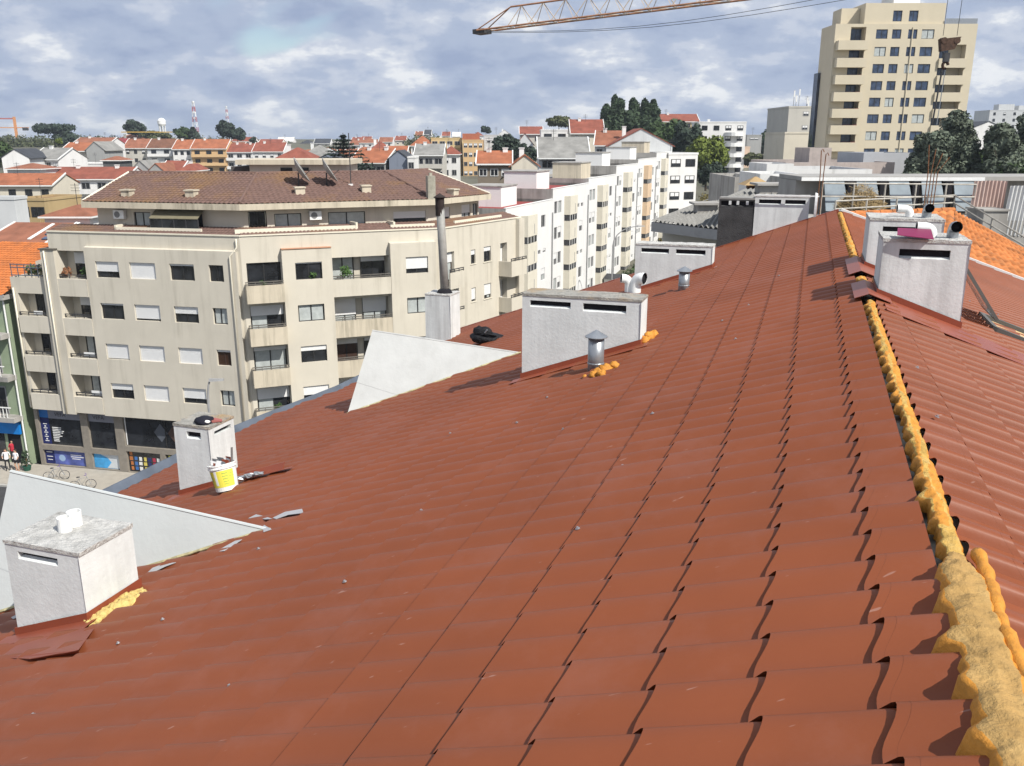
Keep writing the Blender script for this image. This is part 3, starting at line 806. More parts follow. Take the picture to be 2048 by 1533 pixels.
# ---------------------------------------------------------------- loose things on the roof
P = RL(455, 979, -1, .05)
bk = thing('paint_bucket', 'white and yellow plastic paint bucket full of metal offcuts against the narrow chimney', 'bucket', HOME_M @ Vector(P), 0)
bk.rotation_euler = (R_(-6), R_(-14), -AZ)
r0, r1, hh = 0.118, 0.142, 0.285
mb = MB(); mb.lathe([(0, 0), (r0, 0), (r1, hh), (r1 - .006, hh), (r0 - .01, .02), (0, .02)], 28); build('tub', mb, M_pvc, bk, smooth=False)
mb = MB(); mb.lathe([(r1, hh - .045), (r1 + .008, hh - .043), (r1 + .008, hh - .03), (r1 + .002, hh - .028), (r1 + .002, hh - .012), (r1 + .009, hh - .01), (r1 + .009, hh + .003), (r1 - .004, hh + .004)], 28); build('rim', mb, M_pvc, bk)
def band(a0, a1, z0, z1, off, m, name, n=16):
    mb = MB()
    rr = lambda z: r0 + (r1 - r0) * z / hh + off
    for i in range(n):
        x, y = a0 + (a1 - a0) * i / n, a0 + (a1 - a0) * (i + 1) / n
        mb.poly([(rr(z0) * math.cos(x), rr(z0) * math.sin(x), z0), (rr(z0) * math.cos(y), rr(z0) * math.sin(y), z0), (rr(z1) * math.cos(y), rr(z1) * math.sin(y), z1), (rr(z1) * math.cos(x), rr(z1) * math.sin(x), z1)])
    return build(name, mb, m, bk)
band(R_(-165), R_(-5), .045, .225, .0012, mat('label_yellow', (0.74, 0.67, 0.09), rough=.5, var=.05), 'label_print')
band(R_(-98), R_(-84), .07, .225, .0022, M_pvc, 'label_print')
for k, (a, z, w) in enumerate(((-60, .19, .014), (-60, .16, .012), (-58, .13, .014), (-58, .10, .012), (-56, .075, .010), (-30, .18, .01), (-30, .15, .01))):
    band(R_(a), R_(a + 26), z, z + w * .6, .0022, mat('label_green', (0.28, 0.42, 0.1), rough=.5), 'label_print', 4)
mb = MB(); pts = []
for i in range(20):
    x = 2 * math.pi * i / 20
    a = R_(-135) + math.sin(x) * .32 * (1 if math.cos(x) > -.2 else .55); z = .13 + .075 * math.cos(x)
    rr = r0 + (r1 - r0) * z / hh + .0024
    pts.append((rr * math.cos(a), rr * math.sin(a), z))
mb.poly(pts); build('label_leaf', mb, mat('leaf_green', (0.09, 0.3, 0.17), rough=.5), bk)
mb = MB()
for i in range(12):
    a = i * .9; x, y = .075 * math.cos(a), .075 * math.sin(a); w = .03 + .03 * rnd.random()
    z0 = .2; z1 = hh + .02 + .07 * rnd.random()
    dx, dy = rnd.uniform(-.04, .04), rnd.uniform(-.04, .04)
    mb.hexa([(x - w, y - .002, z0), (x + w, y - .002, z0), (x + w, y + .002, z0), (x - w, y + .002, z0)], [(x - w * .7 + dx, y + dy, z1), (x + w * .7 + dx, y + dy, z1 - .02), (x + w * .7 + dx, y + dy + .004, z1 - .02), (x - w * .7 + dx, y + dy + .004, z1)], i % 3)
build('offcut', mb, [M_galv, M_sheet, M_pvc], bk)
mb = MB(); mb.hexa([(.10, .0, .2), (.125, .0, .2), (.125, .008, .2), (.10, .008, .2)], [(.14, .03, .44), (.165, .03, .44), (.165, .038, .44), (.14, .038, .44)]); build('stick', mb, mat('grey_wood', (0.2, 0.18, 0.17)), bk)

cp_ = plane_hit(409, 846, 2, -1.695)
cp = thing('work_cap', 'black cap with white patch lying on top of the narrow chimney', 'cap', HOME_M @ cp_, -AZ + .6)
mb = MB(); mb.blob((0, 0, .02), .105, 4, .25, 1.6, 16, 10, 0, (1, .85, .62)); build('crown', mb, mat('navy_cloth', (0.012, 0.013, 0.022), rough=.9), cp, smooth=True)
mb = MB(); mb.blob((.02, -.075, .03), .045, 2, .3, 2, 12, 8, 0, (1.1, .4, .5)); build('white_patch', mb, M_pvc, cp, smooth=True)
mb = MB(); mb.hexa([(.08, -.04, .005), (.19, -.01, .0), (.19, .05, .0), (.07, .06, .01)], [(.08, -.04, .035), (.19, -.01, .01), (.19, .05, .01), (.07, .06, .045)]); build('brim', mb, mat('faded_red_cloth', (0.3, 0.1, 0.09), rough=.9), cp)

P = RL(975, 688, -1, .0)
bg = thing('backpack', 'black backpack lying on the red tiles beyond the grey dormer', 'backpack', HOME_M @ P, -AZ)
mb = MB(); mb.blob((0, 0, .1), .25, 5, .35, 1.8, 22, 14, 0, (1.2, .8, .52)); build('body', mb, mat('black_nylon', (0.01, 0.01, 0.012), rough=.6, bump=.8, bscale=14), bg, smooth=True)
mb = MB(); mb.blob((-.08, -.03, .22), .14, 8, .5, 2.4, 16, 10, 0, (1.3, .8, .7)); build('pocket', mb, MATS['black_nylon'], bg, smooth=True)
mb = MB(); mb.tube([(.2, -.1, .16), (.22, -.16, .2), (.08, -.18, .22), (-.06, -.16, .2)], .016, 6); build('strap', mb, MATS['black_nylon'], bg)
mb = MB(); mb.tube([(.02, -.19, .24), (.07, -.2, .3)], .012, 6); build('buckle', mb, M_galv, bg)
P0, P1 = RL(480, 962, -1, .07), RL(580, 937, -1, .07)
of = thing('metal_strip', 'bent red steel strip lying on the tiles beside the bucket', 'metal strip', HOME_M @ P0, 0)
d = HOME_M @ P1 - HOME_M @ P0; L = d.length; ux = d.normalized(); uz = Vector((0, 0, 1)); uy = uz.cross(ux).normalized()
mb = MB()
mb.hexa([Vector((0, 0, 0)), ux * L, ux * L + uy * .06, uy * .06], [Vector((0, 0, .004)), ux * L + uz * .004, ux * L + uy * .06 + uz * .004, uy * .06 + uz * .004]); build('flange', mb, M_sheet, of)
mb = MB(); mb.hexa([uy * .05, ux * L * .8 + uy * .05, ux * L * .8 + uy * .06, uy * .06], [uy * .09 + uz * .07, ux * L * .8 + uy * .09 + uz * .07, ux * L * .8 + uy * .1 + uz * .07, uy * .1 + uz * .07]); build('upstand', mb, M_sheet, of)
mb = MB()
for k in range(3): mb.blob(ux * (.03 + .12 * k) + uz * .03, .05, k, .6, 2, 10, 6, 0, (1.2, .6, .5))
build('crumpled_foil', mb, M_galv, of)
# ---------------------------------------------------------------- shared building helpers
class Facet:
    def __init__(s, root, root_loc, a, b, z0=0.0):
        s.root = root
        a, b = Vector(a), Vector(b)
        s.len = (b - a).length
        s.rz = math.atan2(b.y - a.y, b.x - a.x)
        s.loc = (a.x - root_loc[0], a.y - root_loc[1], z0 - root_loc[2])
    def part(s, name, mb, mats, smooth=False):
        return build(name, mb, mats, s.root, smooth, loc=s.loc, rz=s.rz)
    def put(s, name, me, x, y, z, scale=None):
        c, sn = math.cos(s.rz), math.sin(s.rz)
        return obj(name, me, s.root, loc=(s.loc[0] + c * x - sn * y, s.loc[1] + sn * x + c * y, s.loc[2] + z), rz=s.rz, scale=scale)
ident = lambda x, y, z: (x, y, z)
_cache = {}
def frame_mesh(w, h, cols, m, bar=0.06, dep=0.07):
    k = ('fr', round(w, 2), round(h, 2), cols, m.name)
    if k not in _cache:
        mb = MB()
        mb.box(0, 0, 0, bar, dep, h).box(w - bar, 0, 0, w, dep, h).box(bar, 0, h - bar, w - bar, dep, h).box(bar, 0, 0, w - bar, dep, bar)
        for i in range(1, cols): mb.box(w * i / cols - bar * .6, -0.004, bar, w * i / cols + bar * .6, dep - .01, h - bar)
        _cache[k] = mb.mesh('window', m)
    return _cache[k]
def box_mesh(name, w, d, h, m):
    k = (name, round(w, 2), round(d, 2), round(h, 2), m.name)
    if k not in _cache:
        mb = MB(); mb.box(0, 0, 0, w, d, h); _cache[k] = mb.mesh(name, m)
    return _cache[k]
def window(fc, x0, x1, z0, z1, y=0.12, cols=2, shut=0.0, fm=None, gm=None, sill=True, mixed=True):
    fm = fm or M_alu
    w, h = x1 - x0, z1 - z0
    o = fc.put('window', frame_mesh(w, h, cols, fm), x0, y, z0)
    pw = (w - .12) / cols
    for i in range(cols):
        g = gm or (M_curt if mixed and rnd.random() < .3 else M_glass)
        obj('pane', box_mesh('pane', pw - .05, .02, h - .12, g), o, loc=(.06 + i * pw + .025, .03, .06))
    if shut > 0:
        obj('roller_shutter', box_mesh('roller_shutter', w - .03, .03, h * shut, M_shut), o, loc=(.015, -.05, h * (1 - shut)))
    if sill:
        obj('sill', box_mesh('sill', w + .16, .2, .05, M_cream), o, loc=(-.08, -y - .05, -.055))
    return o
def railing(fc, x0, x1, z, y, m=None, name='railing', n=4, rails=(.0, .14)):
    mb = MB(); m = m or M_dark
    for r in rails: mb.box(x0, y, z + r, x1, y + .06, z + r + .06)
    for i in range(n + 1):
        x = x0 + .03 + (x1 - x0 - .1) * i / n; mb.box(x, y + .01, z - .12, x + .04, y + .05, z + rails[-1])
    return fc.part(name, mb, m)
def tile_patch(mb, a, b, c, d, pitch=.26, row=.36, amp=.035, step=.03, seg=5, mi=0):
    """roof tiles on the quad a-b (eave) d-c (top): real relief, one strip of geometry for each course"""
    a, b, c, d = map(Vector, (a, b, c, d))
    ux = (b - a).normalized(); nrm = (b - a).cross(d - a).normalized()
    if nrm.z < 0: nrm = -nrm
    uy = nrm.cross(ux).normalized()
    if uy.dot(d - a) < 0: uy = -uy
    L = (d - a).dot(uy)
    xd, xc, xb = (d - a).dot(ux), (c - a).dot(ux), (b - a).dot(ux)
    n = max(1, int(round(L / row)))
    for j in range(n):
        k0, k1 = j / n, (j + 1) / n
        l0, l1 = xd * k0, xd * k1; r0, r1 = xb + (xc - xb) * k0, xb + (xc - xb) * k1
        lo, hi = max(min(l0, l1), -50), max(r0, r1)
        xs = []
        i = math.floor(lo / pitch * seg)
        while i * pitch / seg < hi + 1e-6:
            xs.append(i * pitch / seg); i += 1
        bot, top, lip = [], [], []
        for x in xs:
            h = amp * (0.5 + 0.5 * math.sin(2 * math.pi * x / pitch))
            xb_, xt_ = min(max(x, l0), r0), min(max(x, l1), r1)
            bot.append(mb.vert(a + ux * xb_ + uy * L * k0 + nrm * (h + step)))
            top.append(mb.vert(a + ux * xt_ + uy * L * k1 + nrm * h * .8))
            lip.append(mb.vert(a + ux * xb_ + uy * (L * k0 + .003) + nrm * (h * .8 - .004)))
        for i in range(len(xs) - 1):
            mb.f.append((bot[i], bot[i + 1], top[i + 1], top[i])); mb.m.append(mi)
            mb.f.append((lip[i], lip[i + 1], bot[i + 1], bot[i])); mb.m.append(mi)
    return mb
def text_part(body, size, m, parent, loc, rot, name='lettering'):
    cu = bpy.data.curves.new('txt', 'FONT'); cu.body = body; cu.size = size; cu.extrude = .006
    to = bpy.data.objects.new('txt', cu); COL.objects.link(to)
    bpy.context.view_layer.update()
    me = bpy.data.meshes.new_from_object(to)
    bpy.data.objects.remove(to)
    me.materials.clear(); me.materials.append(m)
    return obj(name, me, parent, loc=loc, rot=rot)

# ---------------------------------------------------------------- beige apartment block across the street
BP = [(-31.8, 60.0), (-17.7, 56.9), (-4.9, 62.1), (0.7, 71.2)]
BR = (-17.7, 56.9, 0.0)
BEI = thing('beige_apartment_block', 'angled beige apartment block with brown tile roof across the street', 'building', BR)
f1, f2, f3 = [Facet(BEI, BR, a, b) for a, b in zip(BP, BP[1:])]
ROW = [14.48, 11.62, 8.77, 5.92]
ZT, ZB, ZL = 17.45, 4.7, 16.5
def deep(mb, x0, x1, z0, z1, d):
    mb.poly([(x0, d, z0), (x1, d, z0), (x1, d, z1), (x0, d, z1)])
# facet 1: flat wall with loggias
lg = [(0.62, 14.3, 2.86, 16.2, .9)] + [(0.62, r - .08, 2.86, r + 1.55, .9) for r in ROW[1:]]
mb = MB(); panel(mb, ident, f1.len, ZB, ZT, lg, .2)
for h in lg: deep(mb, *h[0:1], h[2], h[1] - .0, h[3], .9)
f1.part('wall', mb, M_beige)
lw = [(-3.05, r - .08, -.95, r + 1.5, .9) for r in ROW[1:]]
mb = MB(); panel(mb, lambda x, y, z: (x - 3.5, y, z), 3.05, ZB, 14.25, [(h[0] + 3.5, h[1], h[2] + 3.5, h[3], h[4]) for h in lw], .2)
for h in lw: deep(mb, h[0], h[2], h[1], h[3], .9)
mb.box(-3.5, 2.2, ZB, -.45, 9, 14.25).box(-3.5, 0.02, ZB, -3.38, 2.2, 14.25)
mb.hexa([(-3.5, 2.6, 14.2), (-.45, 2.6, 14.2), (-.45, 3.0, 14.2), (-3.5, 3.0, 14.2)], [(-3.5, 2.6, 15.0), (-.45, 2.6, 15.9), (-.45, 3.0, 15.9), (-3.5, 3.0, 15.0)])
f1.part('wall', mb, M_beige)
mb = MB(); mb.box(-.45, -.35, ZB - .2, .6, 2.2, 16.25); f1.part('pier', mb, M_beige)
mb = MB(); mb.box(-.55, -.42, 16.26, .66, 2.2, 16.34); f1.part('pier_cap', mb, mat('dark_coping', (0.1, 0.09, 0.075)))
# projecting window panel of facet 1
cols1 = [(3.7, 5.48), (6.31, 8.25), (9.32, 11.12), (12.2, 13.25)]
SH1 = [[.62, 1, .12, 0], [.12, .88, .45, 0], [.95, 1, 1, .15], [.42, 1, .68, 0]]
holes = [(a, r, b, r + 1.1) for r in ROW for (a, b) in cols1]
mb = MB(); panel(mb, lambda x, y, z: (x + 2.92, y - .28, z), 11.3, ZB - .15, ZL, [(h[0] - 2.92, h[1], h[2] - 2.92, h[3]) for h in holes], .26)
mb.poly([(2.92, -.28, ZB - .15), (2.92, -.28, ZL), (2.92, 0, ZL), (2.92, 0, ZB - .15)]).poly([(14.22, -.28, ZL), (14.22, -.28, ZB - .15), (14.22, 0, ZB - .15), (14.22, 0, ZL)]).poly([(2.92, -.28, ZL), (14.22, -.28, ZL), (14.22, 0, ZL + .05), (2.92, 0, ZL + .05)]).poly([(2.92, -.28, ZB - .15), (2.92, 0, ZB - .15), (14.22, 0, ZB - .15), (14.22, -.28, ZB - .15)])
f1.part('wall_panel', mb, M_beige)
for ri, r in enumerate(ROW):
    for ci, (a, b) in enumerate(cols1):
        gm = None
        if ci == 3: gm = [M_glass, M_curt, mat('brown_interior', (0.05, 0.025, 0.015), rough=.3), M_curt][ri]
        window(f1, a, b, r, r + 1.1, y=-.12, cols=2, shut=SH1[ri][ci], gm=gm, fm=M_alub if (ri, ci) == (2, 3) else None, mixed=False)
for k, h in enumerate(lg):
    window(f1, 1.3, 2.6, h[1] - .45, h[3] - .2, y=.8, cols=2, shut=.35 if k < 2 else .0, gm=[M_glass, M_glass, M_curt, M_curt][k], sill=False)
    railing(f1, .62, 2.9, h[1] + .08, -.1, n=3)
    mb = MB(); mb.box(.55, -.32, h[1] - 1.2, 2.9, -.005, h[1]); f1.part('balcony_parapet', mb, M_beige)
for k, h in enumerate(lw):
    window(f1, -2.35, -1.15, h[1] - .4, h[3] - .15, y=.8, cols=2, sill=False, mixed=False)
    railing(f1, -3.1, -.95, h[1] + .08, -.08, n=3)
    mb = MB(); mb.box(-3.1, -.2, h[1] - 1.2, -.6, -.004, h[1]); f1.part('balcony_parapet', mb, M_beige)
railing(f1, -3.4, -.6, 14.35, .02, mat('blue_grey_steel', (0.1, 0.12, 0.15), rough=.5), rails=(0, .55, .75), n=5)
def leafy(fc, x, y, z, r, n, m):
    mb = MB(); rr = random.Random(int(x * 100 + z * 7))
    for i in range(n):
        d = Vector((rr.gauss(0, 1), rr.gauss(0, 1), rr.gauss(0, 1))).normalized() * r * rr.random() ** .5; c = Vector((x, y, z)) + d
        a = Vector((rr.gauss(0, 1), rr.gauss(0, 1), rr.gauss(0, 1))).normalized() * .13; e = a.orthogonal().normalized() * .07; mb.poly([c - a, c + e, c + a, c - e])
    fc.part('balcony_plant', mb, m)
M_bal = mat('balcony_leaf', (0.05, 0.1, 0.025), rough=.8, var=.4, scale=5)
leafy(f1, 2.5, .3, 14.75, .42, 130, M_bal); leafy(f1, 1.0, .2, 14.7, .35, 60, MATS.get('rusty_steel')); leafy(f1, -2.0, .5, 14.7, .5, 90, M_bal); leafy(f1, -1.3, .5, 14.75, .4, 60, M_bal)
for (x, z, w_, h_) in ((1.7, 8.75, .9, .35), (1.9, 5.9, .9, .4), (-1.9, 11.6, .7, .3)):
    mb = MB(); mb.box(x, -.06, z, x + w_, -.03, z + h_); f1.part('hung_cloth', mb, M_pvc)
# trellis and plants on the roof terrace
mb = MB()
for i in range(16):
    x = -2.6 + i * .13
    mb.hexa([(x, .3, 14.3), (x + .03, .3, 14.3), (x + .03, .32, 14.3), (x, .32, 14.3)], [(x + .5, .3, 15.1), (x + .53, .3, 15.1), (x + .53, .32, 15.1), (x + .5, .32, 15.1)])
    mb.hexa([(x + .5, .33, 14.3), (x + .53, .33, 14.3), (x + .53, .35, 14.3), (x + .5, .35, 14.3)], [(x, .33, 15.1), (x + .03, .33, 15.1), (x + .03, .35, 15.1), (x, .35, 15.1)])
f1.part('trellis', mb, mat('trellis_wood', (0.4, 0.33, 0.2)))['kind'] = 'stuff'
# white down pipes
def pipe_on(fc, pts, m=None, r=.055):
    mb = MB(); mb.tube(pts, r, 8); return fc.part('down_pipe', mb, m or M_cream, True)
pipe_on(f1, [(-.1, -.42, 16.2), (-.1, -.42, 4.5)])
pipe_on(f1, [(-3.3, -.08, 13.5), (-3.3, -.08, 4.7)])
pipe_on(f1, [(14.25, -.1, 17.3), (14.25, -.1, 16.75), (13.85, -.36, 16.2), (13.85, -.36, 4.6)])
# facet 2
colA, colB, colC, colD = (0.3, 2.5), (3.38, 5.14), [(5.95, 7.54), (8.02, 9.72)], (10.95, 12.55)
holes = []
for r in ROW:
    holes.append((colA[0], r - 1.0, colA[1], r + 1.22, .3))
    holes.append((5.86, r - 1.1, 9.85, r + 1.3, .9))
mb = MB(); panel(mb, ident, f2.len, ZB, ZT, holes, .25)
for h in holes: deep(mb, h[0], h[2], h[1], h[3], h[4])
f2.part('wall', mb, M_beige)
for (xa, xb, cc, SH, zl) in ((2.55, 5.84, colB, [.08, 0, .3, .55], 16.48), (9.87, 13.15, colD, [.72, 0, 1, .5], 16.62)):
    hs = [(cc[0] - xa, r, cc[1] - xa, r + 1.15) for r in ROW]
    mb = MB(); panel(mb, lambda x, y, z: (x + xa, y - .45, z), xb - xa, ZB - .15, zl, hs, .3)
    for x, fl in ((xa, 1), (xb, 0)):
        q = [(x, -.45, ZB - .15), (x, -.45, zl), (x, 0, zl), (x, 0, ZB - .15)]; mb.poly(q if fl else list(reversed(q)))
    mb.poly([(xa, -.45, zl), (xb, -.45, zl), (xb, 0, zl + .05), (xa, 0, zl + .05)])
    f2.part('wall_panel', mb, M_beige)
    if xa < 5:
        mb = MB(); mb.box(xa, -.48, zl + .055, xb, .0, zl + .1); f2.part('ledge', mb, mat('terracotta_ledge', (0.45, 0.24, 0.15)))
    for k, r in enumerate(ROW):
        window(f2, cc[0], cc[1], r, r + 1.15, y=-.3, cols=2, shut=SH[k], gm=M_curt if SH[k] == 0 else M_glass)
for k, r in enumerate(ROW):
    window(f2, colA[0] + .02, colA[1] - .02, r - 1.0, r + 1.2, y=.12, cols=2, sill=False, shut=[0, .3, .1, .35][k], gm=[M_glass, None, M_curt, None][k])
    mb = MB(); z0, z1 = r - 1.33, r - .15
    mb.box(0.1, -.95, z0, 2.52, -.83, z1).box(.1, -.83, z0, .22, -.002, z1).box(2.40, -.83, z0, 2.52, -.002, z1).box(.22, -.83, z0, 2.40, -.002, z0 + .15)
    f2.part('balcony_parapet', mb, M_beige_top)
    railing(f2, .05, 2.5, z1 + .06, -.93, mat('weathered_rail', (0.13, 0.12, 0.105)), n=4)
    for i, (a, b) in enumerate(colC):
        window(f2, a, b, r - .95, r + 1.25, y=.8, cols=2, sill=False, shut=[[.0, .18], [.55, .5], [.2, .15], [.4, .4]][k][i], gm=[[M_curt, M_glass], [M_curt, M_curt], [M_alub, M_glass], [M_curt, M_glass]][k][i])
    mb = MB(); mb.box(5.6, -.42, z0, 9.86, -.28, z1).box(5.6, -.28, z0, 9.86, -.003, z0 + .15); f2.part('balcony_parapet', mb, M_beige_top if k else M_beige)
    railing(f2, 5.6, 9.9, z1 + .06, -.4, MATS['weathered_rail'], n=6)
leafy(f2, 6.8, -.1, 14.8, .45, 120, M_bal); leafy(f2, 4.5, -.28, 14.75, .25, 50, M_bal); leafy(f2, 1.2, -.7, 14.4, .25, 40, M_bal); leafy(f2, 1.6, -.7, 5.9, .3, 50, M_bal)
pipe_on(f2, [(13.55, -.1, 17.2), (13.55, -.1, 16.6), (13.7, -.12, 16.0), (13.7, -.12, 4.8)])
# facet 3
holes = []
for r in ROW:
    holes += [(.25, r - .9, 1.35, r + 1.25, .35), (3.5, r + .05, 4.1, r + 1.1), (5.25, r, 6.25, r + 1.15), (7.6, r - 1.0, 8.6, r + 1.2, .6)]
mb = MB(); panel(mb, ident, f3.len, ZB, ZT, holes, .22)
for h in holes:
    if len(h) > 4: deep(mb, h[0], h[2], h[1], h[3], h[4])
f3.part('wall', mb, M_beige)
for k, r in enumerate(ROW):
    window(f3, .27, 1.33, r - .9, r + 1.22, y=.25, cols=2, shut=[.35, 1, .3, .2][k], fm=M_alub, sill=False)
    window(f3, 3.5, 4.1, r + .05, r + 1.1, cols=1, shut=[.35, .85, .5, .3][k])
    window(f3, 5.25, 6.25, r, r + 1.15, cols=2, shut=[.3, .75, 1, .6][k])
    window(f3, 7.62, 8.58, r - 1.0, r + 1.18, y=.5, cols=1, shut=.85, sill=False)
    mb = MB(); z0, z1 = r - 1.33, r - .15
    mb.box(0, -.6, z0, 1.75, -.48, z1).box(0, -.48, z0, 1.75, -.003, z0 + .15); f3.part('balcony_parapet', mb, M_beige)
    railing(f3, 0.0, 1.75, z1 + .06, -.58, n=3)
    mb = MB(); mb.box(7.35, -1.2, z0, 9.7, -1.08, z1).box(7.35, -1.08, z0, 7.47, -.002, z1).box(9.58, -1.08, z0, 9.7, -.002, z1).box(7.47, -1.08, z0, 9.58, -.002, z0 + .15); f3.part('balcony_parapet', mb, M_beige)
    railing(f3, 7.35, 9.7, z1 + .05, -1.18, n=4)
mb = MB(); mb.box(9.9, -.35, ZB, 10.7, .5, 17.4); f3.part('pier', mb, M_beige)

# offset lines of the plan, for roof and attic
PV = [Vector((x, y)) for x, y in BP]
def inset(s, e0=0.0, e1=0.0):
    ds = [(b - a).normalized() for a, b in zip(PV, PV[1:])]
    ns = [Vector((-d.y, d.x)) for d in ds]
    out = [PV[0] + ns[0] * s + ds[0] * e0]
    for i in (0, 1):
        m = (ns[i] + ns[i + 1]).normalized(); out.append(PV[i + 1] + m * (s / m.dot(ns[i])))
    out.append(PV[3] + ns[2] * s - ds[2] * e1)
    return [Vector((p.x - BR[0], p.y - BR[1], 0)) for p in out]
Zv = lambda p, z: Vector((p.x, p.y, z))
# body core and back
core = inset(2.4, .3, .3); back = inset(13.5, .3, .3)
mb = MB(); ringp = core + list(reversed(back)); mb.hexa([Zv(p, 0) for p in ringp], [Zv(p, 16.9) for p in ringp]); build('core', mb, M_beige, BEI)
# tiled skirt behind the parapet, parapet cap
o0, o1 = inset(.12), inset(1.65)
mb = MB()
for i in range(3): tile_patch(mb, Zv(o0[i], 17.5), Zv(o0[i + 1], 17.5), Zv(o1[i + 1], 17.86), Zv(o1[i], 17.86))
tag(build('tile_skirt', mb, M_brtile, BEI, True), kind='stuff')
mb = MB(); e0, e1 = inset(-.06), inset(.13)
for i in range(3): mb.hexa([Zv(e0[i], 17.45), Zv(e0[i + 1], 17.45), Zv(e1[i + 1], 17.45), Zv(e1[i], 17.45)], [Zv(e0[i], 17.53), Zv(e0[i + 1], 17.53), Zv(e1[i + 1], 17.53), Zv(e1[i], 17.53)])
build('coping', mb, M_cream, BEI)
# attic storey
at1 = inset(1.66, 2.9, 3.6)
AF = [Facet(BEI, BR, (a.x + BR[0], a.y + BR[1]), (b.x + BR[0], b.y + BR[1])) for a, b in zip(at1, at1[1:])]
AW = [[(2.8, 4.1, 17.0, 18.75, 2, M_curt, 0), (4.6, 5.5, 17.0, 18.75, 1, M_glass, 0), (5.8, 8.0, 17.3, 18.75, 3, M_glass, 0)],
      [(0.3, 1.5, 16.9, 18.9, 2, M_glass, 0), (2.0, 3.8, 17.3, 18.7, 2, M_curt, 0), (5.6, 8.2, 17.2, 18.7, 2, M_curt, 0), (10.2, 12.6, 17.0, 18.6, 2, M_glass, .3)],
      [(1.8, 2.7, 17.3, 18.7, 2, M_glass, .5), (4.2, 5.4, 17.2, 18.75, 2, M_curt, .4), (5.7, 6.4, 17.2, 18.75, 2, M_curt, 0)]]
for fc, ws in zip(AF, AW):
    mb = MB(); panel(mb, ident, fc.len, 16.8, 19.1, [(w[0], w[2], w[1], w[3]) for w in ws], .2); fc.part('attic_wall', mb, M_beige)
    for w in ws: window(fc, w[0], w[1], w[2], w[3], cols=w[4], gm=w[5], shut=w[6], sill=False, mixed=False)
mb = MB(); a, b = at1[0], inset(12, 2.9)[0]; mb.poly([Zv(a, 16.8), Zv(b, 16.8), Zv(b, 19.1), Zv(a, 19.1)]); a, b = at1[3], inset(12, 2.9, 3.6)[3]; mb.poly([Zv(b, 16.8), Zv(a, 16.8), Zv(a, 19.1), Zv(b, 19.1)]); build('attic_wall', mb, M_beige, BEI)
# eave band and roof
ea, eb = inset(.75, 2.4, 3.2), inset(1.9, 2.4, 3.2)
mb = MB()
for i in range(3): mb.hexa([Zv(ea[i], 19.05), Zv(ea[i + 1], 19.05), Zv(eb[i + 1], 19.05), Zv(eb[i], 19.05)], [Zv(ea[i], 19.44), Zv(ea[i + 1], 19.44), Zv(eb[i + 1], 19.44), Zv(eb[i], 19.44)])
build('eave_band', mb, M_beige_top, BEI)
rg = inset(7.0, 1.9, 2.9); bk_ = inset(13.3, 2.4, 3.2)
mb = MB(); e2 = inset(.85, 2.45, 3.25)
for i in range(3): tile_patch(mb, Zv(e2[i], 19.45), Zv(e2[i + 1], 19.45), Zv(rg[i + 1], 21.15), Zv(rg[i], 21.15), pitch=.34, row=.42, amp=.085, step=.035)
tag(build('roof', mb, M_brtile, BEI, True), kind='stuff')
mb = MB()
for i in range(3): mb.poly([Zv(bk_[i + 1], 19.45), Zv(bk_[i], 19.45), Zv(rg[i], 21.15), Zv(rg[i + 1], 21.15)])
mb.poly([Zv(bk_[0], 19.45), Zv(e2[0], 19.45), Zv(rg[0], 21.15)]).poly([Zv(e2[3], 19.45), Zv(bk_[3], 19.45), Zv(rg[3], 21.15)])
build('roof_back', mb, M_brtile, BEI)
def bar(name, a, b, r, m, parent, n=8):
    mb = MB(); mb.tube([a, b], r, n); return build(name, mb, m, parent)
for i in range(3): bar('ridge_tile', Zv(rg[i], 21.19), Zv(rg[i + 1], 21.19), .11, M_brtile, BEI)
for i in (1, 2): bar('hip_tile', Zv(e2[i], 19.54), Zv(rg[i], 21.2), .1, M_brtile, BEI)
bar('verge_trim', Zv(e2[0], 19.5), Zv(rg[0], 21.2), .08, M_cream, BEI); bar('verge_trim', Zv(e2[3], 19.5), Zv(rg[3], 21.2), .08, M_cream, BEI)
# terrace walls cut into the skirt
def low_wall(fc, pts, z0, z1, w=.14):
    for (a, b) in zip(pts, pts[1:]):
        d = Vector((b[0] - a[0], b[1] - a[1])); n = Vector((-d.y, d.x)).normalized() * w
        mb = MB(); mb.hexa([(a[0], a[1], z0), (b[0], b[1], z0), (b[0] + n.x, b[1] + n.y, z0), (a[0] + n.x, a[1] + n.y, z0)], [(a[0], a[1], z1), (b[0], b[1], z1), (b[0] + n.x, b[1] + n.y, z1), (a[0] + n.x, a[1] + n.y, z1)])
        fc.part('terrace_wall', mb, M_cream)
low_wall(f1, [(4.9, .55), (11.4, .55)], 17.3, 17.82); low_wall(f1, [(4.9, 1.6), (4.9, .55)], 17.3, 17.95)
low_wall(f2, [(-.2, .5), (7.9, .5)], 17.3, 17.85); low_wall(f2, [(7.9, .5), (7.7, 1.6)], 17.3, 18.05)
low_wall(f2, [(10.2, .5), (13.4, .5)], 17.3, 17.8); low_wall(f2, [(10.2, 1.6), (10.4, .5)], 17.3, 18.0)
low_wall(f3, [(2.2, .5), (8.6, .5)], 17.3, 17.8)
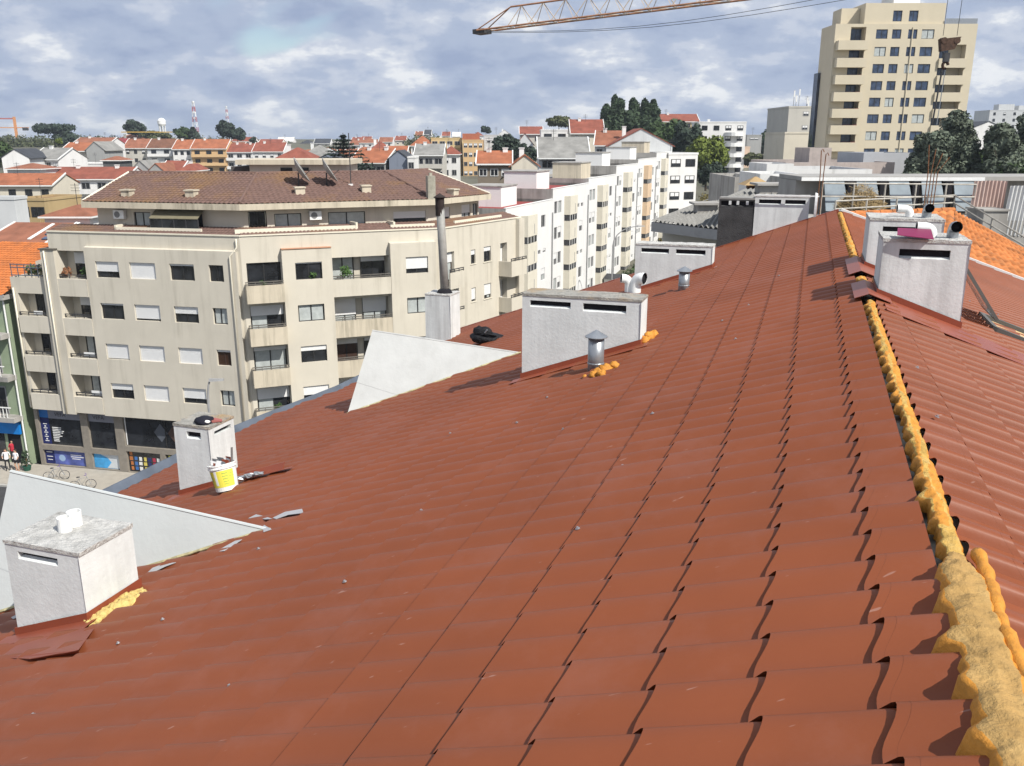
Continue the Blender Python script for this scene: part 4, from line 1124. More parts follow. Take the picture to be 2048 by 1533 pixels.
# glazed veranda, air conditioners
mb = MB(); mb.hexa([(4.6, -.95, 18.42), (8.2, -.95, 18.42), (8.2, -.0, 18.98), (4.6, .0, 18.98)], [(4.6, -.95, 18.46), (8.2, -.95, 18.46), (8.2, 0, 19.02), (4.6, 0, 19.02)]); AF[0].part('awning', mb, mat('olive_sheet', (0.2, 0.18, 0.12), rough=.4))
for i in range(5): mb = MB(); mb.box(4.6 + .89 * i, -.92, 17.4, 4.66 + .89 * i, -.86, 18.43); AF[0].part('veranda_post', mb, M_dark)
mb = MB(); mb.box(4.66, -.9, 17.45, 8.16, -.885, 18.4); AF[0].part('veranda_glass', mb, M_glass)
def aircon(fc, x, y, z):
    mb = MB(); mb.box(x, y, z, x + .8, y + .3, z + .58); o = fc.part('air_conditioner', mb, M_pvc)
    mb = MB(); pts = [(x + .3 + .22 * math.cos(a * .4), y - .006, z + .29 + .22 * math.sin(a * .4)) for a in range(16)]; mb.poly(list(reversed(pts))); build('fan_grille', mb, mat('grille_grey', (0.25, 0.25, 0.25), wave=(14, .5, 'X')), o)
aircon(AF[0], 1.5, -.4, 18.3); aircon(AF[1], 4.3, -.4, 18.25)
# little vents, flue stack, penthouse on the roof
def roof_pt(u, v):                           # point on the front roof planes
    best = None
    for i in range(3):
        a, b, c = [Zv(p, z) + Vector(BR) for p, z in ((e2[i], 19.45), (e2[i + 1], 19.45), (rg[i], 21.15))]
        n = (b - a).cross(c - a); o = Vector((0, 0, CZ)); d = ray(u, v)
        P = o + d * ((a - o).dot(n) / d.dot(n))
        k = (P - a).dot(b - a) / (b - a).length_squared
        if -.05 <= k <= 1.05 and (best is None or True):
            if best is None or abs(k - .5) < best[1]: best = (P, abs(k - .5), math.atan2(b.y - a.y, b.x - a.x))
    return best[0] - Vector(BR), best[2]
for (u, v) in ((255, 393), (383, 394), (600, 388), (732, 384), (907, 391)):
    P, rz = roof_pt(u, v)
    mb = MB(); mb.box(-.32, -.25, -.15, .32, .35, .38).box(-.38, -.32, .38, .38, .42, .47); build('roof_vent', mb, M_beige_top, BEI, loc=P, rz=rz)
P, rz = roof_pt(862, 397)
mb = MB(); mb.box(-.28, -.25, -.3, .28, .25, 1.55).box(-.1, -.1, 1.55, .1, .1, 1.75); build('flue_stack', mb, mat('old_stack', (0.33, 0.31, 0.25), var=.25, scale=4, streak=.6), BEI, loc=P, rz=rz)
pa, pb = at(500, 349, 68), at(693, 349, 68)
mb = MB(); mb.box(0, 0, -1.5, pb.x - pa.x, 5, .72); ph = build('penthouse', mb, M_beige, BEI, loc=pa - Vector(BR))
mb = MB(); mb.box(-.9, -.55, .72, pb.x - pa.x + .35, 5.4, 1.08); build('slab', mb, M_beige_top, ph)
for x in (2.35, 3.6): mb = MB(); mb.box(x, -.03, .1, x + .9, .02, .5); build('window', mb, M_glass, ph)
mb = MB(); mb.box(-1.6, .6, -1.5, -.002, 4.5, .55); build('dark_side', mb, mat('dark_cladding', (0.08, 0.07, 0.065)), ph)

# ---------------------------------------------------------------- shops at street level
mb = MB()
sh1 = [(-3.2, 1.75, .35, 4.5), (.95, 1.75, 3.15, 4.5), (3.85, 2.15, 13.6, 4.45), (-3.2, .2, .35, 1.35), (.95, .2, 3.15, 1.35), (3.85, .15, 6.6, 1.75), (7.0, .0, 9.2, 1.75), (9.6, .15, 13.6, 1.75)]
panel(mb, lambda x, y, z: (x - 3.5, y + .25, z), f1.len + 3.5, 0, 4.7, [(h[0] + 3.5, h[1], h[2] + 3.5, h[3]) for h in sh1], .25)
mb.poly([(-3.5, .25, 0), (-3.5, .25, 4.7), (-3.5, 5, 4.7), (-3.5, 5, 0)])
f1.part('shop_front', mb, M_stone)
mb = MB(); mb.poly([(-3.5, .0, 4.69), (f1.len, 0, 4.69), (f1.len, .3, 4.69), (-3.5, .3, 4.69)]); f1.part('soffit', mb, M_beige)
M_navy = mat('navy_print', (0.015, 0.022, 0.11), rough=.4, var=.1); M_bluep = mat('sea_print', (0.09, 0.12, 0.36), rough=.35, var=.5, scale=1.2)
M_sea = mat('turquoise_print', (0.06, 0.32, 0.62), rough=.35, var=.4, scale=.9); M_signg = mat('sign_grey', (0.2, 0.205, 0.24), rough=.5)
def sheet(fc, name, x0, z0, x1, z1, y, m, t=.012):
    mb = MB(); mb.box(x0, y, z0, x1, y + t, z1); return fc.part(name, mb, m)
for h in sh1[:3] + sh1[5:]: sheet(f1, 'shop_glass', h[0], h[1], h[2], h[3], .44, M_glass)
sheet(f1, 'navy_panel', -3.2, 1.78, -2.45, 3.75, .42, M_navy); sheet(f1, 'blue_panel', -3.2, 3.8, -2.45, 4.48, .42, mat('bright_blue', (0.02, 0.14, 0.42), rough=.4))
s1 = sheet(f1, 'shop_sign', -2.4, 3.8, .34, 4.46, .36, M_signg); s2 = sheet(f1, 'shop_sign', .97, 3.8, 3.13, 4.46, .36, M_signg)
text_part('VEFA', .42, M_dark, s1, (-1.85, .352, 4.0), (math.pi / 2, 0, 0)); text_part('VEFA', .42, M_dark, s2, (1.35, .352, 4.0), (math.pi / 2, 0, 0))
for k, w in enumerate((.75, .72, .95, .85, .6, .75, .5, .45, .5)): sheet(f1, 'window_print', -2.25, 3.05 - k * .13, -2.25 + w, 3.11 - k * .13, .425, M_pvc)
for k in range(5): sheet(f1, 'window_print', -2.98, 3.3 - k * .33, -2.65, 3.36 - k * .33, .413, M_pvc)
for k in range(4): mb = MB(); mb.box(-2.88, .41, 3.1 - k * .33, -2.76, .418, 3.2 - k * .33); f1.part('window_print', mb, M_pvc)
sheet(f1, 'poster', -3.18, .22, -2.45, 1.33, .42, M_navy); p1_ = sheet(f1, 'poster', -2.4, .22, .33, 1.33, .42, M_bluep); sheet(f1, 'poster', .97, .22, 3.13, 1.33, .42, M_sea)
mb = MB(); mb.poly([(2.0, .418, .24), (3.12, .418, .24), (3.12, .418, 1.3), (1.5, .418, 1.3), (2.1, .418, 1.05), (2.4, .418, .7)]); f1.part('poster_print', mb, mat('sand_print', (0.55, 0.58, 0.6), rough=.4))
for k, (x, z, w) in enumerate(((-1.0, 1.0, .9), (-1.0, .85, 1.1), (-.9, .7, .7), (-3.05, .75, .5), (-3.0, .5, .4), (-3.05, 1.1, .5))): sheet(f1, 'poster_print', x, z, x + w, z + .05, .412, M_pvc)
mb = MB(); mb.poly([(-1.75 + .28 * math.cos(a * .52), .413, .72 + .26 * math.sin(a * .52)) for a in range(12)][::-1]); f1.part('poster_print', mb, mat('pale_blue_print', (0.3, 0.42, 0.6), rough=.4))
rc = [(0.45, 0.16, 0.05), (0.35, 0.03, 0.06), (0.6, 0.5, 0.12), (0.05, 0.15, 0.4), (0.6, 0.62, 0.6), (0.02, 0.03, 0.12), (0.7, 0.7, 0.68)]
for k in range(22):
    x, z = 3.95 + (k % 7) * .37, .25 + (k // 7) * .38; sheet(f1, 'notice', x + rnd.uniform(0, .08), z + rnd.uniform(0, .06), x + .27, z + .3, .42, mat('notice_%d' % (k % 7), rc[(k * 3 + k // 7) % 7], rough=.5))
for k in range(3): sheet(f1, 'window_mullion', 3.9 + 3.2 * k, 2.2, 3.98 + 3.2 * k, 4.4, .4, M_pvc if k == 0 else M_alu)
for k in range(5):
    mb = MB(); x = 6.2 + k * 1.1; mb.poly([(x, .43, 3.3), (x + .55, .43, 2.6), (x + 1.1, .43, 3.3), (x + .55, .43, 4.0)]); f1.part('window_print', mb, mat('lozenge_%d' % (k % 3), [(0.09, 0.1, 0.12), (0.08, 0.05, 0.04), (0.05, 0.06, 0.12)][k % 3], rough=.3))
sheet(f1, 'yellow_sticker', 7.15, 1.35, 7.45, 1.6, .42, mat('yellow_print', (0.6, 0.6, 0.04)))
mb = MB(); panel(mb, lambda x, y, z: (x, y + .25, z), f2.len, 0, 4.7, [(.6 + 3.3 * k, .3, 3.3 + 3.3 * k, 4.2) for k in range(4)], .25); f2.part('shop_front', mb, M_stone)
for k in range(4): sheet(f2, 'shop_glass', .6 + 3.3 * k, .3, 3.3 + 3.3 * k, 4.2, .44, M_glass)
mb = MB(); panel(mb, lambda x, y, z: (x, y + .25, z), f3.len, 0, 4.7, [(.6 + 3.3 * k, .3, 3.3 + 3.3 * k, 4.2) for k in range(3)], .25); f3.part('shop_front', mb, M_stone)
for k in range(3): sheet(f3, 'shop_glass', .6 + 3.3 * k, .3, 3.3 + 3.3 * k, 4.2, .44, M_glass)
# pavement in front
ia, ib = inset(0.2, -16, -2), inset(-3.6, -16, -2)
mb = MB()
B0 = Vector(BR)
for i in range(3): mb.hexa([Zv(ib[i], 0) + B0, Zv(ib[i + 1], 0) + B0, Zv(ia[i + 1], 0) + B0, Zv(ia[i], 0) + B0], [Zv(ib[i], .14) + B0, Zv(ib[i + 1], .14) + B0, Zv(ia[i + 1], .14) + B0, Zv(ia[i], .14) + B0])
tag(build('pavement', mb, M_pave), kind='structure')
ic, id_ = inset(-3.62, -16, -2), inset(-3.85, -16, -2)
mb = MB()
for i in range(3): mb.hexa([Zv(id_[i], 0) + B0, Zv(id_[i + 1], 0) + B0, Zv(ic[i + 1], 0) + B0, Zv(ic[i], 0) + B0], [Zv(id_[i], .13) + B0, Zv(id_[i + 1], .13) + B0, Zv(ic[i + 1], .13) + B0, Zv(ic[i], .13) + B0])
tag(build('kerb', mb, mat('kerb_stone', (0.4, 0.39, 0.36))), kind='structure')
# big satellite dishes and aerial standing on the roof
def dish(u, v, lab):
    P, rz = roof_pt(u, v)
    t = thing('satellite_dish', lab, 'satellite dish', P + Vector(BR), 0, 'dishes on the brown roof')
    mb = MB(); R0 = 0.95
    mb.lathe([(0.02, .0), (.5, .07), (R0, .28), (R0 + .02, .3), (R0, .33), (.5, .12), (0.02, .05)], 26)
    o = build('reflector', mb, mat('dish_grey', (0.3, 0.29, 0.27), rough=.6, var=.15), t, True, loc=(0.0, 0, .95), rot=Vector((.84, .17, .52)).to_track_quat('Z', 'Y').to_euler())
    mb = MB(); mb.tube([(0, 0, 0), (0, 0, .9)], .05, 8); build('post', mb, M_dark, t)
    mb = MB(); mb.tube([(.2, -.1, .5), (.95, -.3, 1.1)], .025, 6); build('feed_arm', mb, M_dark, t)
dish(598, 372, 'left one of two big grey dishes on the brown tile roof'); dish(654, 372, 'right one of two big grey dishes on the brown tile roof')
P, rz = roof_pt(702, 371)
t = thing('aerial_mast', 'thin aerial pole standing on the brown tile roof', 'aerial', P + Vector(BR))
bar('pole', (0, 0, 0), (0, 0, 3.6), .035, M_dark, t); mb = MB(); mb.box(-.15, -.15, -.05, .15, .15, .1); build('foot', mb, M_pvc, t)

# ---------------------------------------------------------------- green house at the left edge
GP = at(-60, 940, 62.5)
gr = thing('green_house', 'pale green house with white balconies and orange tile roof, left edge', 'house', (-42.5, 62.5, 0), R_(-12))
wG = 6.6
mb = MB(); mb.box(0, 0, 0, wG, 9, 12.8); build('wall', mb, mat('pale_green_render', (0.27, 0.33, 0.22), rough=.9, var=.08, streak=.3), gr)
mb = MB(); mb.box(-.3, -.5, 12.85, wG + .35, -.4, 13.0); build('roof_gutter', mb, M_alug, gr)
mb = MB(); tile_patch(mb, (-.3, -.5, 12.95), (wG + .3, -.5, 12.95), (wG + .3, 8.2, 15.6), (-.3, 8.2, 15.6), pitch=.3, row=.4, amp=.05, step=.045); tag(build('roof', mb, mat('orange_tile', (0.48, 0.155, 0.045), rough=.9, var=.22, scale=1.5, blotch=.5, blotch_col=(0.2, 0.09, 0.05), bl_scale=.8), gr, True), kind='stuff')
mb = MB(); mb.box(wG - .25, -.52, 12.6, wG + .3, 8.2, 12.9); build('eave', mb, M_conc, gr)
for k in range(3):
    z = 3.6 + 3.1 * k
    mb = MB(); mb.box(1.4, -.9, z, wG, 0, z + .35); sl = build('balcony', mb, M_conc, gr)
    for i in range(16): mb = MB(); mb.box(1.5 + i * .3, -.86, z + .35, 1.55 + i * .3, -.82, z + 1.1); build('baluster', mb, M_pvc, sl)
    mb = MB(); mb.box(1.4, -.88, z + 1.1, wG - .2, -.8, z + 1.17); build('handrail', mb, M_pvc, sl)
    for x in (2.4, 4.4): mb = MB(); mb.box(x, -.05, z + .4, x + 1.1, .04, z + 2.5); w = build('window', mb, M_alug, gr); mb = MB(); mb.box(x + .08, -.06, z + .45, x + 1.02, -.04, z + 2.4); build('pane', mb, M_glass, w)
mb = MB(); mb.tube([(wG - .05, -.12, 12.5), (wG - .05, -.12, 0.2)], .06, 8); build('down_pipe', mb, M_pvc, gr)
mb = MB(); mb.box(.3, -.25, 2.5, wG - .3, -.05, 3.4); build('blue_fascia', mb, mat('sign_blue', (0.01, 0.2, 0.6), rough=.4), gr)
mb = MB(); mb.box(.5, -.03, .1, wG - 1.9, .0 - .005, 2.4); build('shop_window', mb, M_glass, gr)
mb = MB(); mb.box(wG - 1.6, -.03, .1, wG - .5, -.005, 2.4); build('shop_door', mb, M_flue, gr)

# ---------------------------------------------------------------- people, plant, bicycle on the pavement
def person(lab, u, v, Y, h, top, legs, hair, skin=(0.5, 0.3, 0.2), bare=False, face=0.0, cap=None, lean=0.0):
    r_ = ray(u, v); k = (0.14 - CZ) / r_.z
    P = Vector((r_.x * k, r_.y * k, .14))
    t = thing('person', lab, 'person', P, face)
    s = h / 1.72
    V = [(0, 0, .95), (0, lean * .3, 1.2), (0, lean * .5, 1.42), (0, lean * .6, 1.5), (0, lean * .8, 1.6),
         (.10, 0, .9), (.12, .03, .5), (.12, .0, .06), (.12, -.12, .04), (-.10, 0, .9), (-.12, -.08, .5), (-.12, .05, .06), (-.12, -.07, .04),
         (.2, 0, 1.4), (.26, -.02, 1.15), (.22, -.16, .98), (-.2, 0, 1.4), (-.26, .02, 1.15), (-.22, -.12, .98)]
    Ed = [(0, 1), (1, 2), (2, 3), (3, 4), (0, 5), (5, 6), (6, 7), (7, 8), (0, 9), (9, 10), (10, 11), (11, 12), (2, 13), (13, 14), (14, 15), (2, 16), (16, 17), (17, 18)]
    Rr = [.15, .14, .14, .055, .06, .095, .06, .045, .035, .095, .06, .045, .035, .06, .045, .035, .06, .045, .035]
    me = bpy.data.meshes.new('body'); me.from_pydata([tuple(c * s for c in p) for p in V], Ed, [])
    o = obj('body', me, t)
    md = o.modifiers.new('skin', 'SKIN')
    for i, sv in enumerate(me.skin_vertices[0].data): sv.radius = (Rr[i] * s, Rr[i] * s * .8); sv.use_root = (i == 0)
    o.modifiers.new('sub', 'SUBSURF').levels = 1
    bpy.context.view_layer.update()
    dg = bpy.context.evaluated_depsgraph_get(); m2 = bpy.data.meshes.new_from_object(o.evaluated_get(dg))
    o.modifiers.clear(); o.data = m2
    skm, tm, lm = mat('skin_%d' % int(skin[0] * 100), skin, rough=.6), mat('cloth_%s' % lab[:12], top, rough=.9), mat('legs_%s' % lab[:12], legs, rough=.9)
    m2.materials.clear()
    for m in (skm, tm, lm): m2.materials.append(m)
    for p in m2.polygons:
        z = p.center.z / s; p.use_smooth = True
        p.material_index = 1 if (.93 < z < 1.47 and not (abs(p.center.x) / s > .215 and z < 1.2)) else (2 if z < .93 and abs(p.center.x) / s < .2 and (not bare or z > .62) else 0)
    mb = MB(); mb.blob((0, lean * s, 1.62 * s), .105 * s, 1, .06, 2, 12, 9, 0, (.85, .95, 1.15)); build('head', mb, skm, t, True)
    mb = MB(); mb.blob((0, (lean + .02) * s, 1.66 * s), .115 * s, 3, .1, 2, 12, 9, 0, (.9, .95, .95)); build('hair', mb, mat('hair_%s' % lab[:10], cap or hair, rough=.8), t, True)
    return t
person('person in white shirt and black trousers on the pavement at the left edge', 17, 942, 62, 1.72, (0.75, 0.75, 0.76), (0.02, 0.02, 0.024), (0.03, 0.02, 0.015), face=.4, lean=-.05)
person('person in white top and shorts with bare legs on the pavement', 36, 942, 62, 1.65, (0.75, 0.74, 0.73), (0.7, 0.68, 0.66), (0.04, 0.025, 0.02), bare=True, face=-.3)
person('person in red cap and red vest in the shop doorway', 30, 925, 63, 1.75, (0.45, 0.03, 0.05), (0.03, 0.03, 0.035), (0.5, 0.02, 0.04), face=.2, cap=(0.55, 0.02, 0.05))
r_ = ray(55, 941); k = (0.14 - CZ) / r_.z
t = thing('potted_shrub', 'small shrub in a green pot by the shop corner', 'plant', (r_.x * k, r_.y * k, .14))
mb = MB(); mb.lathe([(0, 0), (.22, 0), (.3, .35), (.27, .35), (.25, .3), (0, .3)], 14); build('pot', mb, mat('pot_green', (0.02, 0.09, 0.06), rough=.6), t)
mb = MB(); mb.tube([(0, 0, .3), (.03, 0, 1.1)], .03, 6); build('stem', mb, M_rust, t)
mb = MB()
for i in range(160):
    a, z = rnd.random() * 6.3, rnd.random(); rr = .34 * math.sqrt(rnd.random()) * (1.1 - .6 * z); c = Vector((rr * math.cos(a), rr * math.sin(a), .45 + 1.0 * z)); d = Vector((rnd.gauss(0, 1), rnd.gauss(0, 1), rnd.gauss(0, 1))).normalized() * .09; e = d.orthogonal().normalized() * .05
    mb.poly([c - d, c + e, c + d, c - e])
build('foliage', mb, mat('shrub_green', (0.03, 0.05, 0.025), rough=.8, var=.4, scale=4), t)
def bicycle(u, v, z, rz, lab, m):
    r_ = ray(u, v); k = (z - CZ) / r_.z
    t = thing('bicycle', lab, 'bicycle', (r_.x * k, r_.y * k, z), rz)
    for x in (0, 1.05):
        mb = MB(); pts = [(x + .33 * math.cos(i * .35), 0, .34 + .33 * math.sin(i * .35)) for i in range(19)]; mb.tube(pts, .022, 6, 0, False); w = build('wheel', mb, M_dark, t)
        for i in range(5): a = i * 1.257; mb = MB(); mb.tube([(x, 0, .34), (x + .32 * math.cos(a), 0, .34 + .32 * math.sin(a))], .006, 4); build('spoke', mb, M_galv, w)
    mb = MB(); mb.tube([(0, 0, .34), (.35, 0, .8), (.85, 0, .85), (.45, 0, .32), (.35, 0, .8)], .024, 6); mb.tube([(0, 0, .34), (.45, 0, .32)], .02, 6); build('frame', mb, m, t)
    mb = MB(); mb.tube([(1.05, 0, .34), (.85, 0, .85), (.8, 0, 1.05)], .022, 6); build('fork', mb, m, t)
    mb = MB(); mb.tube([(.72, -.28, 1.08), (.82, -.1, 1.06), (.82, .1, 1.06), (.72, .28, 1.08)], .018, 6); build('handlebar', mb, mat('purple_grip', (0.14, 0.07, 0.3), rough=.5), t)
    mb = MB(); mb.blob((.3, 0, .92), .12, 2, .1, 2, 10, 7, 0, (1.1, .6, .4)); build('saddle', mb, M_dark, t)
bicycle(98, 962, .14, .3, 'grey bicycle with purple handlebar parked at the kerb, left of another', M_galv)
bicycle(150, 981, .14, .35, 'bicycle with purple handlebar mostly hidden behind the pale dormer', M_alug)
# ---------------------------------------------------------------- stepped row of white blocks going up the hill
M_wr = mat('row_white', (0.71, 0.705, 0.69), rough=.9, var=.04, scale=.4, streak=.2, streak_col=(0.35, 0.35, 0.35), streak_s=1.2)
M_bay = mat('bay_cream', (0.64, 0.6, 0.5), rough=.9, var=.05)
M_peach = mat('bay_peach', (0.62, 0.46, 0.31), rough=.9, var=.05)
M_redfelt = mat('red_felt', (0.26, 0.05, 0.045), rough=.9)
RX = lambda y: 3.4 + 0.374 * (y - 94.6)
edges = [83.9, 97.5, 111.0, 124.2, 137.0, 150.0, 162.6]
tops = [-6.3, -5.2, -4.65, -3.5, -2.9, -2.1]
labs = ['lowest white block of the stepped row, next to the beige building', 'second white block up the stepped row', 'third white block of the stepped row, with an entrance porch', 'fourth white block of the stepped row', 'fifth block of the stepped row, with peach coloured bays', 'topmost white block of the stepped row']
for i in range(6):
    ya, yb = edges[i], edges[i + 1]
    a, b = Vector((RX(ya), ya)), Vector((RX(yb), yb))
    zt = CZ + tops[i]; zg = gh(a.x, ya) - 1.0
    rt = (a.x, a.y, zg)
    blk = thing('white_apartment_block', labs[i], 'building', rt, 0, 'stepped row of white blocks')
    fc = Facet(blk, rt, a, b, zg)
    H_ = zt - zg; Lw = fc.len
    wins = []
    nrow = 5
    for k in range(nrow):
        z = H_ - 2.75 - 2.85 * k
        if z < .6: continue
        wins += [(.6, 1.75, z, z + 1.35, 2), (2.05, 3.25, z, z + 1.35, 2)]
        if k % 2 == i % 2: wins.append((10.6, 12.0, z, z + 1.3, 2))
        else: wins.append((9.6, 10.5, z + .1, z + .55, 2)); wins.append((11.2, 12.2, z + .1, z + .55, 2))
    mb = MB(); panel(mb, ident, Lw, 0, H_, [(w[0], w[2], w[1], w[3]) for w in wins], .22)
    fc.part('wall', mb, M_wr)
    mb = MB(); mb.poly([(0, 0, 0), (0, 0, H_), (0, 9, H_), (0, 9, 0)]).poly([(Lw, 0, H_), (Lw, 0, 0), (Lw, 9, 0), (Lw, 9, H_)]).poly([(Lw, 9, 0), (0, 9, 0), (0, 9, H_), (Lw, 9, H_)]).box(.25, .6, H_ - .5, Lw - .25, 8.6, H_ - .35)
    fc.part('side_wall', mb, M_conc)
    mb = MB(); mb.box(.3, .25, H_ - .34, Lw - .3, 8.7, H_ - .3); fc.part('flat_roof', mb, M_redfelt if i < 2 else M_conc)
    mb = MB(); mb.box(-.02, -.04, H_, Lw, .2, H_ + .07); fc.part('coping', mb, M_white)
    for w in wins:
        o = fc.put('window', frame_mesh(w[1] - w[0], w[3] - w[2], w[4], M_alug), w[0], .1, w[2])
        obj('pane', box_mesh('pane', w[1] - w[0] - .1, .02, w[3] - w[2] - .1, M_curt if rnd.random() < .4 else M_glass), o, loc=(.05, .04, .05))
        if rnd.random() < .35: obj('roller_shutter', box_mesh('roller_shutter', w[1] - w[0] - .04, .03, (w[3] - w[2]) * .5, M_shut), o, loc=(.02, -.04, (w[3] - w[2]) * .5))
    bm = M_peach if i == 4 else M_bay
    for k in range(nrow):
        z1 = H_ - 1.0 - 2.85 * k if k == 0 else H_ - .95 - 2.85 * k
        z0 = H_ - 3.1 - 2.85 * k
        if z1 < .8: continue
        z0 = max(z0, .1)
        mb = MB(); mb.box(4.3, -.75, z0, 7.2, -.002, z1); fc.part('bay', mb, bm)
        mb = MB(); mb.box(6.2, -.78, z0 + .2, 6.28, -.752, z1 - .9); fc.part('bay_groove', mb, M_alug)
        mb = MB(); mb.box(4.36, -.7, z0 - .66, 7.14, -.01, z0 - .002); o = fc.part('ribbon_window', mb, M_glass)
        for q in range(4): mb2 = MB(); mb2.box(4.34 + q * .92, -.73, z0 - .68, 4.42 + q * .92, -.7, z0 - .004); build('mullion', mb2, M_pvc, o)
    for x in (Lw - .25,): mb = MB(); mb.tube([(x, -.1, 0), (x, -.1, H_ - 1.4)], .07, 6); fc.part('down_pipe', mb, M_alug)
    # stair head on the roof
    hx = 2.0 if i % 2 else 5.5
    mb = MB(); mb.box(hx, 2.6, H_ - .3, hx + 4.6, 6.5, H_ + 1.7); so = fc.part('stair_head', mb, [M_white, M_white, M_beige_top, M_white, M_white, M_beige_top][i])
    mb = MB(); mb.box(hx - .1, 2.5, H_ + 1.7, hx + 4.7, 6.6, H_ + 1.82); build('slab', mb, M_conc, so)
    if i == 2:
        mb = MB(); mb.box(5.2, -3.2, 0, 7.8, -1.0, 3.6); po = fc.part('porch', mb, M_white)
        mb = MB(); mb.hexa([(5.0, -3.4, 3.6), (8.0, -3.4, 3.6), (8.0, -.9, 3.6), (5.0, -.9, 3.6)], [(6.4, -3.2, 4.1), (6.6, -3.2, 4.1), (6.6, -1.0, 4.1), (6.4, -1.0, 4.1)]); build('porch_roof', mb, M_dark, po)
        mb = MB(); mb.box(5.5, -3.24, .1, 7.5, -3.21, 3.2); build('porch_opening', mb, M_flue, po)

# ---------------------------------------------------------------- generic houses of the town
ROOFC = dict(o=(0.32, 0.115, 0.058), r=(0.235, 0.075, 0.05), b=(0.17, 0.08, 0.05), g=(0.24, 0.235, 0.22), d=(0.055, 0.06, 0.07), m=(0.22, 0.045, 0.05), w=(0.6, 0.6, 0.58), k=(0.26, 0.105, 0.062), l=(0.4, 0.4, 0.39), e=(0.4,0.38,0.34))
def roof_m(k): return mat('town_roof_' + k, ROOFC[k], rough=.95, var=.25, scale=.6, wave=(1.6, .25, 'X'), blotch=.35, blotch_col=tuple(c * .6 for c in ROOFC[k]), bl_scale=.25)
WALLC = dict(w=(0.72, 0.71, 0.69), c=(0.62, 0.57, 0.47), o=(0.62, 0.42, 0.22), y=(0.6, 0.46, 0.24), g=(0.34, 0.34, 0.33), l=(0.55, 0.56, 0.56), b=(0.2, 0.225, 0.28), t=(0.45, 0.62, 0.56), p=(0.6, 0.45, 0.34), k=(0.2, 0.165, 0.125), h=(0.42, 0.31, 0.16), d=(0.1, 0.1, 0.1), e=(0.5, 0.48, 0.43))
def wall_m(k): return mat('town_wall_' + k, WALLC[k], rough=.92, var=.06, scale=.3, streak=.3 if k not in 'g' else .7, streak_col=tuple(c * .35 for c in WALLC[k]), streak_s=.8)
def unit_window(fr):
    k = ('unitwin', fr.name)
    if k not in _cache:
        mb = MB(); f = .07
        mb.box(0, -.06, 0, f, 0, 1).box(1 - f, -.06, 0, 1, 0, 1).box(f, -.06, 1 - f, 1 - f, 0, 1).box(f, -.06, 0, 1 - f, 0, f).box(.47, -.055, f, .53, 0, 1 - f)
        mb.poly([(f, -.012, f), (1 - f, -.012, f), (1 - f, -.012, 1 - f), (f, -.012, 1 - f)], 1)
        _cache[k] = mb.mesh('window', [fr, M_glass])
    return _cache[k]
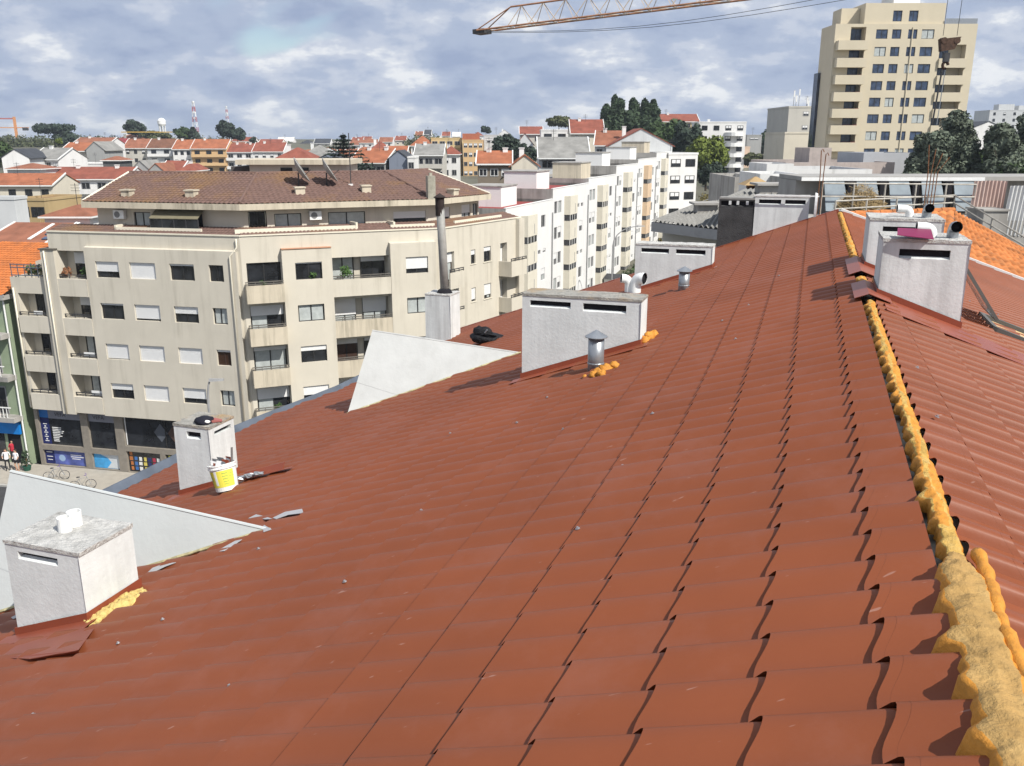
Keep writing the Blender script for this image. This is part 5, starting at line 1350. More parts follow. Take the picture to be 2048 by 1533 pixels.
def house(lab, u0, u1, vt, Y, wall='w', roof='o', rt='x', rise=2.2, depth=9, rows=2, cols=3, rz=0.0, group=None, balc=False, name='house', cat='house', fr=None, over=.45, ww=1.1, wh=1.3, ch=1, zoff=0, side_wall=None, pitch_from_top=.75, minh=3.0):
    A, B = at(u0, vt, Y), at(u1, vt, Y)
    w = (B.x - A.x) / max(.3, math.cos(rz))
    zg = min(gh(A.x, Y), gh(B.x, Y + depth), A.z - minh) - 1.0
    H_ = A.z - zg
    t = thing(name, lab, cat, (A.x, A.y, zg), rz, group)
    wm, rm = wall_m(wall), roof_m(roof)
    mb = MB(); mb.box(0, 0, 0, w, depth, H_)
    if rt == 'x':
        for x in (0.0, w): mb.poly([(x, 0, H_), (x, depth, H_), (x, depth / 2, H_ + rise)])
    if rt == 'y':
        for y in (0.0, depth): mb.poly([(0, y, H_), (w, y, H_), (w / 2, y, H_ + rise)])
    build('wall', mb, wm, t)
    o = over; th = .14
    if rt == 'x':
        sl = rise / (depth / 2)
        for s in (0, 1):
            ya, yb = (-o, depth / 2) if s == 0 else (depth + o, depth / 2)
            q = [(-.15, ya, H_ - o * sl + .02), (w + .15, ya, H_ - o * sl + .02), (w + .15, yb, H_ + rise + .02), (-.15, yb, H_ + rise + .02)]
            if s: q.reverse()
            mb = MB(); mb.hexa(q, [(p[0], p[1], p[2] + th) for p in q]); build('roof', mb, rm, t)
        mb = MB(); mb.box(-.16, -o - .08, H_ - o * sl - .1, w + .16, -o - .002, H_ - o * sl + .1); build('eave_gutter', mb, M_pvc, t)
        for x in (-.3, w + .15): mb = MB(); mb.hexa([(x, -o, H_ - o * sl), (x + .15, -o, H_ - o * sl), (x + .15, depth / 2, H_ + rise), (x, depth / 2, H_ + rise)], [(x, -o, H_ - o * sl + .25), (x + .15, -o, H_ - o * sl + .25), (x + .15, depth / 2, H_ + rise + .25), (x, depth / 2, H_ + rise + .25)]); build('verge', mb, M_white, t)
    elif rt == 'y':
        sl = rise / (w / 2)
        for s in (0, 1):
            xa = -o if s == 0 else w + o
            q = [(xa, -.15, H_ - o * sl + .02), (w / 2, -.15, H_ + rise + .02), (w / 2, depth + .15, H_ + rise + .02), (xa, depth + .15, H_ - o * sl + .02)]
            if s: q.reverse()
            mb = MB(); mb.hexa(q, [(p[0], p[1], p[2] + th) for p in q]); build('roof', mb, rm, t)
    elif rt == 'hip':
        k = min(w, depth) / 2 * .95
        R0, R1 = ((k, depth / 2), (w - k, depth / 2)) if w >= depth else ((w / 2, k), (w / 2, depth - k))
        e = [(-o, -o, H_), (w + o, -o, H_), (w + o, depth + o, H_), (-o, depth + o, H_)]
        r0, r1 = (R0[0], R0[1], H_ + rise), (R1[0], R1[1], H_ + rise)
        mb = MB()
        if w >= depth: mb.poly([e[0], e[1], r1, r0]).poly([e[1], e[2], r1]).poly([e[2], e[3], r0, r1]).poly([e[3], e[0], r0])
        else: mb.poly([e[0], e[1], r0]).poly([e[1], e[2], r1, r0]).poly([e[2], e[3], r1]).poly([e[3], e[0], r0, r1])
        mb.poly(list(reversed(e)))
        build('roof', mb, rm, t)
        mb = MB(); mb.box(-o, -o, H_ - .18, w + o, depth + o, H_ - .004); build('eave', mb, M_white, t)
    else:
        mb = MB(); mb.box(-.08, -.08, H_, w + .08, .22, H_ + .35).box(-.08, depth - .22, H_, w + .08, depth + .08, H_ + .35).box(-.08, .22, H_, .22, depth - .22, H_ + .35).box(w - .22, .22, H_, w + .08, depth - .22, H_ + .35); build('parapet', mb, wm, t)
        mb = MB(); mb.box(.22, .22, H_ + .02, w - .22, depth - .22, H_ + .05); build('flat_roof', mb, rm, t)
    um = unit_window(fr or M_alug)
    for r in range(rows):
        z = H_ - pitch_from_top - wh - 2.85 * r
        if z < .3: break
        for c in range(cols):
            x = w * (c + .5) / cols - ww / 2 * (1.6 if balc else 1)
            wd = ww * (1.6 if balc else 1)
            obj('window', um, t, loc=(x, -.01, z), scale=(wd, 1, wh))
            if not balc and rnd.random() < .4: obj('roller_shutter', box_mesh('roller_shutter', ww * .86, .05, wh * .5, M_shut), t, loc=(x + ww * .07, -.055, z + wh * .46))
        if balc:
            mb = MB(); bw = {True: wm}.get(balc, None) or (wall_m(balc) if isinstance(balc, str) else wm)
            mb.box(.2, -1.1, z - .9, w - .2, -.98, z + .05).box(.2, -.98, z - .9, w - .2, -.005, z - .75); build('balcony', mb, bw, t)
    for c in range(ch):
        x = w * (.25 + .5 * c); y = depth * .42
        mb = MB(); mb.box(x, y, H_ - .2, x + .7, y + .6, H_ + rise + .45).box(x - .08, y - .08, H_ + rise + .45, x + .78, y + .68, H_ + rise + .57); build('chimney', mb, M_white, t)
    if rows and rnd.random() < .55:
        x = w * rnd.uniform(.2, .8); mb = MB(); z0 = H_ + (rise * .6 if rt != 'flat' else .1)
        mb.tube([(x, depth * .4, z0 - .3), (x, depth * .4, z0 + 2.6)], .035, 4); a_ = build('aerial', mb, M_dark, t)
        for q in range(3): mb = MB(); mb.box(x - .5, depth * .4 - .02, z0 + 1.8 + .3 * q, x + .5, depth * .4 + .02, z0 + 1.84 + .3 * q); build('aerial_bar', mb, M_dark, a_)
    return t, w, H_, depth
G1 = 'houses of the far left street row'
# far left, near to far
house('cream house with orange roof and tall dark windows at the left edge', -60, 105, 370, 150, 'c', 'o', 'x', 1.6, 9, 3, 5, 0, fr=M_alu, ww=1.2, wh=1.7, ch=0)
house('long white building with dark red roof and ribbon balcony, upper left', 90, 250, 358, 178, 'w', 'r', 'x', 2.0, 12, 3, 5, 0, balc='w', ch=2)
house('ochre house with brown balcony below the cream house', 28, 92, 402, 112, 'h', 'b', 'flat', .5, 8, 3, 2, R_(-6), balc=True, ch=0, fr=M_alu)
house('rough white blank-walled shed at the left edge', -40, 30, 400, 104, 'l', 'g', 'flat', .3, 2.5, 0, 0, R_(-3), ch=0)
house('white house with mottled orange hip roof beside the brown roof corner', 88, 178, 433, 92, 'w', 'k', 'hip', 1.0, 8, 1, 2, 0, ch=0)
t, w, H_, dp = house('low house with orange roof, solar panel and white skylight strips', -30, 98, 486, 82, 'w', 'k', 'x', 1.3, 10, 0, 0, R_(-6), ch=0)
sl = 1.3 / 5
for (x, wd, m, y0, y1) in ((4.0, .32, M_white, .4, 4.4), (6.4, .32, M_white, 1.4, 4.8), (5.0, 1.0, MATS['sky_glass'], 1.6, 2.6), (5.4, .8, MATS['sky_glass'], .4, 1.0)):
    mb = MB(); q = [(x, y0, H_ + y0 * sl + .2), (x + wd, y0, H_ + y0 * sl + .2), (x + wd - .0, y1, H_ + y1 * sl + .2), (x, y1, H_ + y1 * sl + .2)]; mb.hexa(q, [(p[0], p[1], p[2] + .08) for p in q]); build('skylight' if m is M_white else 'solar_panel', mb, m, t)
house('white gable-end house at the far left edge under the trees', 3, 54, 316, 190, 'w', 'd', 'y', 1.7, 12, 0, 0, R_(8), ch=0)
house('white gabled house with bluish front, second from the left edge', 62, 122, 318, 200, 'w', 'g', 'x', 2.2, 10, 2, 4, R_(-10), ch=1)
house('low grey-roofed shed with orange tiles in front of the white gables', 14, 80, 338, 175, 'l', 'k', 'hip', 1.0, 7, 1, 2, 0, ch=0)
house('house with bright orange roof and arched balconies by a grey blank wall', 122, 172, 302, 230, 'c', 'o', 'x', 1.9, 11, 3, 2, 0, balc=True, ch=1)
house('bare grey concrete party wall of the arched balcony house', 172, 208, 300, 229, 'g', 'g', 'y', 1.9, 11, 0, 0, 0, ch=0)
house('low white building with a row of dark openings behind the red roof', 152, 205, 329, 215, 'w', 'w', 'flat', .3, 7, 1, 4, 0, ch=0, wh=.7, fr=M_alu)
house('orange roofed house peeping out below the dark pines', 146, 218, 288, 300, 'w', 'k', 'x', 1.9, 12, 1, 4, 0, ch=1)
house('small dark hut with orange hip roof', 205, 242, 321, 210, 'd', 'k', 'hip', .9, 6, 0, 0, 0, ch=0)
row = [(209, 247, 295, 't', 'm', 'dark red roofed house with mint green balconies in the far row', 't', 2), (247, 294, 296, 'e', 'k', 'pale house with square windows in the far row', False, 3), (294, 345, 296, 'l', 'b', 'brown roofed house with white glazed balconies in the far row', 'w', 2), (345, 382, 298, 'w', 'o', 'white house with orange-red roof between brown roof and orange flats', False, 3), (382, 452, 297, 'o', 'o', 'orange block of flats with wide balconies and bright orange roof', 'o', 3)]
for (a, b, v, wl_, rf, lab, bc, cc) in row: house(lab, a, b, v, 318 - (a - 209) * .05, wl_, rf, 'x', 2.9, 11, 3, cc, 0, G1, balc=bc, fr=M_alu, ch=1)
house('white house with two small red roofs right of the orange flats', 452, 505, 304, 310, 'w', 'r', 'x', 2.6, 11, 3, 3, 0, G1, balc='w', ch=2)
house('long white house with dark red roof right of the two small roofs', 505, 566, 303, 300, 'w', 'r', 'x', 2.7, 11, 2, 4, 0, G1, ch=1)
house('grey double gable shed behind the brown tile roof', 262, 300, 341, 200, 'g', 'g', 'y', 2.0, 10, 0, 0, 0, ch=0)
house('grey gable shed beside the double gable', 296, 328, 343, 198, 'g', 'k', 'y', 1.6, 10, 0, 0, 0, ch=0)
house('red roofed cottage left of the smaller red cottage', 322, 362, 341, 205, 'w', 'r', 'x', 1.9, 9, 0, 0, 0, ch=0)
house('smaller red roofed cottage behind the brown ridge', 360, 388, 342, 202, 'w', 'r', 'hip', 1.5, 9, 0, 0, 0, ch=1)
house('wide red hip roof rising above the penthouse slab', 545, 628, 321, 190, 'w', 'r', 'hip', 2.6, 10, 0, 0, 0, ch=1)
house('grey slate hip roof right of the wide red hip roof', 598, 665, 317, 230, 'e', 'g', 'hip', 3.2, 11, 1, 3, 0, ch=1)
house('dark gabled roof behind the dishes', 628, 688, 322, 185, 'b', 'd', 'y', 1.4, 10, 0, 0, 0, ch=0)
house('white house front low behind the penthouse at its left', 470, 540, 321, 240, 'w', 'g', 'flat', .3, 8, 1, 4, 0, ch=0)
# centre
house('grey concrete house with orange roof and glazed balconies, left of the blue-grey gable', 700, 772, 325, 182, 'g', 'o', 'x', 2.5, 12, 2, 4, R_(-12), balc='e', ch=2)
house('blue-grey gable house with white front corner', 778, 815, 317, 180, 'b', 'd', 'y', 1.4, 12, 0, 0, 0, ch=0)
house('narrow white house corner attached to the blue-grey gable', 815, 829, 317, 179, 'w', 'w', 'flat', .3, 8, 2, 1, 0, ch=0)
house('grey-roofed house with long concrete balconies', 829, 886, 310, 200, 'e', 'g', 'x', 2.2, 11, 3, 3, 0, balc='e', ch=1)
house('white house with red hip roof and white frames in front of the yellow flats', 884, 916, 309, 215, 'w', 'r', 'hip', 1.8, 9, 2, 2, 0, ch=1)
house('orange hip roofed house left of the yellow flats', 822, 862, 292, 285, 'w', 'o', 'hip', 3.0, 12, 1, 3, 0, ch=0)
house('yellow block of flats with grey side on the hill', 862, 922, 278, 290, 'y', 'g', 'flat', .4, 12, 3, 4, 0, balc='y', ch=1)
t, w, H_, dp = house('orange brick-red topped block of flats beside the grey block', 926, 966, 282, 285, 'o', 'r', 'flat', .4, 12, 4, 4, 0, ch=0)
mb = MB(); mb.box(-.2, .5, H_, 5.0, 8, H_ + 2.2); build('roof_storey', mb, mat('brick_red_render', (0.4, 0.13, 0.07)), t)
house('light grey block of flats left of the dark round tree', 968, 1006, 272, 290, 'l', 'l', 'flat', .4, 11, 4, 2, 0, ch=0)
house('orange roofed house left of the norfolk pine', 672, 716, 315, 260, 'w', 'k', 'x', 2.2, 10, 0, 0, 0, ch=1)
house('red hip roofed house behind the orange glazed balconies', 735, 790, 306, 240, 'w', 'r', 'hip', 3.0, 11, 0, 0, R_(10), ch=1)
house('orange roofed house left of the grey concrete long roof', 770, 812, 311, 215, 'e', 'o', 'x', 2.0, 10, 0, 0, 0, ch=0)
house('orange gable roofs beside the white gable, mid centre', 705, 745, 311, 222, 'w', 'o', 'y', 1.8, 10, 0, 0, 0, ch=1)
# far skyline houses
SK = [(600, 625, 288, 'w', 'd'), (628, 660, 287, 'w', 'd'), (655, 690, 290, 'c', 'g'), (555, 585, 283, 'w', 'w'), (700, 712, 290, 'w', 'd'), (703, 725, 284, 'w', 'r'), (722, 742, 282, 'w', 'r'), (758, 785, 284, 'w', 'k'), (790, 812, 281, 'c', 'r'), (830, 845, 272, 'w', 'k'), (848, 862, 269, 'w', 'd'), (884, 900, 272, 'w', 'r'), (905, 920, 273, 'w', 'w'), (945, 966, 272, 'w', 'r'), (998, 1020, 268, 'w', 'w')]
sklab = ['white house with dark roof far off, beyond the slate hip roof', 'white house with dark roof far off, right of its twin', 'cream house with chimneys far off behind the norfolk pine', 'low white house far off on the skyline left of centre', 'small dark roofed house far off right of the norfolk pine', 'small white house with red roof far off beside the aerial pole', 'white house with red roof far off, second right of the norfolk pine', 'white house with orange-brown roof far off left of the brush', 'cream house with red roof far off below the brush', 'tiny orange roofed house far off on the hill crest', 'white gable far off on the hill crest', 'white house with small red roof far off on the crest above the yellow flats', 'low white house far off on the crest above the yellow flats', 'white house with red roof far off above the orange flats', 'low white house far off above the dark round tree']
for (a, b, v, wl_, rf), lab in zip(SK, sklab): house(lab, a, b, v, 470 + rnd.random() * 60, wl_, rf, rnd.choice(['x', 'hip', 'y']), 2.2, 9, 1, 2, 0, 'far houses on the skyline', ch=1 if rnd.random() < .5 else 0)
# packed far rooftops
WW = dict(w='white', c='cream', l='pale grey', e='stone coloured'); RW = dict(o='orange', r='dark red', k='rusty orange', b='brown', g='grey'); TW = dict(x='long', hip='hipped', y='gable-fronted')
seen_ = set()
for k in range(34):
    Y = 335 + 110 * rnd.random(); u = 150 + 860 * rnd.random()
    x = at(u, 290, Y).x; zz = gh(x, Y) + rnd.uniform(3.0, 5.5); vt = proj((x, Y, zz))[1]
    wpx = rnd.uniform(9, 14) / Y * F
    wc, rc_, ty = rnd.choice('wwwcle'), rnd.choice('orrkkbg'), rnd.choice(['x', 'x', 'hip', 'y'])
    where = 'behind the far left row' if u < 480 else ('beyond the dishes' if u < 700 else ('right of the norfolk pine' if u < 860 else 'near the yellow flats'))
    lab_ = '%s house with %s %s roof far off %s' % (WW[wc], TW[ty], RW[rc_], where)
    if lab_ in seen_: continue
    seen_.add(lab_)
    house(lab_, u, u + wpx, vt, Y, wc, rc_, ty, rnd.uniform(1.6, 2.4), 9, 2, 3, rnd.uniform(-.3, .3), 'packed far rooftops', ch=1 if rnd.random() < .4 else 0)
# right of centre
t, w, H_, dp = house('brown house with white window frames and orange roof', 955, 1022, 327, 125, 'k', 'o', 'x', 1.5, 9, 1, 3, 0, fr=M_pvc, ch=3, wh=1.0, ww=1.1)
house('cream gable-end house beside the brown house', 1024, 1075, 331, 124, 'c', 'o', 'y', 1.3, 9, 0, 0, 0, ch=0)
house('long grey-roofed building with pale fascia and shuttered windows', 1078, 1178, 312, 150, 'l', 'g', 'x', 2.9, 12, 2, 3, 0, ch=0, over=.9, ww=1.8)
house('white modern house with dark glass and solar panels', 1082, 1138, 262, 235, 'w', 'd', 'flat', .4, 10, 2, 2, 0, fr=M_alu, ww=2.0, ch=0)
house('red mansard roofed house with white roof box under the poplars', 1142, 1208, 266, 222, 'c', 'r', 'x', 3.1, 11, 1, 3, 0, ch=1)
house('orange roofed house left of the stained white gable', 1190, 1245, 290, 172, 'w', 'k', 'x', 2.5, 11, 1, 3, R_(-8), ch=1)
house('white gable-end house among the trees right of the dark round tree', 1034, 1066, 288, 240, 'l', 'r', 'y', 2.6, 12, 0, 0, 0, ch=0)
house('orange roofed houses beside the white gable-end house', 1040, 1085, 268, 255, 'e', 'r', 'x', 1.9, 11, 2, 2, 0, ch=0)
house('stained white gable wall with red roof above the white row', 1218, 1345, 292, 168, 'l', 'r', 'y', 3.0, 11, 0, 0, 0, ch=1)
t, w, H_, dp = house('white house with grey glazed loggias at the top of the row', 1338, 1400, 310, 158, 'w', 'w', 'flat', .4, 10, 5, 2, R_(18), fr=M_alu, ww=1.9, ch=0)
house('long orange roofed building on the crest right of the poplars', 1318, 1398, 243, 300, 'y', 'r', 'x', 2.3, 11, 1, 6, 0, ch=1)
t, w, H_, dp = house('white block of flats with curved balconies on the hill', 1398, 1492, 246, 255, 'w', 'w', 'flat', .5, 14, 5, 4, R_(-3), fr=M_alu, ww=1.6, ch=1)
for k in range(4): mb = MB(); mb.lathe([(0, 0), (2.6, 0), (2.6, 1.0), (2.5, 1.0), (2.5, .12), (0, .12)], 16, (w - 3.4, .2, H_ - 3.6 - 2.85 * k)); build('curved_balcony', mb, M_white, t)
house('greenish house with slit window beyond the white flats', 1494, 1524, 272, 300, 'g', 'g', 'flat', .4, 10, 1, 1, 0, ch=0, ww=3.0, wh=.5)
house('orange-red house below the greenish one', 1482, 1500, 296, 270, 'p', 'o', 'flat', .3, 8, 0, 0, 0, ch=0)
house('white house with orange roof far up the road', 1548, 1580, 262, 420, 'w', 'o', 'x', 2.5, 10, 2, 3, 0, ch=0)
house('pale stepped houses at the end of the road', 1570, 1600, 262, 380, 'w', 'w', 'flat', .4, 9, 3, 2, 0, ch=0)
# telecom building next to the tower
t, w, H_, dp = house('pale office building with phone masts on its roof, left of the tower', 1578, 1648, 216, 195, 'e', 'g', 'flat', .4, 16, 3, 1, 0, name='office_building', cat='building', ch=0, wh=.9, ww=1.2)
for k, (x, h) in enumerate(((1.0, 3.6), (1.5, 2.6), (2.1, 3.9), (3.9, 2.2), (4.2, 1.6))): mb = MB(); mb.tube([(x, .3, H_), (x, .3, H_ + h)], .06, 6); a_ = build('antenna', mb, M_galv, t); mb = MB(); mb.box(x - .14, .1, H_ + h - 1.4, x + .14, .25, H_ + h - .1); build('panel_antenna', mb, M_pvc, a_)
house('beige lower wing in front of the office building', 1570, 1640, 268, 178, 'c', 'g', 'flat', .3, 14, 0, 0, 0, name='office_building', cat='building', ch=0)
t, w, H_, dp = house('slim grey high-rise far away at the right edge', 1980, 2075, 222, 430, 'l', 'l', 'flat', .6, 18, 9, 5, R_(-6), name='high_rise', cat='building', fr=M_alu, ch=0)
mb = MB(); mb.box(5, 3, H_, 12, 9, H_ + 3); build('roof_hut', mb, wall_m('l'), t); mb = MB(); mb.box(14, 3, H_, 19, 9, H_ + 2.4); build('roof_hut', mb, wall_m('l'), t)
house('pale houses with dark gable showing between the right hand trees', 1942, 2010, 258, 260, 'w', 'd', 'y', 2.0, 10, 2, 3, 0, ch=0)

# ---------------------------------------------------------------- beige tower on the right
M_tow = mat('tower_render', (0.56, 0.495, 0.37), rough=.92, var=.04, scale=.4, streak=.16, streak_col=(0.35, 0.28, 0.17), streak_s=.6)
TY = 148.0
def tx(u, v): return at(u, v, TY)
L0 = tx(1660, 175).x; L1 = tx(1944, 140).x
tb = gh(60, TY) - 1
TWR = thing('apartment_tower', 'tall beige apartment tower with stacked balconies, upper right', 'building', (L0, TY, tb))
Wt = L1 - L0
zr = lambda v, u=1800: at(u, v, TY).z - tb
ztop = zr(48)
rows_z = [zr(v) for v in (78, 113, 147, 181, 214, 247, 281, 315)]
colsu = [(1751, 1774), (1783, 1801), (1815, 1833), (1842, 1867)]
cx = [(at(a, 80, TY).x - L0, at(b, 80, TY).x - L0) for a, b in colsu]
holes = []
for k, z in enumerate(rows_z):
    for (a, b) in cx: holes.append((a, z, b, z + 1.4))
bl0, bl1 = .9, 4.9; br0, br1 = Wt - 5.6, Wt - 1.4
for k, z in enumerate(rows_z):
    if z - 1.2 < .5: continue
    holes.append((bl0 + 1.6, z - .7, bl1, z + 1.75, 1.5)); 
    if k > 0: holes.append((br0, z - .7, br1, z + 1.75, 1.5))
fT = Facet(TWR, (L0, TY, tb), (L0, TY), (L1, TY), tb)
mb = MB(); panel(mb, ident, Wt, 0, ztop, holes, .2)
for h in holes:
    if len(h) > 4: deep(mb, h[0], h[2], h[1], h[3], h[4])
fT.part('wall', mb, M_tow)
mb = MB(); mb.poly([(0, 0, 0), (0, 0, ztop), (0, 6.5, ztop), (0, 6.5, 0)]).poly([(Wt, 0, ztop), (Wt, 0, 0), (Wt, 6.5, 0), (Wt, 6.5, ztop)]).poly([(Wt, 6.5, 0), (0, 6.5, 0), (0, 6.5, ztop), (Wt, 6.5, ztop)]).poly([(0, 0, ztop), (Wt, 0, ztop), (Wt, 6.5, ztop), (0, 6.5, ztop)]); fT.part('side_wall', mb, M_tow)
for k, z in enumerate(rows_z):
    for j, (a, b) in enumerate(cx):
        o = fT.put('window', frame_mesh(b - a, 1.4, 2, M_alu), a, .1, z)
        obj('pane', box_mesh('pane', b - a - .1, .02, 1.3, M_curt if (k + j * 2) % 5 == 1 else M_glassb), o, loc=(.05, .03, .05))
    if z - 1.2 < .5: continue
    for (a, b, kk) in ((bl0 + 1.6, bl1, 0), (br0, br1, 1)):
        if kk and k == 0: continue
        o = fT.put('window', frame_mesh(1.7, 2.2, 2, M_alu), (b - 1.9 if kk == 0 else a + .4), 1.4, z - .6)
        obj('pane', box_mesh('pane', 1.6, .02, 2.1, M_glassb), o, loc=(.05, .03, .05))
    mb = MB(); mb.box(bl0 - .6, -1.2, z - 1.75, bl1 + .15, -.004, z - .35); fT.part('balcony', mb, M_tow)
    if k > 0: mb = MB(); mb.box(br0, -.35, z - 1.75, br1 + .3, -.004, z - .35); fT.part('balcony', mb, M_tow)
    mb = MB(); mb.box(bl0 + 1.6, -.1, z - .34, bl1, -.03, z - .24); fT.part('handrail', mb, mat('maroon_rail', (0.15, 0.03, 0.03)))
mb = MB(); mb.tube([(Wt * .545, -.08, 2), (Wt * .545, -.08, ztop - .5)], .09, 6); fT.part('down_pipe', mb, M_tow)
# stepped top storeys
xA, xB = 4.6, Wt - 5.2
hs = [(cx[1][0] - xA, .4, cx[1][1] - xA, 2.0), (cx[2][0] - xA, .4, cx[2][1] - xA, 2.0)]
mb = MB(); panel(mb, lambda x, y, z: (x + xA, y + .4, z + ztop), xB - xA, 0, 3.1, hs, .2); mb.box(xA, .62, ztop, xB, 12, ztop + 3.1) if False else mb.poly([(xA, .4, ztop), (xA, .4, ztop + 3.1), (xA, 6.4, ztop + 3.1), (xA, 6.4, ztop)]).poly([(xB, .4, ztop + 3.1), (xB, .4, ztop), (xB, 6.4, ztop), (xB, 6.4, ztop + 3.1)]).poly([(xA, .4, ztop + 3.1), (xB, .4, ztop + 3.1), (xB, 6.4, ztop + 3.1), (xA, 6.4, ztop + 3.1)])
fT.part('roof_storey', mb, M_tow)
for h in hs: o = fT.put('window', frame_mesh(h[2] - h[0], 1.6, 2, M_alu), h[0] + xA, .5, ztop + .4); obj('pane', box_mesh('pane', h[2] - h[0] - .1, .02, 1.5, M_glassb), o, loc=(.05, .03, .05))
mb = MB(); mb.box(1.6, 2.5, ztop, 4.55, 6.4, ztop + 2.6); fT.part('roof_storey', mb, M_tow)
mb = MB(); mb.box(xA + 5.0, 2, ztop + 3.1, xA + 9.2, 7, ztop + 6); fT.part('lift_house', mb, M_white)
mb = MB(); mb.box(xB + .1, .1, ztop, Wt - .1, .16, ztop + .8); fT.part('handrail', mb, M_galv)
mb = MB(); mb.box(-.45, 5.0, 0, -.004, 7.0, ztop - 7); fT.part('glazed_stair', mb, glass_mat('stair_glass', (0.025, 0.035, 0.06)))

# ---------------------------------------------------------------- trees
def leaf_mat(name, c, v=.35): return mat(name, c, rough=.75, var=v, scale=.9, spec=.25)
LM = dict(d=leaf_mat('pine_dark', (0.034, 0.05, 0.034)), g=leaf_mat('leaf_mid', (0.05, 0.08, 0.03)), y=leaf_mat('leaf_light', (0.13, 0.165, 0.03)), p=leaf_mat('poplar', (0.045, 0.07, 0.036)), o=leaf_mat('olive_leaf', (0.07, 0.08, 0.035)), s=leaf_mat('silver_leaf', (0.1, 0.12, 0.085), .5))
def leaves(mb, c, r, n, size, seed, flat=1.0):
    rr = random.Random(seed)
    for _ in range(n):
        d = Vector((rr.gauss(0, 1), rr.gauss(0, 1), rr.gauss(0, 1)))
        d.normalize(); k = rr.random() ** .4
        p = Vector((c[0] + d.x * r[0] * k, c[1] + d.y * r[1] * k, c[2] + d.z * r[2] * k))
        a = (d + Vector((rr.gauss(0, .7), rr.gauss(0, .7), rr.gauss(0, .7) + .3))).normalized()
        x = a.orthogonal().normalized(); x.rotate(Matrix.Rotation(rr.random() * 6.28, 3, a)); y = a.cross(x)
        s = size * (.6 + .8 * rr.random())
        mb.poly([p - x * s, p - y * s * .6, p + x * s, p + y * s * .6])
def tree(lab, u, v_top, v_bot, Y, wpx, kind='g', dens=900, lsize=.5, lobes=7, shape='round', group=None, seed=1, name='tree', trunk_frac=.25):
    T_, B_ = at(u, v_top, Y), at(u, v_bot, Y)
    h = T_.z - B_.z; W_ = wpx / F * Y
    t = thing(name, lab, 'tree', (B_.x, Y, B_.z), 0, group)
    rr = random.Random(seed)
    tr = max(.12, h * .02)
    mb = MB(); mb.tube([(0, 0, -2), (rr.uniform(-.2, .2), 0, h * .35), (rr.uniform(-.3, .3), .1, h * .8)], [tr * 1.3, tr, tr * .3], 7); tk = build('trunk', mb, mat('bark', (0.06, 0.045, 0.032), rough=1, var=.3, scale=4), t)
    for i in range(4):
        a = i * 1.6 + rr.random(); mb = MB(); z = h * (.3 + .1 * i); mb.tube([(0, 0, z), (W_ * .3 * math.cos(a), W_ * .3 * math.sin(a), z + h * .2)], [tr * .5, tr * .15], 5); build('limb', mb, MATS['bark'], tk)
    mb = MB()
    z0 = h * trunk_frac
    for i in range(lobes):
        if shape == 'column':
            k = i / max(1, lobes - 1); c = (rr.uniform(-.15, .15) * W_, rr.uniform(-.15, .15) * W_, z0 + (h - z0) * (.1 + .82 * k)); q = W_ * .42 * (1.0 - .6 * max(0, k - .55) / .45); r = (q, q, (h - z0) * .16)
        elif shape == 'umbrella':
            a = i * 2.4; q = W_ * .36 * math.sqrt((i + .5) / lobes); c = (q * math.cos(a), q * math.sin(a), h * (.72 + .14 * rr.random())); r = (W_ * .2, W_ * .2, h * .14)
        elif shape == 'ragged':
            k = rr.random(); a = rr.random() * 6.28; q = W_ * .42 * math.sqrt(rr.random()) * (1.1 - .75 * k); c = (q * math.cos(a), q * math.sin(a), z0 + (h - z0) * (.06 + .86 * k)); r = (W_ * .15, W_ * .15, (h - z0) * .11)
        else:
            a = i * 2.4; k = (i + .5) / lobes; q = W_ * .30 * math.sqrt(1 - (2 * k - 1) ** 2 * .8); c = (q * math.cos(a), q * math.sin(a), z0 + (h - z0) * (.18 + .64 * k)); r = (W_ * (.27 - .07 * k), W_ * .25, (h - z0) * (.23))
        leaves(mb, c, r, int(dens * 1.7) // lobes, lsize, seed * 31 + i)
    build('crown', mb, LM[kind], t)
    return t
tree('broad dark umbrella pine on the left skyline', 112, 246, 302, 430, 84, 'd', 1500, .7, 12, 'umbrella', seed=3)
tree('dark rounded pine right of the umbrella pine on the left skyline', 135, 262, 305, 425, 46, 'd', 900, .8, 7, seed=4)
tree('dark round pine left of the water tower', 273, 240, 284, 440, 42, 'd', 1000, .7, 8, seed=5)
tree('dense olive-green trees around the water tower foot', 315, 262, 290, 435, 60, 'o', 1000, .7, 8, seed=6)
tree('tree with ragged top left of the tall mast', 368, 254, 288, 430, 36, 'g', 800, .7, 7, seed=7)
tree('pointed conifer below the tall mast', 392, 256, 288, 428, 22, 'd', 500, .6, 6, 'column', seed=8)
tree('tall dark eucalyptus at the end of the tree line', 455, 241, 288, 425, 38, 'd', 1100, .7, 8, seed=9)
tree('dark lower eucalyptus right of the tall one', 476, 256, 289, 422, 34, 'd', 800, .7, 6, seed=10)
tree('small dark tree left of the white far houses', 506, 274, 292, 420, 16, 'd', 300, .6, 4, seed=11)
tree('bushy green tree at the left edge behind the white gable', 8, 278, 345, 215, 46, 'g', 1200, .5, 8, seed=12)
tree('small bright green tree among the far left roofs', 118, 277, 292, 300, 14, 'y', 250, .5, 4, seed=13)
tree('dark round leafy tree right of the grey block of flats', 1012, 268, 330, 220, 58, 'd', 2600, .42, 12, seed=14, trunk_frac=.08)
tree('lower dark bush-like tree right of the round one', 1050, 288, 330, 215, 50, 'd', 1300, .42, 8, seed=15, trunk_frac=.05)
tree('round tree behind the white modern house', 1118, 232, 262, 300, 50, 'o', 800, .55, 7, seed=16)
tree('round dark tree on the crest above the grey block', 972, 252, 272, 460, 22, 'd', 400, .6, 5, seed=17)
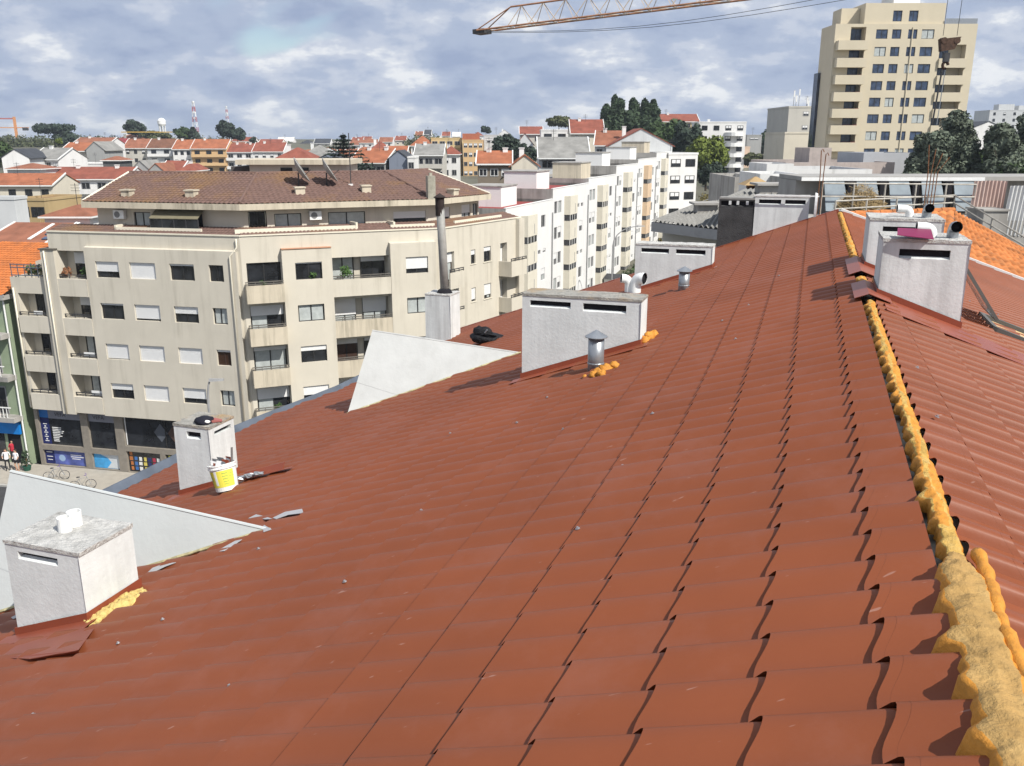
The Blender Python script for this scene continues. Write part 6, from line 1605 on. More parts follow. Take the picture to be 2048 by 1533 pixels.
for k, (u, vt, wd, lab) in enumerate(((1215, 214, 34, 'leftmost and shortest of the poplars'), (1232, 197, 34, 'tallest poplar, second from the left'), (1261, 202, 36, 'middle poplar of the row'), (1286, 205, 34, 'fourth poplar of the row'), (1303, 206, 30, 'rightmost poplar of the row'))):
    tree(lab, u, vt, 290, 240, wd * 1.15, 'p', 5200, .5, 12, 'column', 'row of poplars', 20 + k, 'poplar', .02)
tree('large dark green tree behind the stained gable', 1330, 240, 330, 215, 100, 'g', 3600, .5, 14, seed=30, trunk_frac=.05)
tree('dark tree left of the white flats', 1372, 244, 340, 205, 70, 'd', 2200, .5, 10, seed=31, trunk_frac=.05)
tree('bright yellow-green tree in front of the white flats', 1412, 272, 362, 180, 84, 'y', 4200, .36, 14, seed=32, trunk_frac=.1)
tree('dark shrubby tree at the foot of the yellow-green tree', 1420, 325, 372, 175, 60, 'd', 1400, .36, 9, seed=33, trunk_frac=.02)
tree('round tree on the road side beyond the orange-red house', 1535, 257, 305, 340, 34, 'g', 900, .5, 7, seed=34, trunk_frac=.05)
tree('dark reddish tree by the road', 1522, 275, 310, 320, 34, 'd', 800, .5, 7, seed=35, trunk_frac=.05)
tree('olive tree clump beside the road below the orange-red house', 1505, 305, 335, 255, 42, 'o', 800, .45, 7, seed=36, trunk_frac=.02)
RT = [(1850, 262, 96, 's', 'ragged silvery tree left of the tower balconies'), (1895, 225, 84, 's', 'tallest silvery tree in front of the tower'), (1935, 300, 110, 'g', 'dark leafy tree low between the silvery ones'), (1985, 245, 84, 's', 'silvery tree right of the tower, under the grey high-rise'), (2035, 228, 90, 's', 'silvery tree at the right edge'), (1830, 318, 70, 'g', 'low dark tree beside the pale terrace'), (2010, 310, 120, 'g', 'dense dark tree low at the right edge')]
for k, (u, vt, wd, kd, lab) in enumerate(RT): tree(lab, u, vt, 420, 92 + 3 * (k % 3), wd * 1.35, kd, 14000, .21, 56, 'ragged', 'trees below the tower', 40 + k, 'tree', .02)
# norfolk pine in tiers
P0 = at(690, 350, 175); h = at(690, 266, 175).z - P0.z
t = thing('norfolk_pine', 'tiered norfolk pine rising behind the brown roof', 'tree', P0)
mb = MB(); mb.tube([(0, 0, -4), (0, 0, h)], [.3, .05], 7); build('trunk', mb, MATS['bark'], t)
for k in range(11):
    kk = k / 10; z = h * (.02 + .9 * kk); R0 = 6.0 * (1 - kk) ** .8 + .4
    mb = MB(); rr = random.Random(k)
    for i in range(9):
        a = i * .7 + k * .4
        for j in range(22):
            q = R0 * (j + 1) / 22; c = Vector((q * math.cos(a), q * math.sin(a), z + .12 * q * (1 - kk) - .1)); d = Vector((rr.gauss(0, 1), rr.gauss(0, 1), rr.gauss(0, .35))).normalized() * .62; e = Vector((-d.y, d.x, rr.uniform(-.2, .2))) * .5; mb.poly([c - d, c - e, c + d, c + e])
    build('branch_tier', mb, LM['d'], t)
# far wood on the left hill: one mass
mb = MB(); rr = random.Random(5)
for (ua, ub, va, vb, Y, n) in ((-80, 175, 269, 296, 480, 170), (150, 500, 271, 290, 500, 190), (500, 620, 282, 293, 520, 50), (640, 900, 283, 294, 560, 70), (-80, 60, 300, 320, 330, 20), (820, 880, 268, 288, 420, 22)):
    for i in range(n):
        u = rr.uniform(ua, ub); v = rr.uniform(va, vb); P = at(u, v, Y + rr.uniform(-15, 15)); r = rr.uniform(2.0, 4.0)
        leaves(mb, (P.x, P.y, P.z - r), (r * 1.3, r * 1.2, r * 1.2), 70, .6, rr.randint(0, 99999))
tag(build('far_wood', mb, LM['o']), 'green wood along the far left hill', 'wood', kind='stuff')
# ---------------------------------------------------------------- masts, water tower, cranes
def lattice_mast(lab, u, vt, vb, Y, w, name='radio_mast'):
    B_, T_ = at(u, vb, Y), at(u, vt, Y); h = T_.z - B_.z + 12
    t = thing(name, lab, 'mast', (B_.x, Y, B_.z - 12))
    n = 9
    for k in range(n):
        z0, z1 = h * k / n, h * (k + 1) / n; q0, q1 = w * (1 - .75 * k / n), w * (1 - .75 * (k + 1) / n)
        mb = MB()
        c0 = [(-q0, -q0, z0), (q0, -q0, z0), (q0, q0, z0), (-q0, q0, z0)]; c1 = [(-q1, -q1, z1), (q1, -q1, z1), (q1, q1, z1), (-q1, q1, z1)]
        for i in range(4): mb.tube([c0[i], c1[i]], .13, 4); mb.tube([c0[i], c1[(i + 1) % 4]], .08, 4)
        build('mast_section', mb, mat('mast_red', (0.4, 0.07, 0.06)) if k % 2 else M_white, t)
    for z in (.62, .75, .97): mb = MB(); mb.lathe([(0, 0), (.9, .0), (.9, 1.0), (0, 1.0)], 10, (0, 0, h * z)); build('dish_drum', mb, M_white, t)
lattice_mast('tall red and white lattice mast above the left tree line', 391, 203, 258, 600, 2.0)
lattice_mast('fainter grey lattice mast right of the tall one', 455, 213, 245, 900, 1.8)
B_ = at(325, 262, 480); T_ = at(325, 236, 480); h = T_.z - B_.z + 8
t = thing('water_tower', 'white round water tower on legs above the left trees', 'water tower', (B_.x, 480, B_.z - 8))
for k in range(6): a = k * 1.047; mb = MB(); mb.tube([(1.6 * math.cos(a), 1.6 * math.sin(a), 0), (1.5 * math.cos(a), 1.5 * math.sin(a), h * .72)], .25, 6); build('leg', mb, M_white, t)
mb = MB(); mb.lathe([(0, h * .7), (1.7, h * .72), (2.1, h * .78), (2.1, h * .9), (1.2, h * .97), (0, h)], 16); build('tank', mb, M_white, t)
# small far crane at the left edge
B_ = at(33, 270, 620); T_ = at(33, 234, 620); h = T_.z - B_.z
t = thing('far_crane', 'small orange tower crane far off at the left edge', 'crane', (B_.x, 620, B_.z - 6))
M_or = mat('crane_orange', (0.6, 0.27, 0.11))
mb = MB(); mb.box(-.7, -.7, 0, .7, .7, h + 6); build('tower', mb, M_or, t)
mb = MB(); mb.box(-26, -.3, h + 4.4, 0, .3, h + 5.2); build('upper_jib', mb, mat('crane_red', (0.42, 0.12, 0.1)), t)
mb = MB(); mb.box(-26, -.3, h - 1.4, 9, .3, h - .8); build('jib', mb, M_or, t)
mb = MB(); mb.box(5, -.8, h - 3, 8.5, .8, h - 1.0); build('counterweight', mb, M_dark, t)
P = at(252, 290, 400)
t = thing('yellow_crane', 'low yellow crane jib lying across the trees left of centre', 'crane', (P.x, 400, P.z - 5))
mb = MB(); mb.box(-.4, -.4, 0, .4, .4, 9.5); build('tower', mb, M_conc, t)
mb = MB(); mb.box(-1.5, -.25, 10.2, 21, .25, 10.6); build('jib', mb, mat('crane_yellow', (0.5, 0.33, 0.08)), t)

# ---------------------------------------------------------------- crane jib crossing the sky
T_ = at(957, 63, 78); E_ = at(1760, -36, 62)
dv = (E_ - T_); Lj = dv.length; ux = dv.normalized(); uy = Vector((0, 0, 1)).cross(ux).normalized(); uz = ux.cross(uy)
cr = thing('tower_crane', 'rusty lattice crane jib reaching across the sky from the top right', 'crane', T_)
M_jib = mat('jib_paint', (0.36, 0.18, 0.1), rough=.7, var=.35, scale=2)
J = lambda s, a, z: ux * s + uy * a + uz * z
w2, hj, st = .62, 1.55, 2.0
nb = int(Lj / st)
for (a, z, s0, nm) in ((-w2, 0, 0.2, 'bottom_chord'), (w2, 0, .2, 'bottom_chord'), (0, hj, 3.2, 'top_chord')): mb = MB(); mb.tube([J(s0, a, z), J(Lj, a, z)], .075, 6); build(nm, mb, M_jib, cr)
for k in range(nb - 1):
    s = 1.2 + k * st
    for (p, q) in (((s, -w2, 0), (s + st / 2, 0, hj)), ((s + st / 2, 0, hj), (s + st, -w2, 0)), ((s, w2, 0), (s + st / 2, 0, hj)), ((s + st / 2, 0, hj), (s + st, w2, 0)), ((s, -w2, 0), (s + st, w2, 0)), ((s, -w2, 0), (s, w2, 0))):
        if p[0] < 3.2 and (p[2] or q[2]): continue
        mb = MB(); mb.tube([J(*p), J(*q)], .035, 4); build('lattice_bar', mb, mat('jib_bar', (0.5, 0.42, 0.34), rough=.7, var=.3, scale=3), cr)
for a in (-w2, w2): mb = MB(); mb.tube([J(.2, a, 0), J(3.2, 0, hj)], .05, 5); build('end_brace', mb, M_jib, cr)
mb = MB(); mb.hexa([J(-.2, -w2, -.25), J(.9, -w2, -.25), J(.9, w2, -.25), J(-.2, w2, -.25)], [J(-.2, -w2, .1), J(.9, -w2, .1), J(.9, w2, .1), J(-.2, w2, .1)]); build('end_plate', mb, M_dark, cr)
for (za, ua, va) in ((-.2, 1720, -5), (-.1, 1660, -6)):
    mb = MB(); Q = at(ua, va, 62) - T_; pts = [J(1, 0, za) * (1 - k / 8) + Q * (k / 8) + Vector((0, 0, -.7 * math.sin(math.pi * k / 8))) for k in range(9)]; mb.tube(pts, .018, 4); build('rope', mb, M_dark, cr)
# hook block
HK = at(1897, 88, 45)
M_hook = mat('dark_rust', (0.07, 0.04, 0.028), rough=.9, var=.5, scale=8)
hk = thing('hook_block', 'rusty crane hook block hanging in front of the tower', 'hook block', HK)
sc_ = 45 / F
mb = MB()
mb.hexa([(-14 * sc_, -.15, -14 * sc_), (10 * sc_, -.15, -10 * sc_), (10 * sc_, .15, -10 * sc_), (-14 * sc_, .15, -14 * sc_)], [(-18 * sc_, -.15, 8 * sc_), (20 * sc_, -.15, 12 * sc_), (20 * sc_, .15, 12 * sc_), (-18 * sc_, .15, 8 * sc_)]); build('cheek_plate', mb, M_hook, hk)
for x in (-11, 13): mb = MB(); pts = [((x + 6 * math.cos(a * .4)) * sc_, -.17, (6 * math.sin(a * .4) + 5) * sc_) for a in range(16)]; mb.hexa(pts, [(p[0], .17, p[2]) for p in pts]); build('pulley', mb, M_hook, hk)
mb = MB(); mb.box(-6 * sc_, -.1, -32 * sc_, 4 * sc_, .1, -16 * sc_); build('shank', mb, M_dark, hk)
mb = MB(); mb.tube([((-1 + 5 * math.cos(a * .45)) * sc_, 0, (-38 + 6 * math.sin(a * .45)) * sc_) for a in range(12)], .07, 7); build('hook', mb, M_hook, hk)
for (x0, x1) in ((-12, -8), (14, 20)): mb = MB(); mb.tube([(x0 * sc_, 0, 14 * sc_), (x1 * sc_, 0, 12)], .014, 5); build('cable', mb, M_dark, hk)
for (x, m, r, dx) in ((-6, M_dark, .06, -6), (0, M_galv, .03, -3)):
    for k in range(12): mb = MB(); z = (-46 - k * 8.2) * sc_; q = x + dx * k / 12; mb.tube([(q * sc_, 0, z), ((q + dx / 12) * sc_, 0, z - 9.0 * sc_)], r * .7, 5); build('sling_chain', mb, m, hk)

# ---------------------------------------------------------------- neighbours just beyond the roof end, right
M_otile = MATS['orange_tile']
V0, V1 = HOME_M @ RQ(T_END + .12, .05, .02, 1), HOME_M @ RQ(T_END + .12, 6.5, .02, 1)
A_ = HOME_M @ plane_hit(1686, 432, 1, 21.2); B_ = HOME_M @ plane_hit(1908, 424, 1, 22.2); C_ = HOME_M @ plane_hit(2075, 515, 1, 22.0)
orf = thing('orange_tiled_roof', 'mottled orange clay tile roof adjoining the far end of the red roof', 'roof', V0)
sub = lambda p: Vector(p) - V0
om = mat('clay_tile', (0.5, 0.185, 0.06), rough=.95, var=.25, scale=3, blotch=.7, blotch_col=(0.13, 0.075, 0.045), bl_scale=2.6)
def clay(n1, n2, a, b, c, d):
    """single clay tiles: curved pans in courses between edge a-b (low) and d-c (high)"""
    for j in range(n2):
        for i in range(n1):
            P = lambda x, y: (a.lerp(b, x)).lerp(d.lerp(c, x), y)
            x0, x1, y0, y1 = i / n1, (i + 1) / n1, j / n2, min(1, (j + 1.06) / n2)
            nrm = (P(x1, y0) - P(x0, y0)).cross(P(x0, y1) - P(x0, y0)).normalized()
            if nrm.z < 0: nrm = -nrm
            mb = MB(); low, top = [], []
            for k in range(6):
                x = x0 + (x1 - x0) * k / 5; hgt = .012 + .034 * math.sin(math.pi * k / 5) ** 1.5
                low.append(mb.vert(P(x, y0) + nrm * (hgt + .022))); top.append(mb.vert(P(x, y1) + nrm * hgt))
            lp = [mb.vert(P(x0 + (x1 - x0) * k / 5, y0) + nrm * .0) for k in range(6)]
            for k in range(5): mb.f += [(low[k], low[k + 1], top[k + 1], top[k]), (lp[k], lp[k + 1], low[k + 1], low[k])]; mb.m += [0, 0]
            build('clay_tile', mb, om, orf, True)
VM = HOME_M @ RQ(T_END + .12, 2.3, .02, 1)
for (q, n1, n2) in (((sub(V0), sub(VM), sub(B_), sub(A_)), 14, 7), ((sub(VM), sub(V1), sub(C_), sub(B_)), 24, 8)):
    clay(n1, n2, *q)
    mb = MB(); mb.hexa([p - Vector((0, 0, 3)) for p in q], [p - Vector((0, 0, .14)) for p in q]); build('roof_deck', mb, M_conc, orf)
for k in range(9):
    mb = MB(); a, b = sub(A_).lerp(sub(B_), k / 9) + Vector((0, .05, .03)), sub(A_).lerp(sub(B_), (k + 1.1) / 9) + Vector((0, .05, .03)); mb.tube([a, b], [.075, .06], 8); build('ridge_tile', mb, om, orf)
# terrace with railing behind
def rail_thing(lab, pts, h, name='pipe_railing', r=.022, posts=True, m=None):
    t = thing(name, lab, 'railing', pts[0]); P = [Vector(p) - Vector(pts[0]) for p in pts]; m = m or mat('weathered_pipe', (0.42, 0.39, 0.34), rough=.6, var=.25, scale=5)
    for z in (h, h * .55):
        mb = MB(); mb.tube([p + Vector((0, 0, z)) for p in P], r, 6); build('rail', mb, m, t)
    if posts:
        for a, b in zip(P, P[1:]):
            n = max(1, int((b - a).length / .9))
            for k in range(n + 1): p = a.lerp(b, k / n); mb = MB(); mb.tube([p - Vector((0, 0, .3)), p + Vector((0, 0, h))], r, 6); build('post', mb, m, t)
G_ = [at(1668, 438, 21.5), at(1905, 424, 23.0), at(2060, 520, 21.0)]
rail_thing('weathered pipe railing along the top of the orange tile roof', G_, .42)
rail_thing('taller pipe railing in front of the blue plastic panels', [at(1640, 425, 23.5), at(1945, 425, 24.5)], .75)
# shed with five bluish plastic panels
S0 = at(1625, 420, 26.0); S1 = at(1945, 420, 26.0); sw = S1.x - S0.x
shd = thing('panel_shed', 'low shed with blue plastic panels under a long grey roof strip', 'shed', S0)
hz_ = at(1700, 362, 26.0).z - S0.z
M_plast = mat('blue_plastic', (0.2, 0.235, 0.26), rough=.6, var=.25, scale=1.6, spec=.2)
for k in range(5):
    x0 = .22 + k * sw / 5; x1 = x0 + sw / 5 - .3
    mb = MB(); mb.hexa([(x0, -.5, .0), (x1, -.5, .0), (x1, -.46, .0), (x0, -.46, .0)], [(x0 + .03, -.06, hz_ - .02), (x1 - .03, -.06, hz_ - .02), (x1 - .03, -.02, hz_ - .02), (x0 + .03, -.02, hz_ - .02)]); pn = build('plastic_panel', mb, M_plast, shd)
    for z in (.3, .5): mb = MB(); mb.box(x0 + .02, -.52 + .44 * z, hz_ * z, x1 - .02, -.44 + .44 * z, hz_ * z + .035); build('panel_rib', mb, mat('panel_rib_dark', (0.1, 0.12, 0.15), rough=.4), pn)
    mb = MB(); mb.box(x1 + .04, -.2, 0, x1 + .24, .4, hz_ - .01); build('gap_post', mb, M_flue, shd)
mb = MB(); mb.box(-.4, -.04, hz_, sw + 2.6, 2.2, hz_ + .12); build('roof_strip', mb, mat('roof_strip_grey', (0.32, 0.31, 0.29)), shd)
mb = MB(); mb.box(-.4, .5, -3, sw + 2.6, 2.2, hz_ - .01); build('back_wall', mb, M_conc, shd)
mb = MB(); mb.box(-.42, -.075, hz_ - .0, sw + .2, -.045, hz_ + .1); build('fascia', mb, M_pvc, shd)
mb = MB(); mb.box(-1.4, -2.2, -4.5, sw + 5, .0, -.12); build('terrace_slab', mb, M_conc, shd)
# corrugated sheets standing on edge
def corr(lab, u0, u1, vt, vb, Y, col, tilt=0):
    a, b = at(u0, vb, Y), at(u1, vb, Y); h = at(u0, vt, Y).z - a.z; w = b.x - a.x
    t = thing('corrugated_sheet', lab, 'metal sheet', a); t.rotation_euler = (0, R_(tilt), 0)
    mb = MB(); n = int(w / .02); rows = []
    for z in (0, h):
        rows.append([mb.vert((w * i / n, .03 * math.sin(2 * math.pi * (w * i / n) / .105), z + (.0 if z == 0 else .04 * math.sin(i * .05)))) for i in range(n + 1)])
    for i in range(n): mb.f.append((rows[0][i], rows[0][i + 1], rows[1][i + 1], rows[1][i])); mb.m.append(0)
    build('sheet', mb, col, t, True)
    mb = MB(); mb.box(0, .03, h * .5, w, .08, h * .5 + .06); build('batten', mb, M_rust, t)
corr('rusty pink corrugated sheet standing right of the shed', 1938, 2003, 363, 428, 24.5, mat('pinkish_zinc', (0.5, 0.36, 0.31), rough=.6, var=.15, streak=.6, streak_col=(0.6, 0.6, 0.6), streak_s=8), 2)
corr('whitish corrugated sheet at the right edge', 2000, 2070, 372, 470, 23.8, mat('whitish_zinc', (0.62, 0.62, 0.61), rough=.5, var=.1), 4)
P = at(1962, 470, 23.6); t = thing('concrete_box', 'low pale concrete box under the corrugated sheets', 'box', P); w = at(2010, 470, 23.6).x - P.x
mb = MB(); mb.box(0, 0, 0, w, .9, at(1962, 423, 23.6).z - P.z); build('wall', mb, M_conc, t); mb = MB(); mb.box(-.04, -.04, at(1962, 423, 23.6).z - P.z, w + .04, .94, at(1962, 423, 23.6).z - P.z + .05); build('lid', mb, M_conc, t)
# straw heap
P = at(1722, 416, 24.0); t = thing('straw_heap', 'heap of dry brown straw in front of the blue panels', 'straw heap', P)
mb = MB(); rr = random.Random(9)
for i in range(1500):
    a = rr.random() * 6.28; q = .62 * math.sqrt(rr.random()); z = (.62 * (1 - (q / .62) ** 1.6)) * rr.random() ** .5; c = Vector((q * math.cos(a), q * .7 * math.sin(a), z)); d = Vector((rr.gauss(0, 1), rr.gauss(0, 1), rr.gauss(0, .6) - .3)).normalized() * rr.uniform(.08, .2); e = d.orthogonal().normalized() * .008
    mb.poly([c - d - e, c + d, c - d + e])
build('stalks', mb, mat('straw', (0.33, 0.24, 0.12), rough=.9, var=.4, scale=6), t); mb = MB(); mb.blob((0, 0, .1), .5, 3, .3, 2, 14, 8, 0, (1, .6, .6)); build('core', mb, mat('straw_core', (0.12, 0.09, 0.05)), t)
# reinforcing bars sticking up
for (u, vb, vt, n, lab) in ((1640, 418, 302, 2, 'pair of hooked rusty reinforcing bars left of the shed'), (1858, 425, 290, 4, 'bundle of rusty reinforcing bars in front of the shed')):
    P = at(u, vb, 22.5); h = at(u, vt, 22.5).z - P.z; t = thing('reinforcing_bars', lab, 'steel bars', P)
    for k in range(n):
        x = (k - n / 2) * .075; mb = MB(); pts = [(x, 0, -.4), (x + .02 * k, .03 * k, h * .6), (x + .05 * (k - 1) + (.03 if n == 2 else .06 * k), .02, h * (1 - .06 * k))]
        if n == 2: pts += [(pts[-1][0] + .03, .0, pts[-1][2] + .04), (pts[-1][0] + .07, 0, pts[-1][2] - .03)]
        mb.tube(pts, .012, 6); build('bar', mb, M_rust, t)
# ---------------------------------------------------------------- flat roofed neighbours and grey corrugated roofs, middle right
def slab_building(lab, u0, u1, vt, Y, depth, m, rm, par=.4, zb=-14, cat='building'):
    a, b = at(u0, vt, Y), at(u1, vt, Y); w = b.x - a.x
    t = thing('flat_roofed_building', lab, cat, (a.x, Y, a.z + zb))
    mb = MB(); mb.box(0, 0, 0, w, depth, -zb - par); build('wall', mb, m, t)
    mb = MB(); mb.box(0, 0, -zb - par, w, .15, -zb).box(0, depth - .15, -zb - par, w, depth, -zb).box(0, .15, -zb - par, .15, depth - .15, -zb).box(w - .15, .15, -zb - par, w, depth - .15, -zb); build('parapet', mb, m, t)
    mb = MB(); mb.box(.15, .15, -zb - par + .003, w - .15, depth - .15, -zb - par + .05); build('roof_felt', mb, rm, t)
    return t, w, -zb
M_whs = mat('whitewash_stained', (0.66, 0.655, 0.64), rough=.95, var=.06, scale=.8, streak=.55, streak_col=(0.25, 0.24, 0.22), streak_s=2.2)
M_pinkc = mat('pinkish_concrete', (0.42, 0.36, 0.33), rough=.95, var=.12, scale=1.5, streak=.6, streak_col=(0.2, 0.17, 0.15), streak_s=2)
M_felt = mat('dark_felt', (0.13, 0.13, 0.135), rough=.95)
slab_building('pale flat roofed building with a pinkish parapet below the tower', 1572, 1790, 325, 95, 14, M_pinkc, M_felt)
slab_building('long whitewashed building in front of the pinkish parapet', 1582, 1745, 339, 78, 10, M_whs, M_felt, zb=-18)
slab_building('whitewashed stair head in the middle of the flat roofs', 1534, 1588, 328, 66, 5, M_whs, M_felt, zb=-18)
slab_building('pale wall block left of the whitewashed stair head', 1470, 1530, 355, 62, 8, M_conc, M_white, zb=-18)
slab_building('whitewashed box in front of the stair head', 1520, 1600, 348, 56, 5, M_whs, M_whs, zb=-18)
slab_building('stained grey wall box right of the whitewashed box', 1580, 1618, 357, 52, 5, M_conc, M_whs, zb=-16)
slab_building('light grey box building with air conditioners beside the trees', 1728, 1830, 306, 100, 8, mat('cool_grey', (0.42, 0.43, 0.45), var=.05), M_felt, zb=-20)
slab_building('pinkish concrete stair head on the flat roofs below the tower', 1620, 1664, 296, 96, 5, M_pinkc, M_felt, zb=-10)
M_fib = mat('fibre_cement_roof', (0.23, 0.225, 0.21), rough=.95, var=.2, scale=2.5, blotch=.5, blotch_col=(0.13, 0.125, 0.115), bl_scale=3)
def corr_roof(lab, e0, e1, r1, r0, walls, pitch=.35):
    e0, e1, r1, r0 = map(Vector, (e0, e1, r1, r0)); t = thing('corrugated_roof_building', lab, 'building', e0 - Vector((0, 0, 10)))
    o = e0 - Vector((0, 0, 10)); L = (e1 - e0).length; n = int(L / pitch * 6); nrm = (e1 - e0).cross(r0 - e0).normalized(); nrm = nrm if nrm.z > 0 else -nrm
    mb = MB(); A, B = [], []
    for i in range(n + 1):
        k = i / n; hgt = .06 * math.sin(2 * math.pi * L * k / pitch); A.append(mb.vert(e0.lerp(e1, k) + nrm * hgt - o)); B.append(mb.vert(r0.lerp(r1, k) + nrm * hgt - o))
    for i in range(n): mb.f.append((A[i], A[i + 1], B[i + 1], B[i])); mb.m.append(0)
    build('roof', mb, M_fib, t, True)
    dn = Vector((0, 0, -1)); mb = MB(); mb.hexa([e0 - o + dn * .5, e1 - o + dn * .5, e1 - o + dn * .5 + (r1 - e1) * .03, e0 - o + dn * .5 + (r0 - e0) * .03], [e0 - o + dn * .07, e1 - o + dn * .07, e1 - o + dn * .07 + (r1 - e1) * .03, e0 - o + dn * .07 + (r0 - e0) * .03]); build('fascia', mb, M_alug, t)
    ins = [e0.lerp(r1, .12), e1.lerp(r0, .12), r1.lerp(e0, .05), r0.lerp(e1, .05)]
    zl = min(p.z for p in ins) - .5; mb = MB(); mb.hexa([Vector((p.x, p.y, e0.z - 10)) - o for p in ins], [Vector((p.x, p.y, zl)) - o for p in ins]); build('wall', mb, wall_m('e'), t)
    mb = MB(); rv = e0.lerp(e1, .45).lerp(r0.lerp(r1, .5), .5) - o; mb.box(rv.x - .5, rv.y - .5, rv.z - .2, rv.x + .5, rv.y + .5, rv.z + .35).box(rv.x - .7, rv.y - .7, rv.z + .35, rv.x + .7, rv.y + .7, rv.z + .45); build('roof_vent', mb, M_conc, t)
    return t
corr_roof('grey corrugated hip roof beside the sooty chimney', at(1303, 442, 42), at(1480, 462, 36), at(1480, 396, 47), at(1400, 406, 52), None)
corr_roof('grey corrugated ridge roof behind the white dish chimney', at(1440, 400, 38), at(1640, 402, 36), at(1590, 372, 44), at(1500, 375, 46), None)
P = at(1510, 372, 45); t = thing('roof_cowl', 'small rusty pyramid cowl on the grey ridge roof', 'cowl', P); mb = MB(); mb.box(-.35, -.35, -.5, .35, .35, .05); build('base', mb, M_rust, t); mb = MB(); mb.hexa([(-.7, -.7, .05), (.7, -.7, .05), (.7, .7, .05), (-.7, .7, .05)], [(-.05, -.05, .45), (.05, -.05, .45), (.05, .05, .45), (-.05, .05, .45)]); build('hat', mb, mat('ochre_hat', (0.35, 0.24, 0.12)), t)

# ---------------------------------------------------------------- street lamps, cars, hedge along the climbing road
def lamp(lab, x, y, h, arm, z=None, ang=0.0):
    t = thing('street_lamp', lab, 'street lamp', (x, y, gh(x, y) if z is None else z), ang, 'street lamps')
    mb = MB(); mb.tube([(0, 0, 0), (0, 0, h * .8)] + [(arm * (1 - math.cos(a)), 0, h * .8 + h * .2 * math.sin(a)) for a in (.3, .6, .9, 1.2, 1.57)], [.1, .08, .07, .065, .06, .055, .05], 7); build('pole', mb, mat('lamp_grey', (0.3, 0.3, 0.3)), t)
    mb = MB(); mb.hexa([(arm - .1, -.15, h - .1), (arm + .8, -.12, h - .04), (arm + .8, .12, h - .04), (arm - .1, .15, h - .1)], [(arm - .1, -.1, h + .08), (arm + .8, -.08, h + .06), (arm + .8, .08, h + .06), (arm - .1, .1, h + .08)]); build('lamp_head', mb, M_alug, t)
P = at(1226, 480, 104); lamp('curved street lamp in front of the white row', P.x, 104, P.z - gh(P.x, 104) + 1.6, 2.9)
P = at(1392, 400, 140); lamp('street lamp with long arm beside the tree slope', P.x, 140, 9, 3.2)
P = at(419, 830, 52); lamp('street lamp in front of the beige block, above the narrow chimney', P.x, 52, at(419, 760, 52).z, .3, 0)
mb = MB(); rr = random.Random(4)
for i in range(60):
    y = 150 + i * 1.4
    x = road_x(y) - 9.5 + rr.uniform(-2.2, 1.2)
    leaves(mb, (x, y, gh(x, y) + .6), (1.5, 1.2, .9), 60, .22, i + 900)
tag(build('hedge_slope', mb, leaf_mat('dry_hedge', (0.16, 0.13, 0.035), .5)), 'yellowish planted bank beside the climbing road', 'planting', kind='stuff')
mb = MB()
for i in range(26):
    y = 100 + i * 1.5; x = RX(y) + 3.0 + rr.uniform(-.4, .4)
    leaves(mb, (x, y, gh(x, y) + .9), (1.0, .9, .9), 60, .2, i + 1900)
tag(build('front_hedge', mb, LM['g']), 'clipped green hedge in front of the white row', 'hedge', kind='stuff')
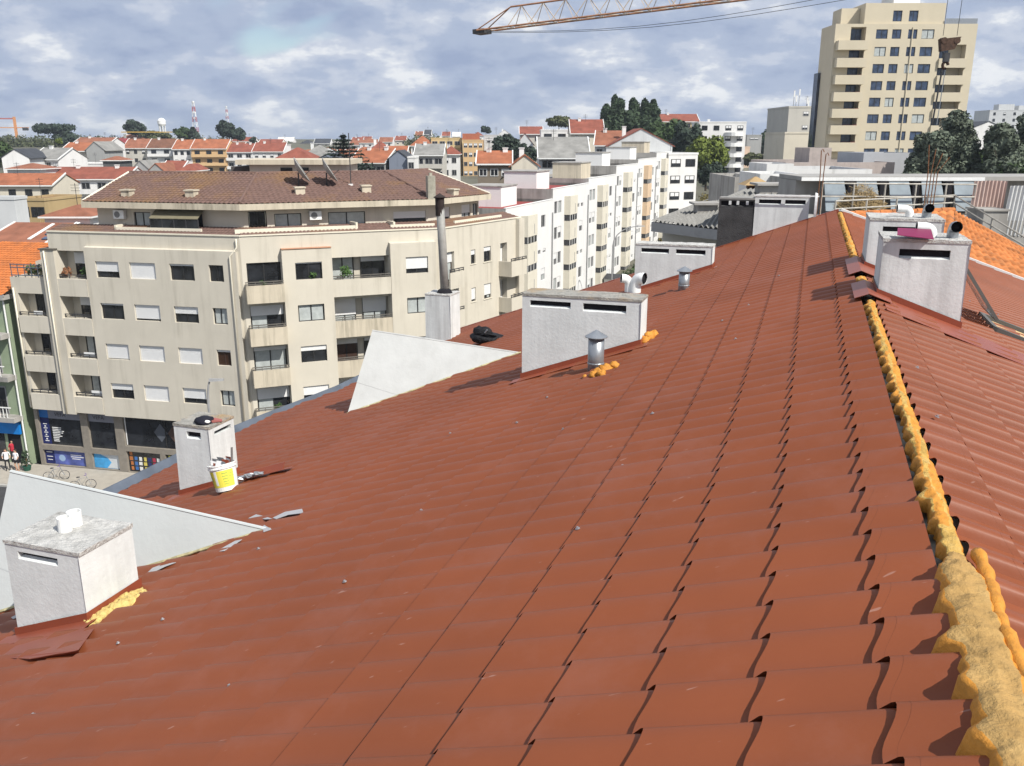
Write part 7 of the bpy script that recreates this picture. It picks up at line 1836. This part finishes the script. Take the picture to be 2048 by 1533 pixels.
def car(lab, y, side, col, van=False, seed=0):
    x = road_x(y) + side; t = thing('parked_car', lab, 'van' if van else 'car', (x, y, gh(x, y) + .13), -math.atan(.374), 'cars on the climbing road')
    m = mat('car_%s' % lab[:9], col, rough=.3, var=.03, spec=.6); H2 = 2.0 if van else 1.42
    mb = MB(); prof_ = [(-.85, -2.1, .35), (-.85, -2.15, .75), (-.82, -1.2, .9), (-.75, -.5, H2), (-.75, 1.5, H2), (-.82, 2.05, .95), (-.85, 2.1, .4)]
    L_ = [(p[0], p[1], p[2]) for p in prof_]; mb.hexa(L_, [(-p[0], p[1], p[2]) for p in prof_]); build('body', mb, m, t)
    for s in (-1, 1):
        for yy in (-1.35, 1.35): mb = MB(); mb.tube([(s * .72, yy, .33), (s * .9, yy, .33)], .33, 12); build('wheel', mb, M_dark, t)
        mb = MB(); mb.box(s * .79 - .06, -.4, .95, s * .79 + .06, 1.35, H2 - .12); build('side_window', mb, M_glass, t)
    mb = MB(); mb.hexa([(-.7, -1.19, .94), (.7, -1.19, .94), (.7, -1.17, .92), (-.7, -1.17, .92)], [(-.66, -.6, H2 - .12), (.66, -.6, H2 - .12), (.66, -.58, H2 - .14), (-.66, -.58, H2 - .14)]); build('windscreen', mb, M_glass, t)
    for s in (-.55, .55): mb = MB(); mb.box(s - .16, -2.19, .62, s + .16, -2.13, .76); build('headlight', mb, M_pvc, t)
CARS = [(150, -3.8, (0.72, 0.72, 0.7), False, 'white car parked low on the climbing road'), (158, -3.8, (0.3, 0.31, 0.33), False, 'grey car parked above the lowest white one'), (171, -3.9, (0.74, 0.74, 0.73), True, 'white van parked at the left kerb'), (186, 1.8, (0.06, 0.06, 0.065), False, 'black car driving up the road'), (205, 1.6, (0.7, 0.7, 0.7), False, 'white car coming down past the parked van'), (222, 3.9, (0.75, 0.75, 0.74), True, 'white van high on the road'), (238, -3.8, (0.45, 0.45, 0.47), False, 'silver car parked far up the road'), (262, 3.9, (0.7, 0.69, 0.66), False, 'pale car highest on the road')]
for k, (y, s, c, v, lab) in enumerate(CARS): car(lab, y, s, c, v, k)

# ---------------------------------------------------------------- air over the town
mb = MB(); mb.box(-2650, -850, -3, 2650, 3250, 62)
hz = tag(build('haze', mb, []), 'thin daylight haze over the town', 'haze', kind='stuff')
hm = bpy.data.materials.new('haze_air'); hm.use_nodes = True
hn = hm.node_tree.nodes; hn.clear()
ho = hn.new('ShaderNodeOutputMaterial'); hv = hn.new('ShaderNodeVolumePrincipled')
hv.inputs['Color'].default_value = (0.8, 0.89, 1.0, 1); hv.inputs['Density'].default_value = 0.0002; hv.inputs['Anisotropy'].default_value = 0.2
hm.node_tree.links.new(hv.outputs[0], ho.inputs['Volume'])
hz.data.materials.append(hm)
